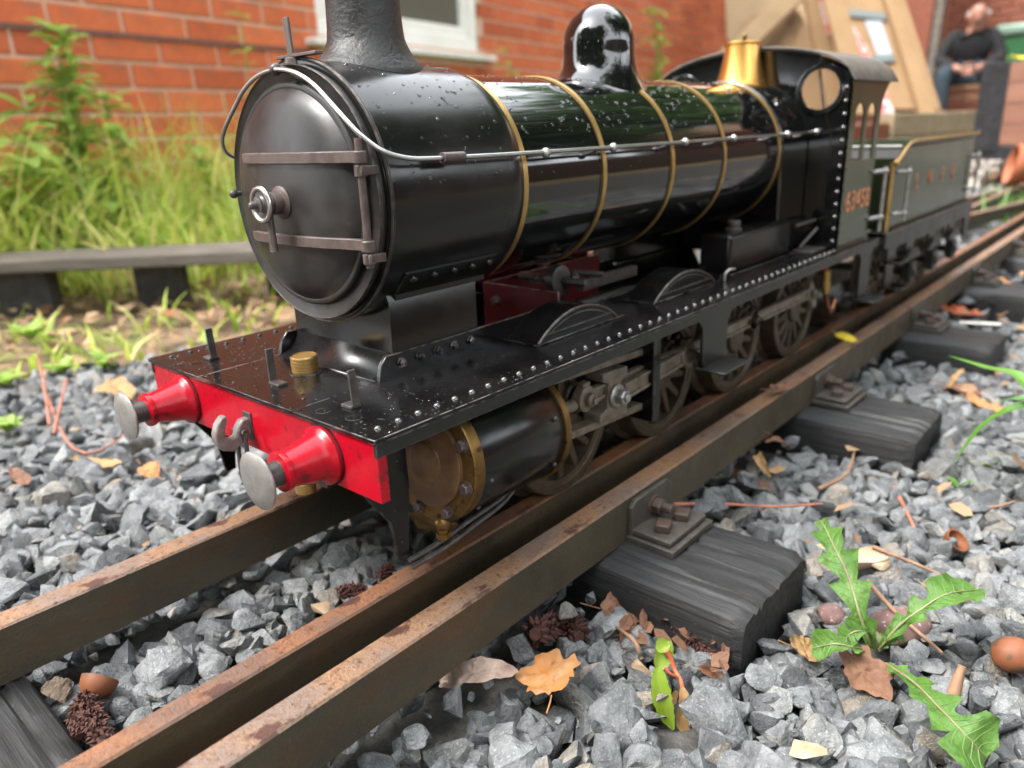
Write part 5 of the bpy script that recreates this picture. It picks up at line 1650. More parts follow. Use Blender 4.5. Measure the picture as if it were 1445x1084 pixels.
# catkins: dark red bumpy spikes
def catkin(pts, r, label, group=None):
    b = MB()
    rnd = random.Random(int(pts[0][0]))
    c = px_curve(pts, 9)
    for i in range(len(c) - 1):
        t = (c[i + 1] - c[i]).normalized()
        u = t.orthogonal().normalized()
        v = t.cross(u)
        for k in range(10):
            a = 2 * pi * (k + 0.5 * (i % 2)) / 10 + rnd.uniform(-0.3, 0.3)
            d = u * cos(a) + v * sin(a)
            p = c[i] + d * r * rnd.uniform(0.5, 0.85)
            tip = p + d * r * rnd.uniform(0.3, 0.7) + t * r * 0.5
            b.lathe(p, tip - p + t * r * rnd.uniform(-0.6, 0.6), [(r * 0.19, 0), (r * 0.16, r * 0.3), (0.0, r * rnd.uniform(0.5, 0.95))], 4, cap=False)
    b.tube(c, r * 0.55, 6)
    o = b.build('catkin', 'catkin', smooth=50, org=c[0])
    return tag(o, label, 'catkin', group)
catkin([(120, 985, -0.040), (108, 1010, -0.040), (112, 1040, -0.041)], 0.0042, 'dark red catkin lying along the sleeper by the half shell, thinner one')
catkin([(118, 985, -0.036), (132, 1012, -0.037), (145, 1052, -0.038)], 0.0050, 'dark brown ridged catkin beside the sleeper below the half shell')
catkin([(755, 895, -0.043), (790, 880, -0.042), (818, 900, -0.042)], 0.0075, 'thick clump of dark red catkin behind the orange lobed leaf')
catkin([(905, 850, -0.036), (955, 880, -0.038), (985, 905, -0.042)], 0.0050, 'long dark red catkin lying along the near sleeper side')
catkin([(985, 905, -0.042), (1010, 930, -0.046)], 0.0045, 'grey-brown catkin tip at the foot of the near sleeper')
catkin([(478, 838, -0.040), (500, 832, -0.040), (515, 838, -0.040)], 0.0042, 'dark red catkin between the rails under the guard iron')
catkin([(535, 815, -0.038), (552, 800, -0.036)], 0.0040, 'short dark red catkin close to the middle rail')
# twigs
def twig(pts, r, m, label, group=None):
    c = px_curve(pts, 6)
    rs = [r * (1 - 0.45 * i / (len(c) - 1)) * (1 + 0.15 * noise.noise(Vector((i * 0.7, pts[0][0], 0)))) for i in range(len(c))]
    o = MB().tube(c, rs, 7).build('twig', m, smooth=60, org=c[0])
    return tag(o, label, 'twig', group)
twig([(950, 712, -0.030), (1010, 711, -0.033), (1090, 715, -0.034), (1160, 711, -0.036)], 0.0016, 'red_twig', 'straight reddish twig lying out from the bracket towards the stones')
twig([(1232, 772, -0.034), (1290, 795, -0.036), (1352, 822, -0.042)], 0.0016, 'twig', 'brown twig resting on the pale tan stone')
twig([(1224, 820, -0.030), (1262, 862, -0.034), (1330, 922, -0.040)], 0.0018, 'twig', 'brown twig passing behind the dandelion over the pink pebble')
twig([(1262, 688, -0.040), (1282, 728, -0.040), (1298, 762, -0.044)], 0.0020, 'red_twig', 'short red twig among the stones behind the sandstone lump')
twig([(1345, 708, -0.040), (1395, 716, -0.038), (1432, 708, -0.040)], 0.0016, 'twig', 'pale crooked twig on the stones past the short red twig')
twig([(1345, 980, -0.034), (1352, 957, -0.026), (1358, 940, -0.020)], 0.0036, 'twig', 'stubby broken brown twig behind the big dandelion leaf')
twig([(1155, 690, -0.040), (1195, 668, -0.036), (1208, 625, -0.036)], 0.0018, 'twig', 'looping straw-coloured root in front of the second sleeper')
twig([(70, 600, -0.035), (62, 540, -0.005), (52, 500, 0.01)], 0.0018, 'red_twig', 'thin pinkish stem standing in the stones on the wall side, taller one')
twig([(76, 612, -0.035), (88, 560, -0.012), (93, 535, 0.0)], 0.0018, 'red_twig', 'thin reddish stem standing in the stones on the wall side, shorter one')
twig([(905, 930, -0.040), (895, 905, -0.032), (870, 885, -0.036)], 0.0018, 'twig', 'small bent stalk at the foot of the near sleeper')
twig([(60, 545, -0.03), (120, 640, -0.033), (240, 560, -0.033)], 0.0015, 'red_twig', 'long thin stem lying across the stones on the wall side')
# shells and nuts
def half_shell(px, r, z, rot, label):
    b = MB()
    n, m_ = 24, 8
    out, inn = [], []
    for i in range(m_ + 1):
        a = pi / 2 * i / m_
        out.append((r * cos(a), -r * 1.15 * sin(a)))
        inn.append((r * 0.86 * cos(a), -r * 1.0 * sin(a)))
    b.lathe((0, 0, 0), (0, 0, 1), list(reversed(out)) + inn, n, cap=False)
    o = b.build('nut_shell', 'nutshell', smooth=50)
    o.location = og(px, 2, z)
    o.rotation_mode = 'QUATERNION'
    o.rotation_quaternion = rot
    return tag(o, label, 'nut shell')
half_shell((142, 957), 0.0098, -0.034, Matrix.Rotation(-0.95, 3, Vector((1, 0.6, 0)).normalized()).to_quaternion(), 'orange half nut shell lying open between the rails')
half_shell((1352, 762), 0.0090, -0.038, Matrix.Rotation(0.7, 3, Vector((0.3, 1, 0)).normalized()).to_quaternion(), 'brown half nut shell lying open on its side behind the dandelion')
b = MB().lathe((0, 0, 0), (0, 0, 1), [(0.0, -0.0105), (0.006, -0.0095), (0.0092, -0.005), (0.0102, 0.0), (0.0095, 0.005), (0.0068, 0.0095), (0.0025, 0.012), (0.0, 0.0125)], 28, cap=False)
o = b.build('hazelnut', 'nutshell', smooth=60)
o.location = og((1428, 924), 2, -0.036)
o.rotation_euler = (0.2, 1.3, 0.5)
tag(o, 'whole glossy brown hazelnut on the stones past the dandelion', 'nut')
V, F = stone_variant(61, 4, 0.12)
b = MB().add([(v[0] * 0.013, v[1] * 0.009, v[2] * 0.005) for v in V], [tuple(f) for f in F])
o = b.build('bark_piece', 'bark', smooth=50)
o.location = og((80, 972), 2, -0.036)
o.rotation_euler = (0.7, 0.5, 0.9)
tag(o, 'rough grey piece of bark propped between rail and sleeper', 'bark')
b = MB().box(-0.024, 0.024, -0.005, 0.005, 0, 0.0015)
o = b.build('pale_strip', 'white_sill', bevel=0.0006)
o.location = on((1383, 457), 2, -0.031)
o.rotation_euler = (0, 0, 0.35)
tag(o, 'pale shiny strip lying on the third sleeper', 'strip')

LAST = {}
# ---- dandelion rosette
D0 = og((1232, 905), 2, -0.046)
D = empty('dandelion', D0, 'green dandelion rosette with deeply toothed leaves growing through the stones', 'plant')
def dandelion_leaf(pts, wmax, teeth, seed, petiole=0.22, big_end=True, nrm=(0, 0, 1)):
    rnd = random.Random(seed)
    sp = px_curve(pts, 14)
    ph = [rnd.uniform(-0.25, 0.25) for _ in range(20)]
    def width(t):
        if t < petiole:
            return (0.0012 + 0.10 * wmax * t / petiole,) * 2
        u = (t - petiole) / (1 - petiole)
        env = (0.45 + 0.55 * u) if big_end else (sin(pi * min(1, u * 0.9 + 0.12)) ** 0.7)
        if u > 0.86:
            env *= sqrt(max(0.0, (1.0 - u) / 0.14))
        res = []
        for sd2 in (0, 1):
            uu = u + 0.03 * sd2
            w_ = 1.0
            if u < 0.66 or not big_end:
                s_ = (uu * teeth + ph[sd2]) % 1.0
                w_ = 0.30 + 0.70 * (s_ ** 1.1 if s_ < 0.86 else (1 - s_) / 0.14)
            res.append(max(0.0006, wmax * env * w_))
        return res[0], res[1]
    ls_ = leaf_surface(sp, width, 5, 0.36, 0.0034, nrm, seed)
    LAST['v'] = [v.copy() for v in ls_.v]
    lf = ls_.build('leaf', 'dandelion_leaf', D, smooth=70)
    rib = MB().tube([p + Vector((0, 0, 0.0006)) for p in sp], [0.0009 * (1 - 0.75 * i / (len(sp) - 1)) for i in range(len(sp))], 6)
    rib.build('midrib', 'leaf_rib', lf, smooth=70)
    vn = MB()
    m_ = 11
    vsurf = LAST['v']
    for i in range(6, len(sp) - 4, 4):
        for sgn in (-1, 1):
            pts_ = []
            for k in range(0, 5):
                j = min(len(sp) - 1, i + k)
                pts_.append(vsurf[j * m_ + 5 + sgn * k] + Vector((0, 0, 0.0002)))
            vn.tube(pts_, [0.00025, 0.00022, 0.0002, 0.00015, 0.0001], 4)
    vn.build('veins', 'leaf_vein', lf, smooth=70)
dandelion_leaf([(1250, 938, -0.040), (1290, 965, -0.026), (1325, 1000, -0.020), (1362, 1038, -0.022), (1393, 1072, -0.032)], 0.0185, 4.2, 1, 0.08, True, (0.15, -0.35, 0.9))
dandelion_leaf([(1228, 912, -0.040), (1212, 865, -0.020), (1197, 815, -0.006), (1178, 775, 0.004), (1162, 742, 0.006), (1156, 735, 0.005)], 0.0140, 5.0, 2, 0.06, False, (0.1, -0.75, 0.65))
dandelion_leaf([(1242, 915, -0.038), (1268, 885, -0.022), (1298, 862, -0.010), (1335, 840, -0.004), (1378, 833, -0.008)], 0.0135, 4.0, 3, 0.10, True, (-0.2, -0.55, 0.8))
dandelion_leaf([(1230, 918, -0.040), (1205, 915, -0.030), (1178, 910, -0.026), (1146, 916, -0.034)], 0.0095, 3.0, 4, 0.12, True, (0.1, -0.5, 0.85))
dandelion_leaf([(1234, 915, -0.040), (1225, 895, -0.028), (1205, 893, -0.024), (1190, 905, -0.030)], 0.0075, 3.0, 5, 0.2, True, (0.1, -0.5, 0.85))
dandelion_leaf([(1240, 918, -0.040), (1256, 905, -0.032), (1272, 893, -0.028)], 0.006, 3.0, 6, 0.2, True, (0.1, -0.5, 0.85))
b = MB().sphere(D0 + Vector((0, 0, 0.002)), 0.006, 12, 5, sc=(1, 1, 0.6))
b.build('crown', 'leaf_rib', D)
# ---- red-stemmed seedling
s0 = og((962, 985), 2, -0.047)
SE = empty('seedling', s0, 'small lime-green seedling with a red stem among the grey stones', 'plant')
dep = proj(s0)[2]
def atd(px, py, dd=0.0):
    return at((px, py), dep + dd)
st = catmull([s0, atd(962, 965), atd(952, 945, 0.003), atd(946, 928, 0.002), atd(940, 918, 0.0)], 5)
MB().tube(st, 0.0012, 7).build('stem', 'pink_stem', SE, smooth=60)
MB().tube(catmull([atd(955, 955), atd(945, 950, -0.004), atd(938, 942, -0.005)], 4), 0.0009, 6).build('stem', 'pink_stem', SE, smooth=60)
def up_leaf(pts, w, m, name, seed):
    sp = catmull(pts, 8)
    f = lambda t: (max(0.0004, w * (sin(pi * min(1, t * 0.93 + 0.07)) ** 0.7) * (0.85 + 0.15 * ((t * 7 + seed) % 1.0))),) * 2
    leaf_surface(sp, f, 3, 0.3, 0.001, tuple((CP - Vector(pts[0])).normalized() + Vector((0.5, 0, 0.2))), seed).build(name, m, SE, smooth=70)
up_leaf([atd(928, 942, -0.004), atd(930, 970, -0.007), atd(937, 1000, -0.008), atd(950, 1030, -0.006)], 0.0062, 'lime_leaf', 'leaf', 1)
up_leaf([atd(940, 920, 0), atd(936, 912, 0.002), atd(944, 905, 0.004)], 0.0055, 'lime_leaf', 'leaf', 2)
up_leaf([atd(928, 944, 0.002), atd(936, 925, 0.004), atd(946, 905, 0.006)], 0.0058, 'lime_leaf', 'leaf', 3)
up_leaf([atd(962, 970, -0.002), atd(966, 995, -0.004), atd(963, 1020, -0.004), atd(975, 1044, -0.003)], 0.0046, 'tan_leaf', 'dead_leaf', 4)
up_leaf([atd(955, 975, 0.001), atd(945, 990, 0.001), atd(925, 995, 0.002), atd(920, 992, 0.002)], 0.0035, 'tan_leaf', 'dead_leaf', 5)
# ---- green strap leaves at the right edge
G0 = og((1490, 640), 2, -0.05)
GR = empty('grass_tuft', G0, 'bright green strap-leaved grass tuft arching over the stones', 'plant')
def strap(pts, w):
    sp = catmull(pts, 8)
    f = lambda t: (max(0.0005, w * (min(1, (1 - t) * 3.0) ** 0.7)),) * 2
    leaf_surface(sp, f, 2, 0.35).build('blade', 'strap_leaf', GR, smooth=70)
strap([G0, og((1475, 590), 2, 0.03), og((1440, 535), 2, 0.055), og((1390, 520), 2, 0.05), og((1338, 502), 2, 0.035)], 0.0065)
strap([G0, og((1470, 580), 2, 0.015), og((1430, 578), 2, 0.020), og((1385, 605), 2, 0.0), og((1345, 655), 2, -0.035)], 0.006)
strap([G0, og((1475, 575), 2, 0.02), og((1440, 565), 2, 0.024), og((1405, 567), 2, 0.018)], 0.006)
strap([G0, og((1500, 560), 2, 0.04), og((1520, 520), 2, 0.05)], 0.006)
def tiny_plant(px, z, n, size, m, label, seed):
    rnd = random.Random(seed)
    p = og(px, 2, z)
    r = empty('small_weed', p, label, 'plant')
    for k in range(n):
        a = 2 * pi * k / n + rnd.uniform(-0.4, 0.4)
        d = Vector((cos(a), sin(a), rnd.uniform(0.3, 1.1))).normalized()
        s_ = size * rnd.uniform(0.7, 1.2)
        sp = [p, p + d * s_ * 0.5 + Vector((0, 0, s_ * 0.15)), p + d * s_]
        leaf_surface(catmull(sp, 4), lambda t: (max(0.0004, 0.28 * s_ * sin(pi * min(1, t * 0.9 + 0.08))),) * 2, 2, 0.3).build('leaf', m, r, smooth=70)
tiny_plant((1352, 690), -0.045, 2, 0.014, 'strap_leaf', 'tiny two-leaved green seedling on the stones past the second sleeper', 1)
tiny_plant((1395, 660), -0.045, 3, 0.013, 'lime_leaf', 'tiny yellow-green seedling on the stones past the second sleeper', 2)
for k, (px, sz, lab) in enumerate((((10, 545), 0.024, 'leafy green weed at the edge of the stones, farthest from the engine'), ((88, 530), 0.026, 'low bright green weed at the edge of the stones'), ((150, 520), 0.028, 'low green weed beside the pale leaf at the stone edge'),
                                   ((12, 610), 0.020, 'small green weed among the stones on the wall side'), ((230, 600), 0.018, 'small green weed on the stones behind the far buffer'), ((45, 480), 0.035, 'upright green weed standing before the timber blocks'))):
    tiny_plant(px, -0.05, 14, sz, 'weed_leaf', lab, 10 + k)
# ------------------------------------------------------------------ brick house wall
WP = Vector((-2.1075, 0.7766, 0))
WU = Vector((-0.18025802, 0.98361936, 0))
WN = Vector((WU.y, -WU.x, 0))         # towards the track
ZC = 0.4785                            # a bed joint
def wpt(s, d, z):
    return WP + WU * s + WN * d + Vector((0, 0, z))
BW = empty('brick_wall', wpt(0, 0, GZ), 'orange-red brick house wall with a white window, weeds along its foot', 'wall')
def wbox(b, s0, s1, d0, d1, z0, z1):
    c = wpt((s0 + s1) / 2, (d0 + d1) / 2, (z0 + z1) / 2)
    return b.obox(c, WU, WN, (0, 0, 1), (s1 - s0) / 2, (d1 - d0) / 2, (z1 - z0) / 2)
WIN = (1.185, 2.345, 0.620, 1.75)      # window opening s0, s1, z0, z1
SMAX = 9.2
b = MB()
wbox(b, -1.6, WIN[0], -0.22, -0.005, GZ - 0.05, 3.2)
wbox(b, WIN[1], SMAX, -0.22, -0.005, GZ - 0.05, 3.2)
wbox(b, WIN[0], WIN[1], -0.22, -0.005, GZ - 0.05, WIN[2])
wbox(b, WIN[0], WIN[1], -0.22, -0.012, WIN[3], 3.2)
b.build('mortar', 'mortar', BW, smooth=0)
cand = []
row0 = int((GZ - ZC) / 0.075) - 1
for row in range(row0, 36):
    z0 = ZC + row * 0.075 + 0.005
    z1 = z0 + 0.065
    sft = 0.1125 * (row % 2) + 0.02
    k = -8
    while True:
        s0 = k * 0.225 + sft
        s1 = s0 + 0.215
        k += 1
        if s0 > SMAX - 0.2:
            break
        if s1 < -1.55:
            continue
        parts = [(s0, s1)]
        if z1 > WIN[2] and z0 < WIN[3]:
            parts = []
            if s0 < WIN[0] - 0.01:
                parts.append((s0, min(s1, WIN[0])))
            if s1 > WIN[1] + 0.01:
                parts.append((max(s0, WIN[1]), s1))
        for a, c in parts:
            if c - a < 0.03:
                continue
            p = proj(wpt((a + c) / 2, 0, (z0 + z1) / 2))
            v_ = p and -60 < p[0] < 1445 and -30 < p[1] < 400
            cand.append((0 if v_ else 1, p[2] if p else 99, a, c, z0, z1, row))
cand.sort()
dark_row = int(round((0.556 - ZC) / 0.075))
bmesh_cache = {}
stuff_b = MB()
rest = MB()
for i, (hid, dpt, a, c, z0, z1, row) in enumerate(cand):
    if i < 298 and not hid:
        key = round(c - a, 3)
        if key not in bmesh_cache:
            h = (c - a) / 2
            b = MB()
            b.obox((0, 0, 0), WU, WN, (0, 0, 1), h, 0.05, 0.0325)
            bmesh_cache[key] = b.mesh('brick', smooth=0)
            bmesh_cache[key].materials.append(MATS['brick'])
        o = bpy.data.objects.new('brick', bmesh_cache[key])
        COL.objects.link(o)
        o.parent = BW
        o.location = wpt((a + c) / 2, -0.05 + random.uniform(-0.0015, 0.0015), (z0 + z1) / 2) - ORG[BW.name]
        md = o.modifiers.new('bevel', 'BEVEL')
        md.width = 0.004
        md.segments = 2
    else:
        wbox(rest, a, c, -0.10, random.uniform(-0.0015, 0.0015), z0, z1)
ro = rest.build('bricks', 'brick', BW, smooth=0)
ro['kind'] = 'stuff'
# dark damp-proof line in one bed joint
b = MB()
wbox(b, -1.6, WIN[0] - 0.03, -0.03, 0.006, 0.5475, 0.5600)
b.build('damp_course', 'slate_course', BW, smooth=0)
# white window: sill, frame, sash, glass
wn_ = MB()
wbox(wn_, WIN[0] - 0.075, WIN[1] + 0.075, -0.05, 0.055, 0.572, 0.600)
sill = wn_.build('window_sill', 'white_sill', BW, bevel=0.006)
b = MB()
t = 0.065
wbox(b, WIN[0], WIN[1], -0.085, -0.018, WIN[2] - 0.02, WIN[2] + t)
wbox(b, WIN[0], WIN[0] + t, -0.085, -0.018, WIN[2] + t, WIN[3] - t)
wbox(b, WIN[1] - t, WIN[1], -0.085, -0.018, WIN[2] + t, WIN[3] - t)
wbox(b, WIN[0], WIN[1], -0.085, -0.018, WIN[3] - t, WIN[3])
fr_ = b.build('window_frame', 'white_plastic', BW, bevel=0.006)
b = MB()
i0, i1, j0, j1 = WIN[0] + t, WIN[1] - t, WIN[2] + t, WIN[3] - t
g = 0.045
wbox(b, i0, i1, -0.075, -0.030, j0, j0 + g)
wbox(b, i0, i0 + g, -0.075, -0.030, j0 + g, j1)
wbox(b, i1 - g, i1, -0.075, -0.030, j0 + g, j1)
b.build('sash', 'white_plastic', fr_, bevel=0.005)
b = MB()
wbox(b, i0 + g, i1 - g, -0.060, -0.054, j0 + g, j1)
b.build('pane', 'glass_reflection_tint', fr_, smooth=0)

# ------------------------------------------------------------------ house end wall behind the seated man
EW = empty('brick_end_wall', (-1.0, 10.2, GZ), 'dull red brick wall closing the yard behind the seated man', 'wall')
EW_B = MB().box(-4.2, 6.0, 10.21, 10.4, GZ, 4.0)
EW_B.build('mortar', 'mortar', EW, smooth=0)
em = MB().box(-0.1075, 0.1075, -0.05, 0.0, -0.0325, 0.0325).mesh('brick', smooth=0)
em.materials.append(MATS['far_brick'])
cnt = 0
restb = MB()
for row in range(0, 42):
    z = GZ + 0.04 + row * 0.075
    for k in range(-19, 27):
        x = k * 0.225 + 0.1125 * (row % 2)
        p = proj((x, 10.2, z))
        if p and 1180 < p[0] < 1450 and -12 < p[1] < 190 and cnt < 290:
            o = bpy.data.objects.new('brick', em)
            COL.objects.link(o)
            o.parent = EW
            o.location = Vector((x, 10.21, z)) - ORG[EW.name]
            cnt += 1
        else:
            restb.box(x - 0.1075, x + 0.1075, 10.16, 10.21, z - 0.0325, z + 0.0325)
ro = restb.build('bricks', 'far_brick', EW, smooth=0)
ro['kind'] = 'stuff'
# ------------------------------------------------------------------ raised paved patio with a timber edge
PT = 0.142
patio = MB()
pe = [at((1150, 162), 3.55), at((1390, 158), 4.35)]
e0 = Vector((pe[0].x, pe[0].y, 0))
e1 = Vector((pe[1].x, pe[1].y, 0))
ed = (e1 - e0).normalized()
en = Vector((-ed.y, ed.x, 0))
if en.y < 0:
    en = -en
poly = [e0 - ed * 0.9 + en * 0.11, e1 + ed * 0.3 + en * 0.11, Vector((2.2, 6.0, 0)), Vector((2.2, 10.2, 0)), Vector((-3.83, 10.2, 0)), Vector((-2.9, 5.1, 0))]
patio.prism([(p.x, p.y) for p in poly], GZ - 0.02, PT, 2)
po = patio.build('patio', 'paving', smooth=0)
po['kind'] = 'structure'
def beam(c0, c1, w_, z0, z1, m, name, label, cat, bevel=0.006):
    d = (c1 - c0).normalized()
    n_ = Vector((-d.y, d.x, 0))
    b = MB().obox((c0 + c1) / 2 + Vector((0, 0, (z0 + z1) / 2)), d, n_, (0, 0, 1), (c1 - c0).length / 2, w_ / 2, (z1 - z0) / 2)
    o = b.build(name, m, bevel=bevel, smooth=0, org=(c0 + c1) / 2 + Vector((0, 0, z0)))
    return tag(o, label, cat)
mid = e0.lerp(e1, 0.42)
beam(mid + en * 0.05, e1 + ed * 0.25 + en * 0.05, 0.10, 0.125, 0.238, 'old_timber', 'timber_edging', 'weathered brown timber edging the patio behind the tender', 'timber')
beam(mid + en * 0.05, e1 + ed * 0.25 + en * 0.05, 0.098, GZ, 0.123, 'old_timber', 'timber_edging', 'lower timber beneath the patio edging, hidden by the tender', 'timber')
beam(e0 - ed * 0.8 + en * 0.06, mid - ed * 0.004 + en * 0.06, 0.09, GZ, 0.195, 'far_brick', 'brick_edging', 'low red brick edging beside the weathered timber', 'edging')
# ------------------------------------------------------------------ folded cardboard leaning on the wall
def board(corners, th, m, name, label, parent=None):
    """flat panel through four pixel/depth corners, given thickness"""
    P_ = [at((x, y), d) for x, y, d in corners]
    n_ = (P_[1] - P_[0]).cross(P_[3] - P_[0]).normalized()
    b = MB()
    vs = P_ + [p + n_ * th for p in P_]
    b.add(vs, [(0, 1, 2, 3), (7, 6, 5, 4)] + [(i, i + 4, (i + 1) % 4 + 4, (i + 1) % 4) for i in range(4)])
    o = b.build(name, m, parent, smooth=0, org=None if parent else P_[0])
    if not parent:
        tag(o, label, 'cardboard')
    return o
board([(935, 165, 5.5), (1215, 165, 5.3), (1118, 8, 5.6), (1058, 28, 5.7)], 0.03, 'cardboard', 'cardboard_sheet', 'large tan cardboard sheet leaning behind the brass safety valve')
board([(1025, 60, 5.95), (1175, 60, 5.85), (1165, -60, 6.1), (1020, -60, 6.2)], 0.03, 'cardboard_light', 'cardboard_sheet', 'pale cardboard sheet standing behind the large tan sheet')
board([(930, 160, 5.2), (972, 160, 5.2), (1132, 2, 5.5), (1105, -8, 5.5)], 0.04, 'cardboard_light', 'cardboard_sheet', 'pale cardboard flap slanting along the edge of the large tan sheet')
cb = board([(1165, 165, 5.0), (1245, 165, 5.0), (1185, -40, 5.3), (1125, -40, 5.3)], 0.05, 'cardboard', 'cardboard_box', 'folded cardboard pack with red and white tape leaning beside the bundle')
board([(1167, 48, 5.05), (1176, 48, 5.05), (1158, -40, 5.15), (1146, -40, 5.15)], 0.004, 'packing_tape', 'tape', None, cb)
bd = board([(1205, 165, 4.75), (1318, 165, 4.75), (1255, -30, 5.05), (1150, -30, 5.05)], 0.08, 'cardboard', 'cardboard_bundle', 'strapped cardboard bundle with a pale paper label, leaning on the wall')
bd_pt = lambda u, v, off=0.006: None
def on_bundle(x, y):
    t = (165 - y) / 195.0
    return (x, y, 4.75 + 0.30 * t - 0.11)
board([on_bundle(1205, 165), on_bundle(1236, 165), on_bundle(1180, -30), on_bundle(1150, -30)], 0.03, 'cardboard', 'flap', None, bd)
board([on_bundle(1296, 165), on_bundle(1318, 165), on_bundle(1255, -30), on_bundle(1236, -30)], 0.03, 'cardboard', 'flap', None, bd)
board([on_bundle(1222, 90), on_bundle(1235, 90), on_bundle(1182, 0), on_bundle(1168, 0)], 0.004, 'packing_tape', 'tape', None, bd)
board([on_bundle(1240, 160), on_bundle(1262, 160), on_bundle(1232, 92), on_bundle(1222, 92)], 0.004, 'packing_tape', 'tape', None, bd)
board([on_bundle(1213, 97), on_bundle(1217, 97), on_bundle(1159, -10), on_bundle(1153, -10)], 0.012, 'strap_gap_grey', 'strap', None, bd)  # no strap: dark strip stands in for the shaded gap beside the pack
board([on_bundle(1238, 78), on_bundle(1259, 78), on_bundle(1243, 30), on_bundle(1220, 30)], 0.004, 'paper_label', 'paper_label', None, bd)
board([on_bundle(1192, 24), on_bundle(1250, 30), on_bundle(1248, 20), on_bundle(1188, 14)], 0.012, 'strap_gap_grey', 'strap', None, bd)
board([on_bundle(1214, 92), on_bundle(1262, 88), on_bundle(1260, 78), on_bundle(1218, 82)], 0.012, 'strap_gap_grey', 'strap', None, bd)
# posts left of the man
def post(px, depth, w_, h, m, label, lean=0.0, name='timber_post', cat='post'):
    p = at(px, depth)
    p.z = PT
    b = MB().obox(p + Vector((lean * h / 2, 0, h / 2)), (1, 0, 0), (0, 1, 0), Vector((lean, 0, 1)).normalized(), w_ / 2, w_ / 2, h / 2)
    o = b.build(name, m, bevel=0.008, smooth=0, org=p)
    return tag(o, label, cat)
post((1278, 150), 8.3, 0.36, 2.1, 'far_brick', 'reddish-brown brick pier beside the cardboard bundle', 0.02, 'brick_pier', 'pier')
post((1304, 150), 8.1, 0.09, 2.1, 'grey_timber', 'grey weathered timber post between pier and seated man', 0.03)
post((1338, 150), 9.4, 0.26, 2.2, 'white_sill', 'pale door post behind the seated man', 0.0, 'door_post')
# ------------------------------------------------------------------ green bin, wagon, pot
bc = at((1447, 150), 8.3)
BN = empty('wheelie_bin', (bc.x, bc.y, PT), 'green wheeled bin with a pale green lid behind the wagon', 'bin')
b = MB()
h0, h1 = 0.22, 0.30
vs = [(bc.x + sx * (h0 if z == 0 else h1), bc.y + sy * (h0 if z == 0 else h1 + 0.03), PT + 0.03 + z * 0.80) for z in (0, 1) for sx, sy in ((-1, -1), (1, -1), (1, 1), (-1, 1))]
b.add(vs, [(3, 2, 1, 0), (4, 5, 6, 7)] + [(i, (i + 1) % 4, (i + 1) % 4 + 4, i + 4) for i in range(4)])
b.build('body', 'bin_green', BN, bevel=0.03)
MB().obox((bc.x, bc.y, PT + 0.895), (1, 0, 0), (0, 1, 0.02), (0, -0.02, 1), 0.335, 0.37, 0.055).build('lid', 'bin_lid', BN, bevel=0.03)
for s in (-1, 1):
    MB().cyl((bc.x + s * 0.20, bc.y + 0.26, PT + 0.10), (bc.x + s * 0.25, bc.y + 0.26, PT + 0.10), 0.10, 20).build('wheel', 'wagon_iron', BN)
MB().cyl((bc.x - 0.26, bc.y + 0.40, PT + 0.86), (bc.x + 0.26, bc.y + 0.40, PT + 0.86), 0.015, 10).build('handle', 'bin_green', BN)

WX0, WX1, WY0, WY1 = -0.283, 0.345, 3.315, 4.25
WG = empty('open_wagon', (0.03, 3.7, 0), 'open goods wagon with red-brown planks and black iron corner plates', 'wagon')
wz0, wz1 = 0.115, 0.395
np_ = 4
ph = (wz1 - wz0) / np_
for k in range(np_):
    z0, z1 = wz0 + k * ph + 0.0015, wz0 + (k + 1) * ph - 0.0015
    MB().box(WX0, WX1, WY0, WY0 + 0.022, z0, z1).build('end_plank', 'wagon_plank', WG, bevel=0.002)
    MB().box(WX0, WX1, WY1 - 0.022, WY1, z0, z1).build('end_plank', 'wagon_plank', WG, bevel=0.002)
    for xa, xb in ((WX0, WX0 + 0.022), (WX1 - 0.022, WX1)):
        MB().box(xa, xb, WY0 + 0.0225, WY1 - 0.0225, z0, z1).build('side_plank', 'wagon_plank', WG, bevel=0.002)
for xs in (0, 1):
    xa, xb = (WX0 - 0.004, WX0 + 0.082) if xs == 0 else (WX1 - 0.082, WX1 + 0.004)
    cp_ = MB().box(xa, xb, WY0 - 0.004, WY0 - 0.0003, wz0 - 0.02, wz1 + 0.004).build('corner_plate', 'wagon_iron', WG, bevel=0.001)
    for k in range(7):
        bx_ = (xa + 0.022) if k % 2 else (xa + 0.055)
        MB().sphere((bx_, WY0 - 0.004, wz0 + 0.01 + k * 0.042), 0.006, 10, 4, half=True, N=(0, -1, 0)).build('bolt', 'wagon_iron', cp_)
    xc = WX0 if xs == 0 else WX1
    MB().box(*((xc - 0.004, xc - 0.0003) if xs == 0 else (xc + 0.0003, xc + 0.004)), WY0 - 0.0, WY0 + 0.08, wz0 - 0.02, wz1 + 0.004).build('corner_plate', 'wagon_iron', WG, bevel=0.001)
MB().box(WX0 + 0.003, WX1 - 0.003, WY0 + 0.002, WY1 - 0.002, 0.066, wz0 - 0.001).build('underframe', 'wagon_iron', WG, bevel=0.003)
MB().box(WX0 + 0.022, WX1 - 0.022, WY0 + 0.022, WY1 - 0.022, wz0, wz0 + 0.02).build('floor', 'wagon_plank', WG)
for y in (3.50, 4.06):
    for x in (-0.064, 0.101):
        s = -1 if x < 0 else 1
        MB().lathe((x - s * 0.008, y, 0.075), (s, 0, 0), [(0.02, 0), (0.083, 0), (0.081, 0.006), (0.075, 0.009), (0.075, 0.03), (0.05, 0.03), (0.03, 0.022), (0.02, 0.026)], 36).build('wheel', 'wagon_iron', WG)
    MB().cyl((-0.06, y, 0.075), (0.09, y, 0.075), 0.012, 12).build('axle', 'wagon_iron', WG)
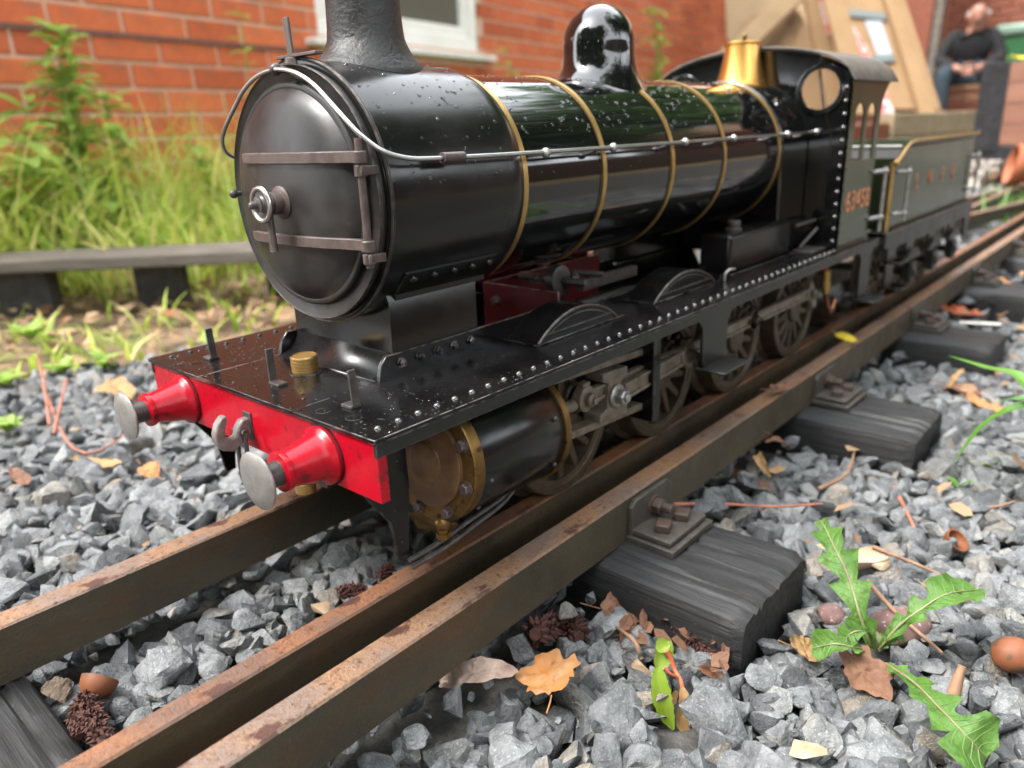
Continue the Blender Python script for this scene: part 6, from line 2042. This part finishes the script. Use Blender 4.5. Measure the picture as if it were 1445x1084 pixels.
dl = dry_leaf((1405, 80), 0.03, 'yellow_leaf', 'yellow leaf lying on the top edge of the wagon', 0.41, rz=0.3, tilt=(0.2, 0.1), curl=0.6, lobes=0, seed=31)
dl.location = (WX0 + 0.11, WY0 + 0.02, wz1 + 0.012)
pc = at((1442, 262), 2.45)
b = MB().lathe((0, 0, 0), (0, 0, 1), [(0.0, 0.0), (0.036, 0.0), (0.040, 0.004), (0.056, 0.070), (0.062, 0.070), (0.064, 0.074), (0.064, 0.092), (0.060, 0.094), (0.054, 0.090), (0.050, 0.070), (0.034, 0.008), (0.0, 0.007)], 40, cap=False)
o = b.build('flower_pot', 'terracotta', smooth=50)
o.location = (pc.x + 0.05, pc.y, 0.005)
o.rotation_euler = (radians(78), 0.15, radians(-70))
o.location.z = 0.052
tag(o, 'terracotta flower pot lying on its side by the bare rails', 'flower pot')
# gravel heap below the wagon
hp = on((1400, 262), 2, -0.05)
V_, F_, of_ = [], [], 0
rr = random.Random(8)
for k in range(500):
    a, q = rr.uniform(0, 6.28), sqrt(rr.random())
    x, y = -0.42 + 0.36 * q * cos(a), 3.75 + 0.6 * q * sin(a)
    z = GZ + 0.15 * (1 - q) ** 0.8 + 0.01
    V, F = rr.choice(LO)
    R = np.array(rand_rot(rr, 1.5), dtype=np.float32) * rr.uniform(0.014, 0.026)
    V_.append(V @ R.T + np.array([x, y, z], dtype=np.float32))
    F_.append(F + of_)
    of_ += len(V)
mat('pale_stone', (0.34, 0.31, 0.27), 0.85, col2=(0.5, 0.46, 0.41), ns=40, bump=0.5, bs=200, bdist=0.002)
me = mesh_from(V_, F_, 'gravel_heap')
me.materials.append(MATS['pale_stone'])
o = bpy.data.objects.new('gravel_heap', me)
COL.objects.link(o)
tag(o, 'low heap of pale gravel beside the wagon', 'gravel', kind='stuff')

# ------------------------------------------------------------------ plank on timber blocks, left
pA, pB = on((0, 388), 2, 0.012), on((365, 372), 2, 0.012)
pd = (pB - pA)
pd.z = 0
pd.normalize()
pn_ = Vector((-pd.y, pd.x, 0))
c0 = Vector((pA.x, pA.y, 0)) - pd * 0.55
c1 = Vector((pB.x, pB.y, 0)) + pd * 0.55
bw = 0.14
b = MB().obox((c0 + c1) / 2 + pn_ * bw / 2 + Vector((0, 0, 0.0252)), pd, pn_, (0, 0, 1), (c1 - c0).length / 2, bw / 2, 0.0125)
o = b.build('timber_plank', 'grey_timber', bevel=0.004, smooth=0, org=(c0 + c1) / 2 + Vector((0, 0, 0.0125)))
tag(o, 'long weathered grey plank lying on timber blocks before the grass', 'plank')
for px, lab in (((40, 446), 'dark timber block under the grey plank, farther from the engine'), ((232, 434), 'dark timber block under the grey plank, close behind the far buffer'), ((415, 424), 'dark timber block under the grey plank, behind the smokebox'), ((-160, 458), 'dark timber block under the end of the grey plank')):
    p = on(px, 2, GZ + 0.003)
    p.z = 0
    q = c0 + pd * (p - c0).dot(pd)
    ln_ = (q + pn_ * 0.10 - p)
    dl_ = ln_.normalized()
    sl_ = Vector((-dl_.y, dl_.x, 0))
    b = MB().obox(p + ln_ / 2 + Vector((0, 0, (GZ + 0.012) / 2)), sl_, dl_, (0, 0, 1), 0.052, ln_.length / 2, (0.012 - GZ) / 2)
    o = b.build('timber_block', 'block_timber', bevel=0.006, smooth=0, org=p + Vector((0, 0, GZ)))
    tag(o, lab, 'block')

# ------------------------------------------------------------------ long grass and weeds along the wall
def grass_blades(n, where, hlo, hhi, seed, name, label, m='grass', w0=0.0042):
    rnd = random.Random(seed)
    b = MB()
    for _ in range(n):
        p = where(rnd)
        if p is None:
            continue
        h = rnd.uniform(hlo, hhi)
        a = rnd.uniform(0, 2 * pi)
        d = Vector((cos(a), sin(a), 0))
        lean = rnd.uniform(0.25, 1.1)
        side = Vector((-d.y, d.x, 0))
        w_ = w0 * rnd.uniform(0.7, 1.5)
        vs = []
        ns = 5
        for i in range(ns + 1):
            t = i / ns
            q = p + d * (h * lean * t * t) + Vector((0, 0, h * (t - 0.38 * lean * t * t)))
            ww = w_ * (1 - t) ** 0.7 + 0.0002
            vs += [q - side * ww, q + side * ww]
        b.add(vs, [(2 * i, 2 * i + 1, 2 * i + 3, 2 * i + 2) for i in range(ns)])
    o = b.build(name, m, smooth=70)
    return tag(o, label, 'grass', kind='stuff')
def wall_strip(rnd):
    s = rnd.uniform(-1.2, 3.4)
    d = rnd.random() ** 1.2 * 0.80
    p = wpt(s, d + 0.02, GZ)
    t_ = (p - c0).dot(pn_)
    if t_ < bw + 0.02 and -0.2 < (p - c0).dot(pd) < 2.2:
        return None
    return p
grass_blades(11000, wall_strip, 0.08, 0.30, 1, 'long_grass', 'long yellow-green grass growing along the foot of the house wall')
grass_blades(3000, lambda r: wpt(r.uniform(-1.0, 2.0), r.uniform(0.02, 0.50), GZ), 0.22, 0.56, 3, 'tall_grass', 'tall arching grass close against the house wall', w0=0.0028)
grass_blades(260, lambda r: Vector((r.uniform(-1.25, -0.75), r.uniform(0.15, 1.2), GZ)), 0.02, 0.08, 2, 'short_grass', 'sparse short grass in the leaf litter before the plank')
grass_blades(700, lambda r: wpt(r.uniform(3.0, 8.0), r.uniform(0.02, 0.5), GZ), 0.10, 0.35, 4, 'far_grass', 'grass along the house wall beyond the window')
grass_blades(160, lambda r: Vector((r.uniform(-0.12, 0.14), r.uniform(2.3, 2.9), GZ + 0.01)), 0.05, 0.14, 5, 'track_grass', 'bright grass growing across the bare rails behind the tender', 'strap_leaf', 0.004)
def weed(base, top, nl, ls, label, seed, bend=0.06, m='weed_leaf', flowers=0):
    rnd = random.Random(seed)
    base, top = Vector(base), Vector(top)
    r = empty('tall_weed', base, label, 'plant')
    midp = base.lerp(top, 0.5) + Vector((rnd.uniform(-bend, bend), rnd.uniform(-bend, bend), 0))
    c = catmull([base, midp, top], 10)
    MB().tube(c, [0.0035 * (1 - 0.6 * i / (len(c) - 1)) for i in range(len(c))], 6).build('stem', m, r, smooth=60)
    fol = MB()
    for k in range(nl):
        t = 0.15 + 0.85 * (k + rnd.random()) / nl
        p = c[min(len(c) - 1, int(t * (len(c) - 1)))]
        for j in range(rnd.randint(2, 4)):
            a = rnd.uniform(0, 2 * pi)
            d = Vector((cos(a), sin(a), rnd.uniform(-0.3, 0.7))).normalized()
            L_ = ls * rnd.uniform(0.6, 1.25) * (1.15 - 0.5 * t)
            sp = [p, p + d * L_ * 0.5, p + d * L_ + Vector((0, 0, -0.2 * L_))]
            lf = leaf_surface(catmull(sp, 3), lambda u: (max(0.0005, 0.20 * L_ * sin(pi * min(1, u * 0.9 + 0.08))),) * 2, 1, 0.3)
            fol.add(lf.v, lf.f)
    f_ = fol.build('foliage', m, r, smooth=70)
    f_['kind'] = 'stuff'
    if flowers:
        for k in range(flowers):
            MB().sphere(top + Vector((rnd.uniform(-.03, .03), rnd.uniform(-.03, .03), rnd.uniform(-.02, .02))), 0.008, 8, 4).build('flower', 'paper_label', r)
    return r
def wall_at(px, d):
    dr_ = ray(px)
    q0 = WP + WN * d
    t = WN.dot(q0 - CP) / WN.dot(dr_)
    return CP + dr_ * t
for i, (bp_, tp_, dd, nl, ls, lab) in enumerate((
        ((150, 330), (80, 28), 0.30, 20, 0.085, 'tallest green weed against the bricks, its tip bending over'),
        ((120, 330), (100, 60), 0.22, 18, 0.075, 'bushy green weed growing close behind the tallest weed'),
        ((190, 330), (150, 130), 0.35, 12, 0.08, 'leafy weed with drooping leaves beside the tallest weed'),
        ((330, 300), (335, 5), 0.15, 7, 0.05, 'thin pale weed stalk standing before the bricks behind the smokebox'),
        ((10, 320), (45, 130), 0.30, 8, 0.09, 'weed with long arching leaves near the wall'),
        ((60, 330), (25, 210), 0.45, 8, 0.08, 'low spreading weed before the wall'),
        ((300, 330), (262, 190), 0.35, 9, 0.06, 'weed half hidden behind the smokebox front'),
        ((945, 180), (930, 5), 0.35, 13, 0.11, 'tall pale weed by the wall between dome and brass valve'),
        ((880, 170), (872, 80), 0.30, 8, 0.10, 'shorter weed beside the dome'),
        ((720, 150), (716, 60), 0.20, 7, 0.07, 'small weed under the window end'))):
    b0 = wall_at(bp_, dd)
    b0.z = GZ
    t0 = wall_at(tp_, dd)
    weed(b0, t0, int(nl * 1.9), ls * 1.4, lab, 50 + i)
# ------------------------------------------------------------------ seated man
def skin_obj(name, chains, m, parent, sub=2):
    """chains: list of [(point, radius)], points welded by coordinates; skin + subdivision"""
    bm = bmesh.new()
    sk = bm.verts.layers.skin.verify()
    reg = {}
    first = True
    for ch in chains:
        prev = None
        for p, r in ch:
            key = tuple(round(v, 4) for v in p)
            if key not in reg:
                v = bm.verts.new(p)
                rr_ = r if isinstance(r, tuple) else (r, r)
                v[sk].radius = rr_
                v[sk].use_root = first
                first = False
                reg[key] = v
            v = reg[key]
            if prev is not None and prev is not v and not bm.edges.get((prev, v)):
                bm.edges.new((prev, v))
            prev = v
    me = bpy.data.meshes.new(name)
    bm.to_mesh(me)
    bm.free()
    o = bpy.data.objects.new(name, me)
    COL.objects.link(o)
    s1 = o.modifiers.new('skin', 'SKIN')
    s1.use_smooth_shade = True
    s2 = o.modifiers.new('sub', 'SUBSURF')
    s2.levels = s2.render_levels = sub
    me.materials.append(MATS[m])
    if parent:
        o.parent = parent
    return o
hip = at((1362, 129), 7.5)
MX, MY = hip.x, hip.y
MAN = empty('person', (MX, MY, PT), 'man in a dark sweater and jeans sitting hunched forward with clasped hands', 'person')
# local frame: x right, y away from the camera, z up; he faces the camera (-y)
cd_ = Vector((CP.x - MX, CP.y - MY, 0)).normalized()
MAN.rotation_euler = (0, 0, atan2(-cd_.x, cd_.y) + pi)
hd = Vector((0.02, -0.20, 0.935))       # head centre, bowed forward
body = skin_obj('body', [
    [((0, 0, 0.46), (0.15, 0.11)), ((0, -0.02, 0.58), (0.145, 0.10)), ((0.0, -0.07, 0.70), (0.16, 0.105)), ((0.005, -0.11, 0.79), (0.10, 0.08)), ((0.012, -0.15, 0.845), (0.055, 0.055)), ((0.018, -0.185, 0.90), (0.066, 0.075)), ((0.02, -0.20, 0.95), (0.077, 0.092)), ((0.021, -0.195, 1.005), (0.070, 0.085)), ((0.021, -0.19, 1.035), (0.04, 0.05))],
    [((0.0, -0.07, 0.70), 0.1), ((-0.17, -0.08, 0.765), 0.055), ((-0.25, -0.13, 0.56), 0.046), ((-0.09, -0.36, 0.475), 0.034), ((-0.045, -0.395, 0.46), 0.034)],
    [((0.0, -0.07, 0.70), 0.1), ((0.17, -0.08, 0.765), 0.055), ((0.25, -0.13, 0.56), 0.046), ((0.09, -0.36, 0.475), 0.034), ((0.045, -0.395, 0.46), 0.034)],
    [((0, 0, 0.46), 0.1), ((-0.10, -0.02, 0.45), 0.085), ((-0.20, -0.40, 0.455), 0.062), ((-0.19, -0.40, 0.10), 0.042), ((-0.195, -0.50, 0.045), 0.035)],
    [((0, 0, 0.46), 0.1), ((0.10, -0.02, 0.45), 0.085), ((0.20, -0.40, 0.455), 0.062), ((0.19, -0.40, 0.10), 0.042), ((0.195, -0.50, 0.045), 0.035)]], 'skin', MAN)
fing = []
for sgn in (-1, 1):
    for k in range(4):
        y0, z0 = -0.405 - 0.006 * k, 0.485 - 0.018 * k
        fing.append(skin_obj('finger', [[((sgn * 0.050, y0 + 0.012, z0), 0.0095), ((sgn * 0.022, y0 - 0.030, z0 - 0.004 + 0.004 * sgn), 0.0092), ((-sgn * 0.012, y0 - 0.038, z0 - 0.006 + 0.004 * sgn), 0.0088), ((-sgn * 0.034, y0 - 0.022, z0 - 0.008 + 0.004 * sgn), 0.0075)]], 'skin', MAN, 1))
    fing.append(skin_obj('thumb', [[((sgn * 0.050, -0.385, 0.50), 0.012), ((sgn * 0.030, -0.415, 0.515), 0.011), ((sgn * 0.008 - 0.006 * sgn, -0.43, 0.517 + 0.006 * sgn), 0.009)]], 'skin', MAN, 1))
skin_obj('sweater', [
    [((0, 0.005, 0.47), (0.175, 0.135)), ((0, -0.02, 0.58), (0.17, 0.125)), ((0.0, -0.07, 0.70), (0.185, 0.125)), ((0.005, -0.115, 0.79), (0.12, 0.095)), ((0.010, -0.14, 0.83), (0.072, 0.068))],
    [((0.0, -0.07, 0.70), 0.1), ((-0.175, -0.08, 0.765), 0.078), ((-0.262, -0.13, 0.56), 0.070), ((-0.12, -0.335, 0.482), 0.050)],
    [((0.0, -0.07, 0.70), 0.1), ((0.175, -0.08, 0.765), 0.078), ((0.262, -0.13, 0.56), 0.070), ((0.12, -0.335, 0.482), 0.050)]], 'sweater', MAN)
skin_obj('jeans', [
    [((0, 0.01, 0.43), (0.165, 0.13)), ((-0.11, -0.02, 0.435), 0.105), ((-0.205, -0.40, 0.455), 0.080), ((-0.195, -0.405, 0.26), 0.068), ((-0.19, -0.40, 0.085), 0.062)],
    [((0, 0.01, 0.43), 0.1), ((0.11, -0.02, 0.435), 0.105), ((0.205, -0.40, 0.455), 0.080), ((0.195, -0.405, 0.26), 0.068), ((0.19, -0.40, 0.085), 0.062)]], 'jeans', MAN)
for sgn in (-1, 1):
    skin_obj('shoe', [[((sgn * 0.19, -0.385, 0.055), (0.048, 0.05)), ((sgn * 0.195, -0.46, 0.045), (0.048, 0.042)), ((sgn * 0.20, -0.54, 0.032), (0.040, 0.028))]], 'shoe', MAN)
hl = MB()
def local(b, name, m, **k):
    o = bpy.data.objects.new(name, b.mesh(name, smooth=70))
    o.data.materials.append(MATS[m])
    COL.objects.link(o)
    o.parent = MAN
    return o
for sgn in (-1, 1):
    local(MB().sphere((0.02 + sgn * 0.072, -0.165, 0.955), 0.028, 12, 6, sc=(0.6, 1.3, 1.25)), 'hair', 'grey_hair')
    local(MB().sphere((0.02 + sgn * 0.080, -0.190, 0.935), 0.022, 10, 5, sc=(0.4, 0.7, 1.2)), 'ear', 'skin')
    local(MB().sphere((0.02 + sgn * 0.032, -0.268, 0.948), 0.006, 10, 5), 'eye', 'brown_leaf')
local(MB().sphere((0.02, -0.12, 0.955), 0.075, 14, 7, sc=(0.95, 0.7, 0.9)), 'hair', 'grey_hair')
local(MB().sphere((0.02, -0.285, 0.918), 0.017, 10, 5, sc=(0.9, 1.1, 1.5)), 'nose', 'skin')
local(MB().sphere((0.02, -0.262, 0.882), 0.016, 10, 5, sc=(1.5, 0.6, 0.35)), 'mouth', 'brown_leaf')
ST = empty('wooden_stool', (MX, MY, PT), 'brown wooden stool under the seated man', 'stool')
ST.rotation_euler = MAN.rotation_euler
def stool_part(b, name):
    o = bpy.data.objects.new(name, b.mesh(name, smooth=30))
    o.data.materials.append(MATS['stool_wood'])
    COL.objects.link(o)
    o.parent = ST
stool_part(MB().box(-0.21, 0.21, -0.19, 0.19, 0.30, 0.335), 'seat')
for sx in (-1, 1):
    for sy in (-1, 1):
        stool_part(MB().box(sx * 0.175 - 0.02, sx * 0.175 + 0.02, sy * 0.155 - 0.02, sy * 0.155 + 0.02, 0, 0.2995), 'leg')
stool_part(MB().box(-0.153, 0.153, -0.165, -0.145, 0.20, 0.25), 'rail')
# ------------------------------------------------------------------ trees and fence on the open side of the track (seen mirrored in the paintwork)
def tree(x, y, h, cr_, seed, label):
    rnd = random.Random(seed)
    r = empty('tree', (x, y, GZ), label, 'tree', 'trees on the open side of the track')
    tp = [(x, y, GZ), (x + rnd.uniform(-.1, .1), y, h * 0.35), (x + rnd.uniform(-.2, .2), y, h * 0.8)]
    b = MB().tube(catmull(tp, 5), [0.16 * (1 - 0.075 * i) for i in range(11)], 9)
    for k in range(6):
        a = rnd.uniform(0, 6.28)
        z = h * rnd.uniform(0.3, 0.65)
        b.tube([(x, y, z), (x + cos(a) * cr_ * 0.4, y + sin(a) * cr_ * 0.4, z + cr_ * 0.35), (x + cos(a) * cr_ * 0.8, y + sin(a) * cr_ * 0.8, z + cr_ * 0.6)], [0.06, 0.04, 0.02], 6)
    b.build('trunk', 'bark', r, smooth=50)
    fol = MB()
    clumps = [(Vector((rnd.gauss(0, 0.42), rnd.gauss(0, 0.42), rnd.uniform(-0.45, 0.5))), rnd.uniform(0.22, 0.42)) for _ in range(60)]
    for c, q in clumps:
        for _ in range(110):
            v = Vector((rnd.gauss(0, 1), rnd.gauss(0, 1), rnd.gauss(0, 1))).normalized() * q * rnd.uniform(0.5, 1)
            p = Vector((x, y, h * 0.62)) + Vector(((c.x + v.x) * cr_, (c.y + v.y) * cr_, (c.z + v.z) * h * 0.55))
            if p.z < min(0.35, h * 0.05):
                continue
            u = Vector((rnd.gauss(0, 1), rnd.gauss(0, 1), rnd.gauss(0, 1))).normalized()
            w_ = u.orthogonal().normalized()
            s_ = rnd.uniform(0.14, 0.30)
            fol.add([p - u * s_, p + w_ * s_ * 0.5, p + u * s_, p - w_ * s_ * 0.5], [(0, 1, 2, 3)])
    o = fol.build('crown', 'tree_leaf', r, smooth=0)
    return r
TREES = ((5.6, 2.2, 10.5, 3.2, 'tall leafy tree behind the fence, opposite the boiler'), (5.3, 5.6, 10.0, 3.2, 'tall leafy tree behind the fence, opposite the wagon'),
         (5.8, 9.0, 11.0, 3.3, 'tall leafy tree behind the fence, opposite the patio'), (-4.2, 14.6, 11.0, 3.2, 'tall leafy tree behind the end wall, nearest the house'), (-0.6, 14.0, 11.5, 3.3, 'tall leafy tree behind the end wall, in line with the track'),
         (2.8, 13.6, 12.0, 3.3, 'tall leafy tree behind the end wall, on the fence side'), (6.0, 12.4, 11.0, 3.3, 'tall leafy tree behind the end wall, at the fence corner'),
         (1.6, -8.0, 8.0, 2.8, 'leafy tree ahead of the engine, in line with the track'), (-2.6, -8.6, 8.5, 2.9, 'leafy tree ahead of the engine, nearest the house'), (5.4, -5.6, 8.5, 2.9, 'leafy tree ahead of the engine, at the fence end'),
         (-4.4, -7.2, 2.6, 1.8, 'low bushy shrub added out of view ahead of the engine, nearest the house'), (-1.6, -6.9, 2.6, 1.8, 'low bushy shrub added out of view ahead of the engine, left of the track'), (1.2, -6.6, 2.6, 1.8, 'low bushy shrub added out of view ahead of the engine, across the track line'), (3.8, -5.6, 2.6, 1.8, 'low bushy shrub added out of view ahead of the engine, by the fence end'))  # unseen shrubs added below the crowns to darken the cab front's reflection
for k, (x, y, h, c, lab) in enumerate(TREES):
    tree(x, y, h, c, 70 + k, lab)
FN = empty('board_fence', (2.9, 4, GZ), 'low brown board fence on the open side of the track', 'fence')
fm = MB().box(-0.011, 0.011, -0.072, 0.072, 0, 1.0).mesh('board', smooth=0)
fm.materials.append(MATS['fence_board'])
for k in range(76):
    o = bpy.data.objects.new('board', fm)
    COL.objects.link(o)
    o.parent = FN
    o.location = Vector((2.9, -2.0 + k * 0.15, GZ)) - ORG[FN.name]
# ------------------------------------------------------------------ rain drops standing on the paintwork
def drops(n, sampler, rlo, rhi, seed, parent, flat=0.6):
    rnd = random.Random(seed)
    b = MB()
    for _ in range(n):
        q = sampler(rnd)
        if q is None:
            continue
        p, nn = q
        r = rlo + (rhi - rlo) * rnd.random() ** 2.5
        b.sphere(Vector(p) - Vector(nn) * 0.0001, r, 8, 3, sc=(1, rnd.uniform(0.8, 1.2), flat), half=True, N=nn)
    o = b.build('water_drops', 'water', parent, smooth=70)
    o['kind'] = 'stuff'
    return o
def cyl_s(y0, y1, R, a0, a1):
    def f(r):
        a = radians(r.uniform(a0, a1))
        y = r.uniform(y0, y1)
        d = Vector((cos(a), 0, sin(a)))
        return Vector((0, y, AZ)) + d * R, d
    return f
def ob(nm):
    return [o for o in L.children if o.name.split('.')[0] == nm][0]
bo_ = ob('boiler_barrel')
drops(650, cyl_s(0.362, 0.73, 0.0652, 25, 125), 0.0005, 0.0017, 1, bo_)
drops(160, cyl_s(0.362, 0.73, 0.0652, 82, 128), 0.0007, 0.0017, 2, bo_)
drops(90, cyl_s(0.362, 0.73, 0.0652, -5, 28), 0.0003, 0.0009, 3, bo_)
drops(340, cyl_s(0.25, 0.342, 0.0697, 5, 125), 0.0003, 0.0013, 4, ob('smokebox'))
drops(80, cyl_s(0.732, 0.792, 0.0675, 20, 100), 0.0005, 0.0014, 5, ob('firebox'))
def plate_s(r):
    x, y = r.uniform(-0.112, 0.112), r.uniform(0.192, 0.259)
    return (x, y, PZ), (0, 0, 1)
drops(420, plate_s, 0.0004, 0.0013, 6, fp, 0.6)
drops(40, plate_s, 0.0010, 0.0021, 16, fp, 0.35)
def side_s(r):
    return (r.uniform(0.0515, 0.1125), 0.26 + 0.55 * r.random() ** 1.3, PZ), (0, 0, 1)
drops(900, side_s, 0.0003, 0.0011, 7, fp, 0.65)
def dome_s(r):
    a = r.uniform(-pi, 0.6)
    z = r.uniform(0.012, 0.03)
    d = Vector((cos(a), sin(a), 0))
    return Vector((0, dy, zb + z)) + d * 0.0279, d
drops(50, dome_s, 0.0004, 0.001, 8, ob('dome'))
def cabf(r):
    return (r.uniform(0.02, 0.10), FY, r.uniform(0.20, 0.29)), (0, -1, 0)
drops(60, cabf, 0.0004, 0.0011, 9, cab)
def cyl_lag(r):
    a = radians(r.uniform(-30, 70))
    t = r.random()
    c = Vector((0.0845, 0.251, 0.0722)).lerp(Vector((0.0845, 0.3265, 0.0675)), 0.06 + 0.88 * t)
    d = Vector((cos(a), 0, sin(a)))
    return c + d * 0.0345, d
drops(70, cyl_lag, 0.0002, 0.0006, 10, ob('cylinder'))
def slp_s(r):
    return (r.uniform(0.15, 0.21), r.uniform(0.365, 0.45), -0.0335), (0, 0, 1)
drops(90, slp_s, 0.0004, 0.0011, 11, [o for o in bpy.data.objects if o.name.startswith('wooden_sleeper.001')][0], 0.45)
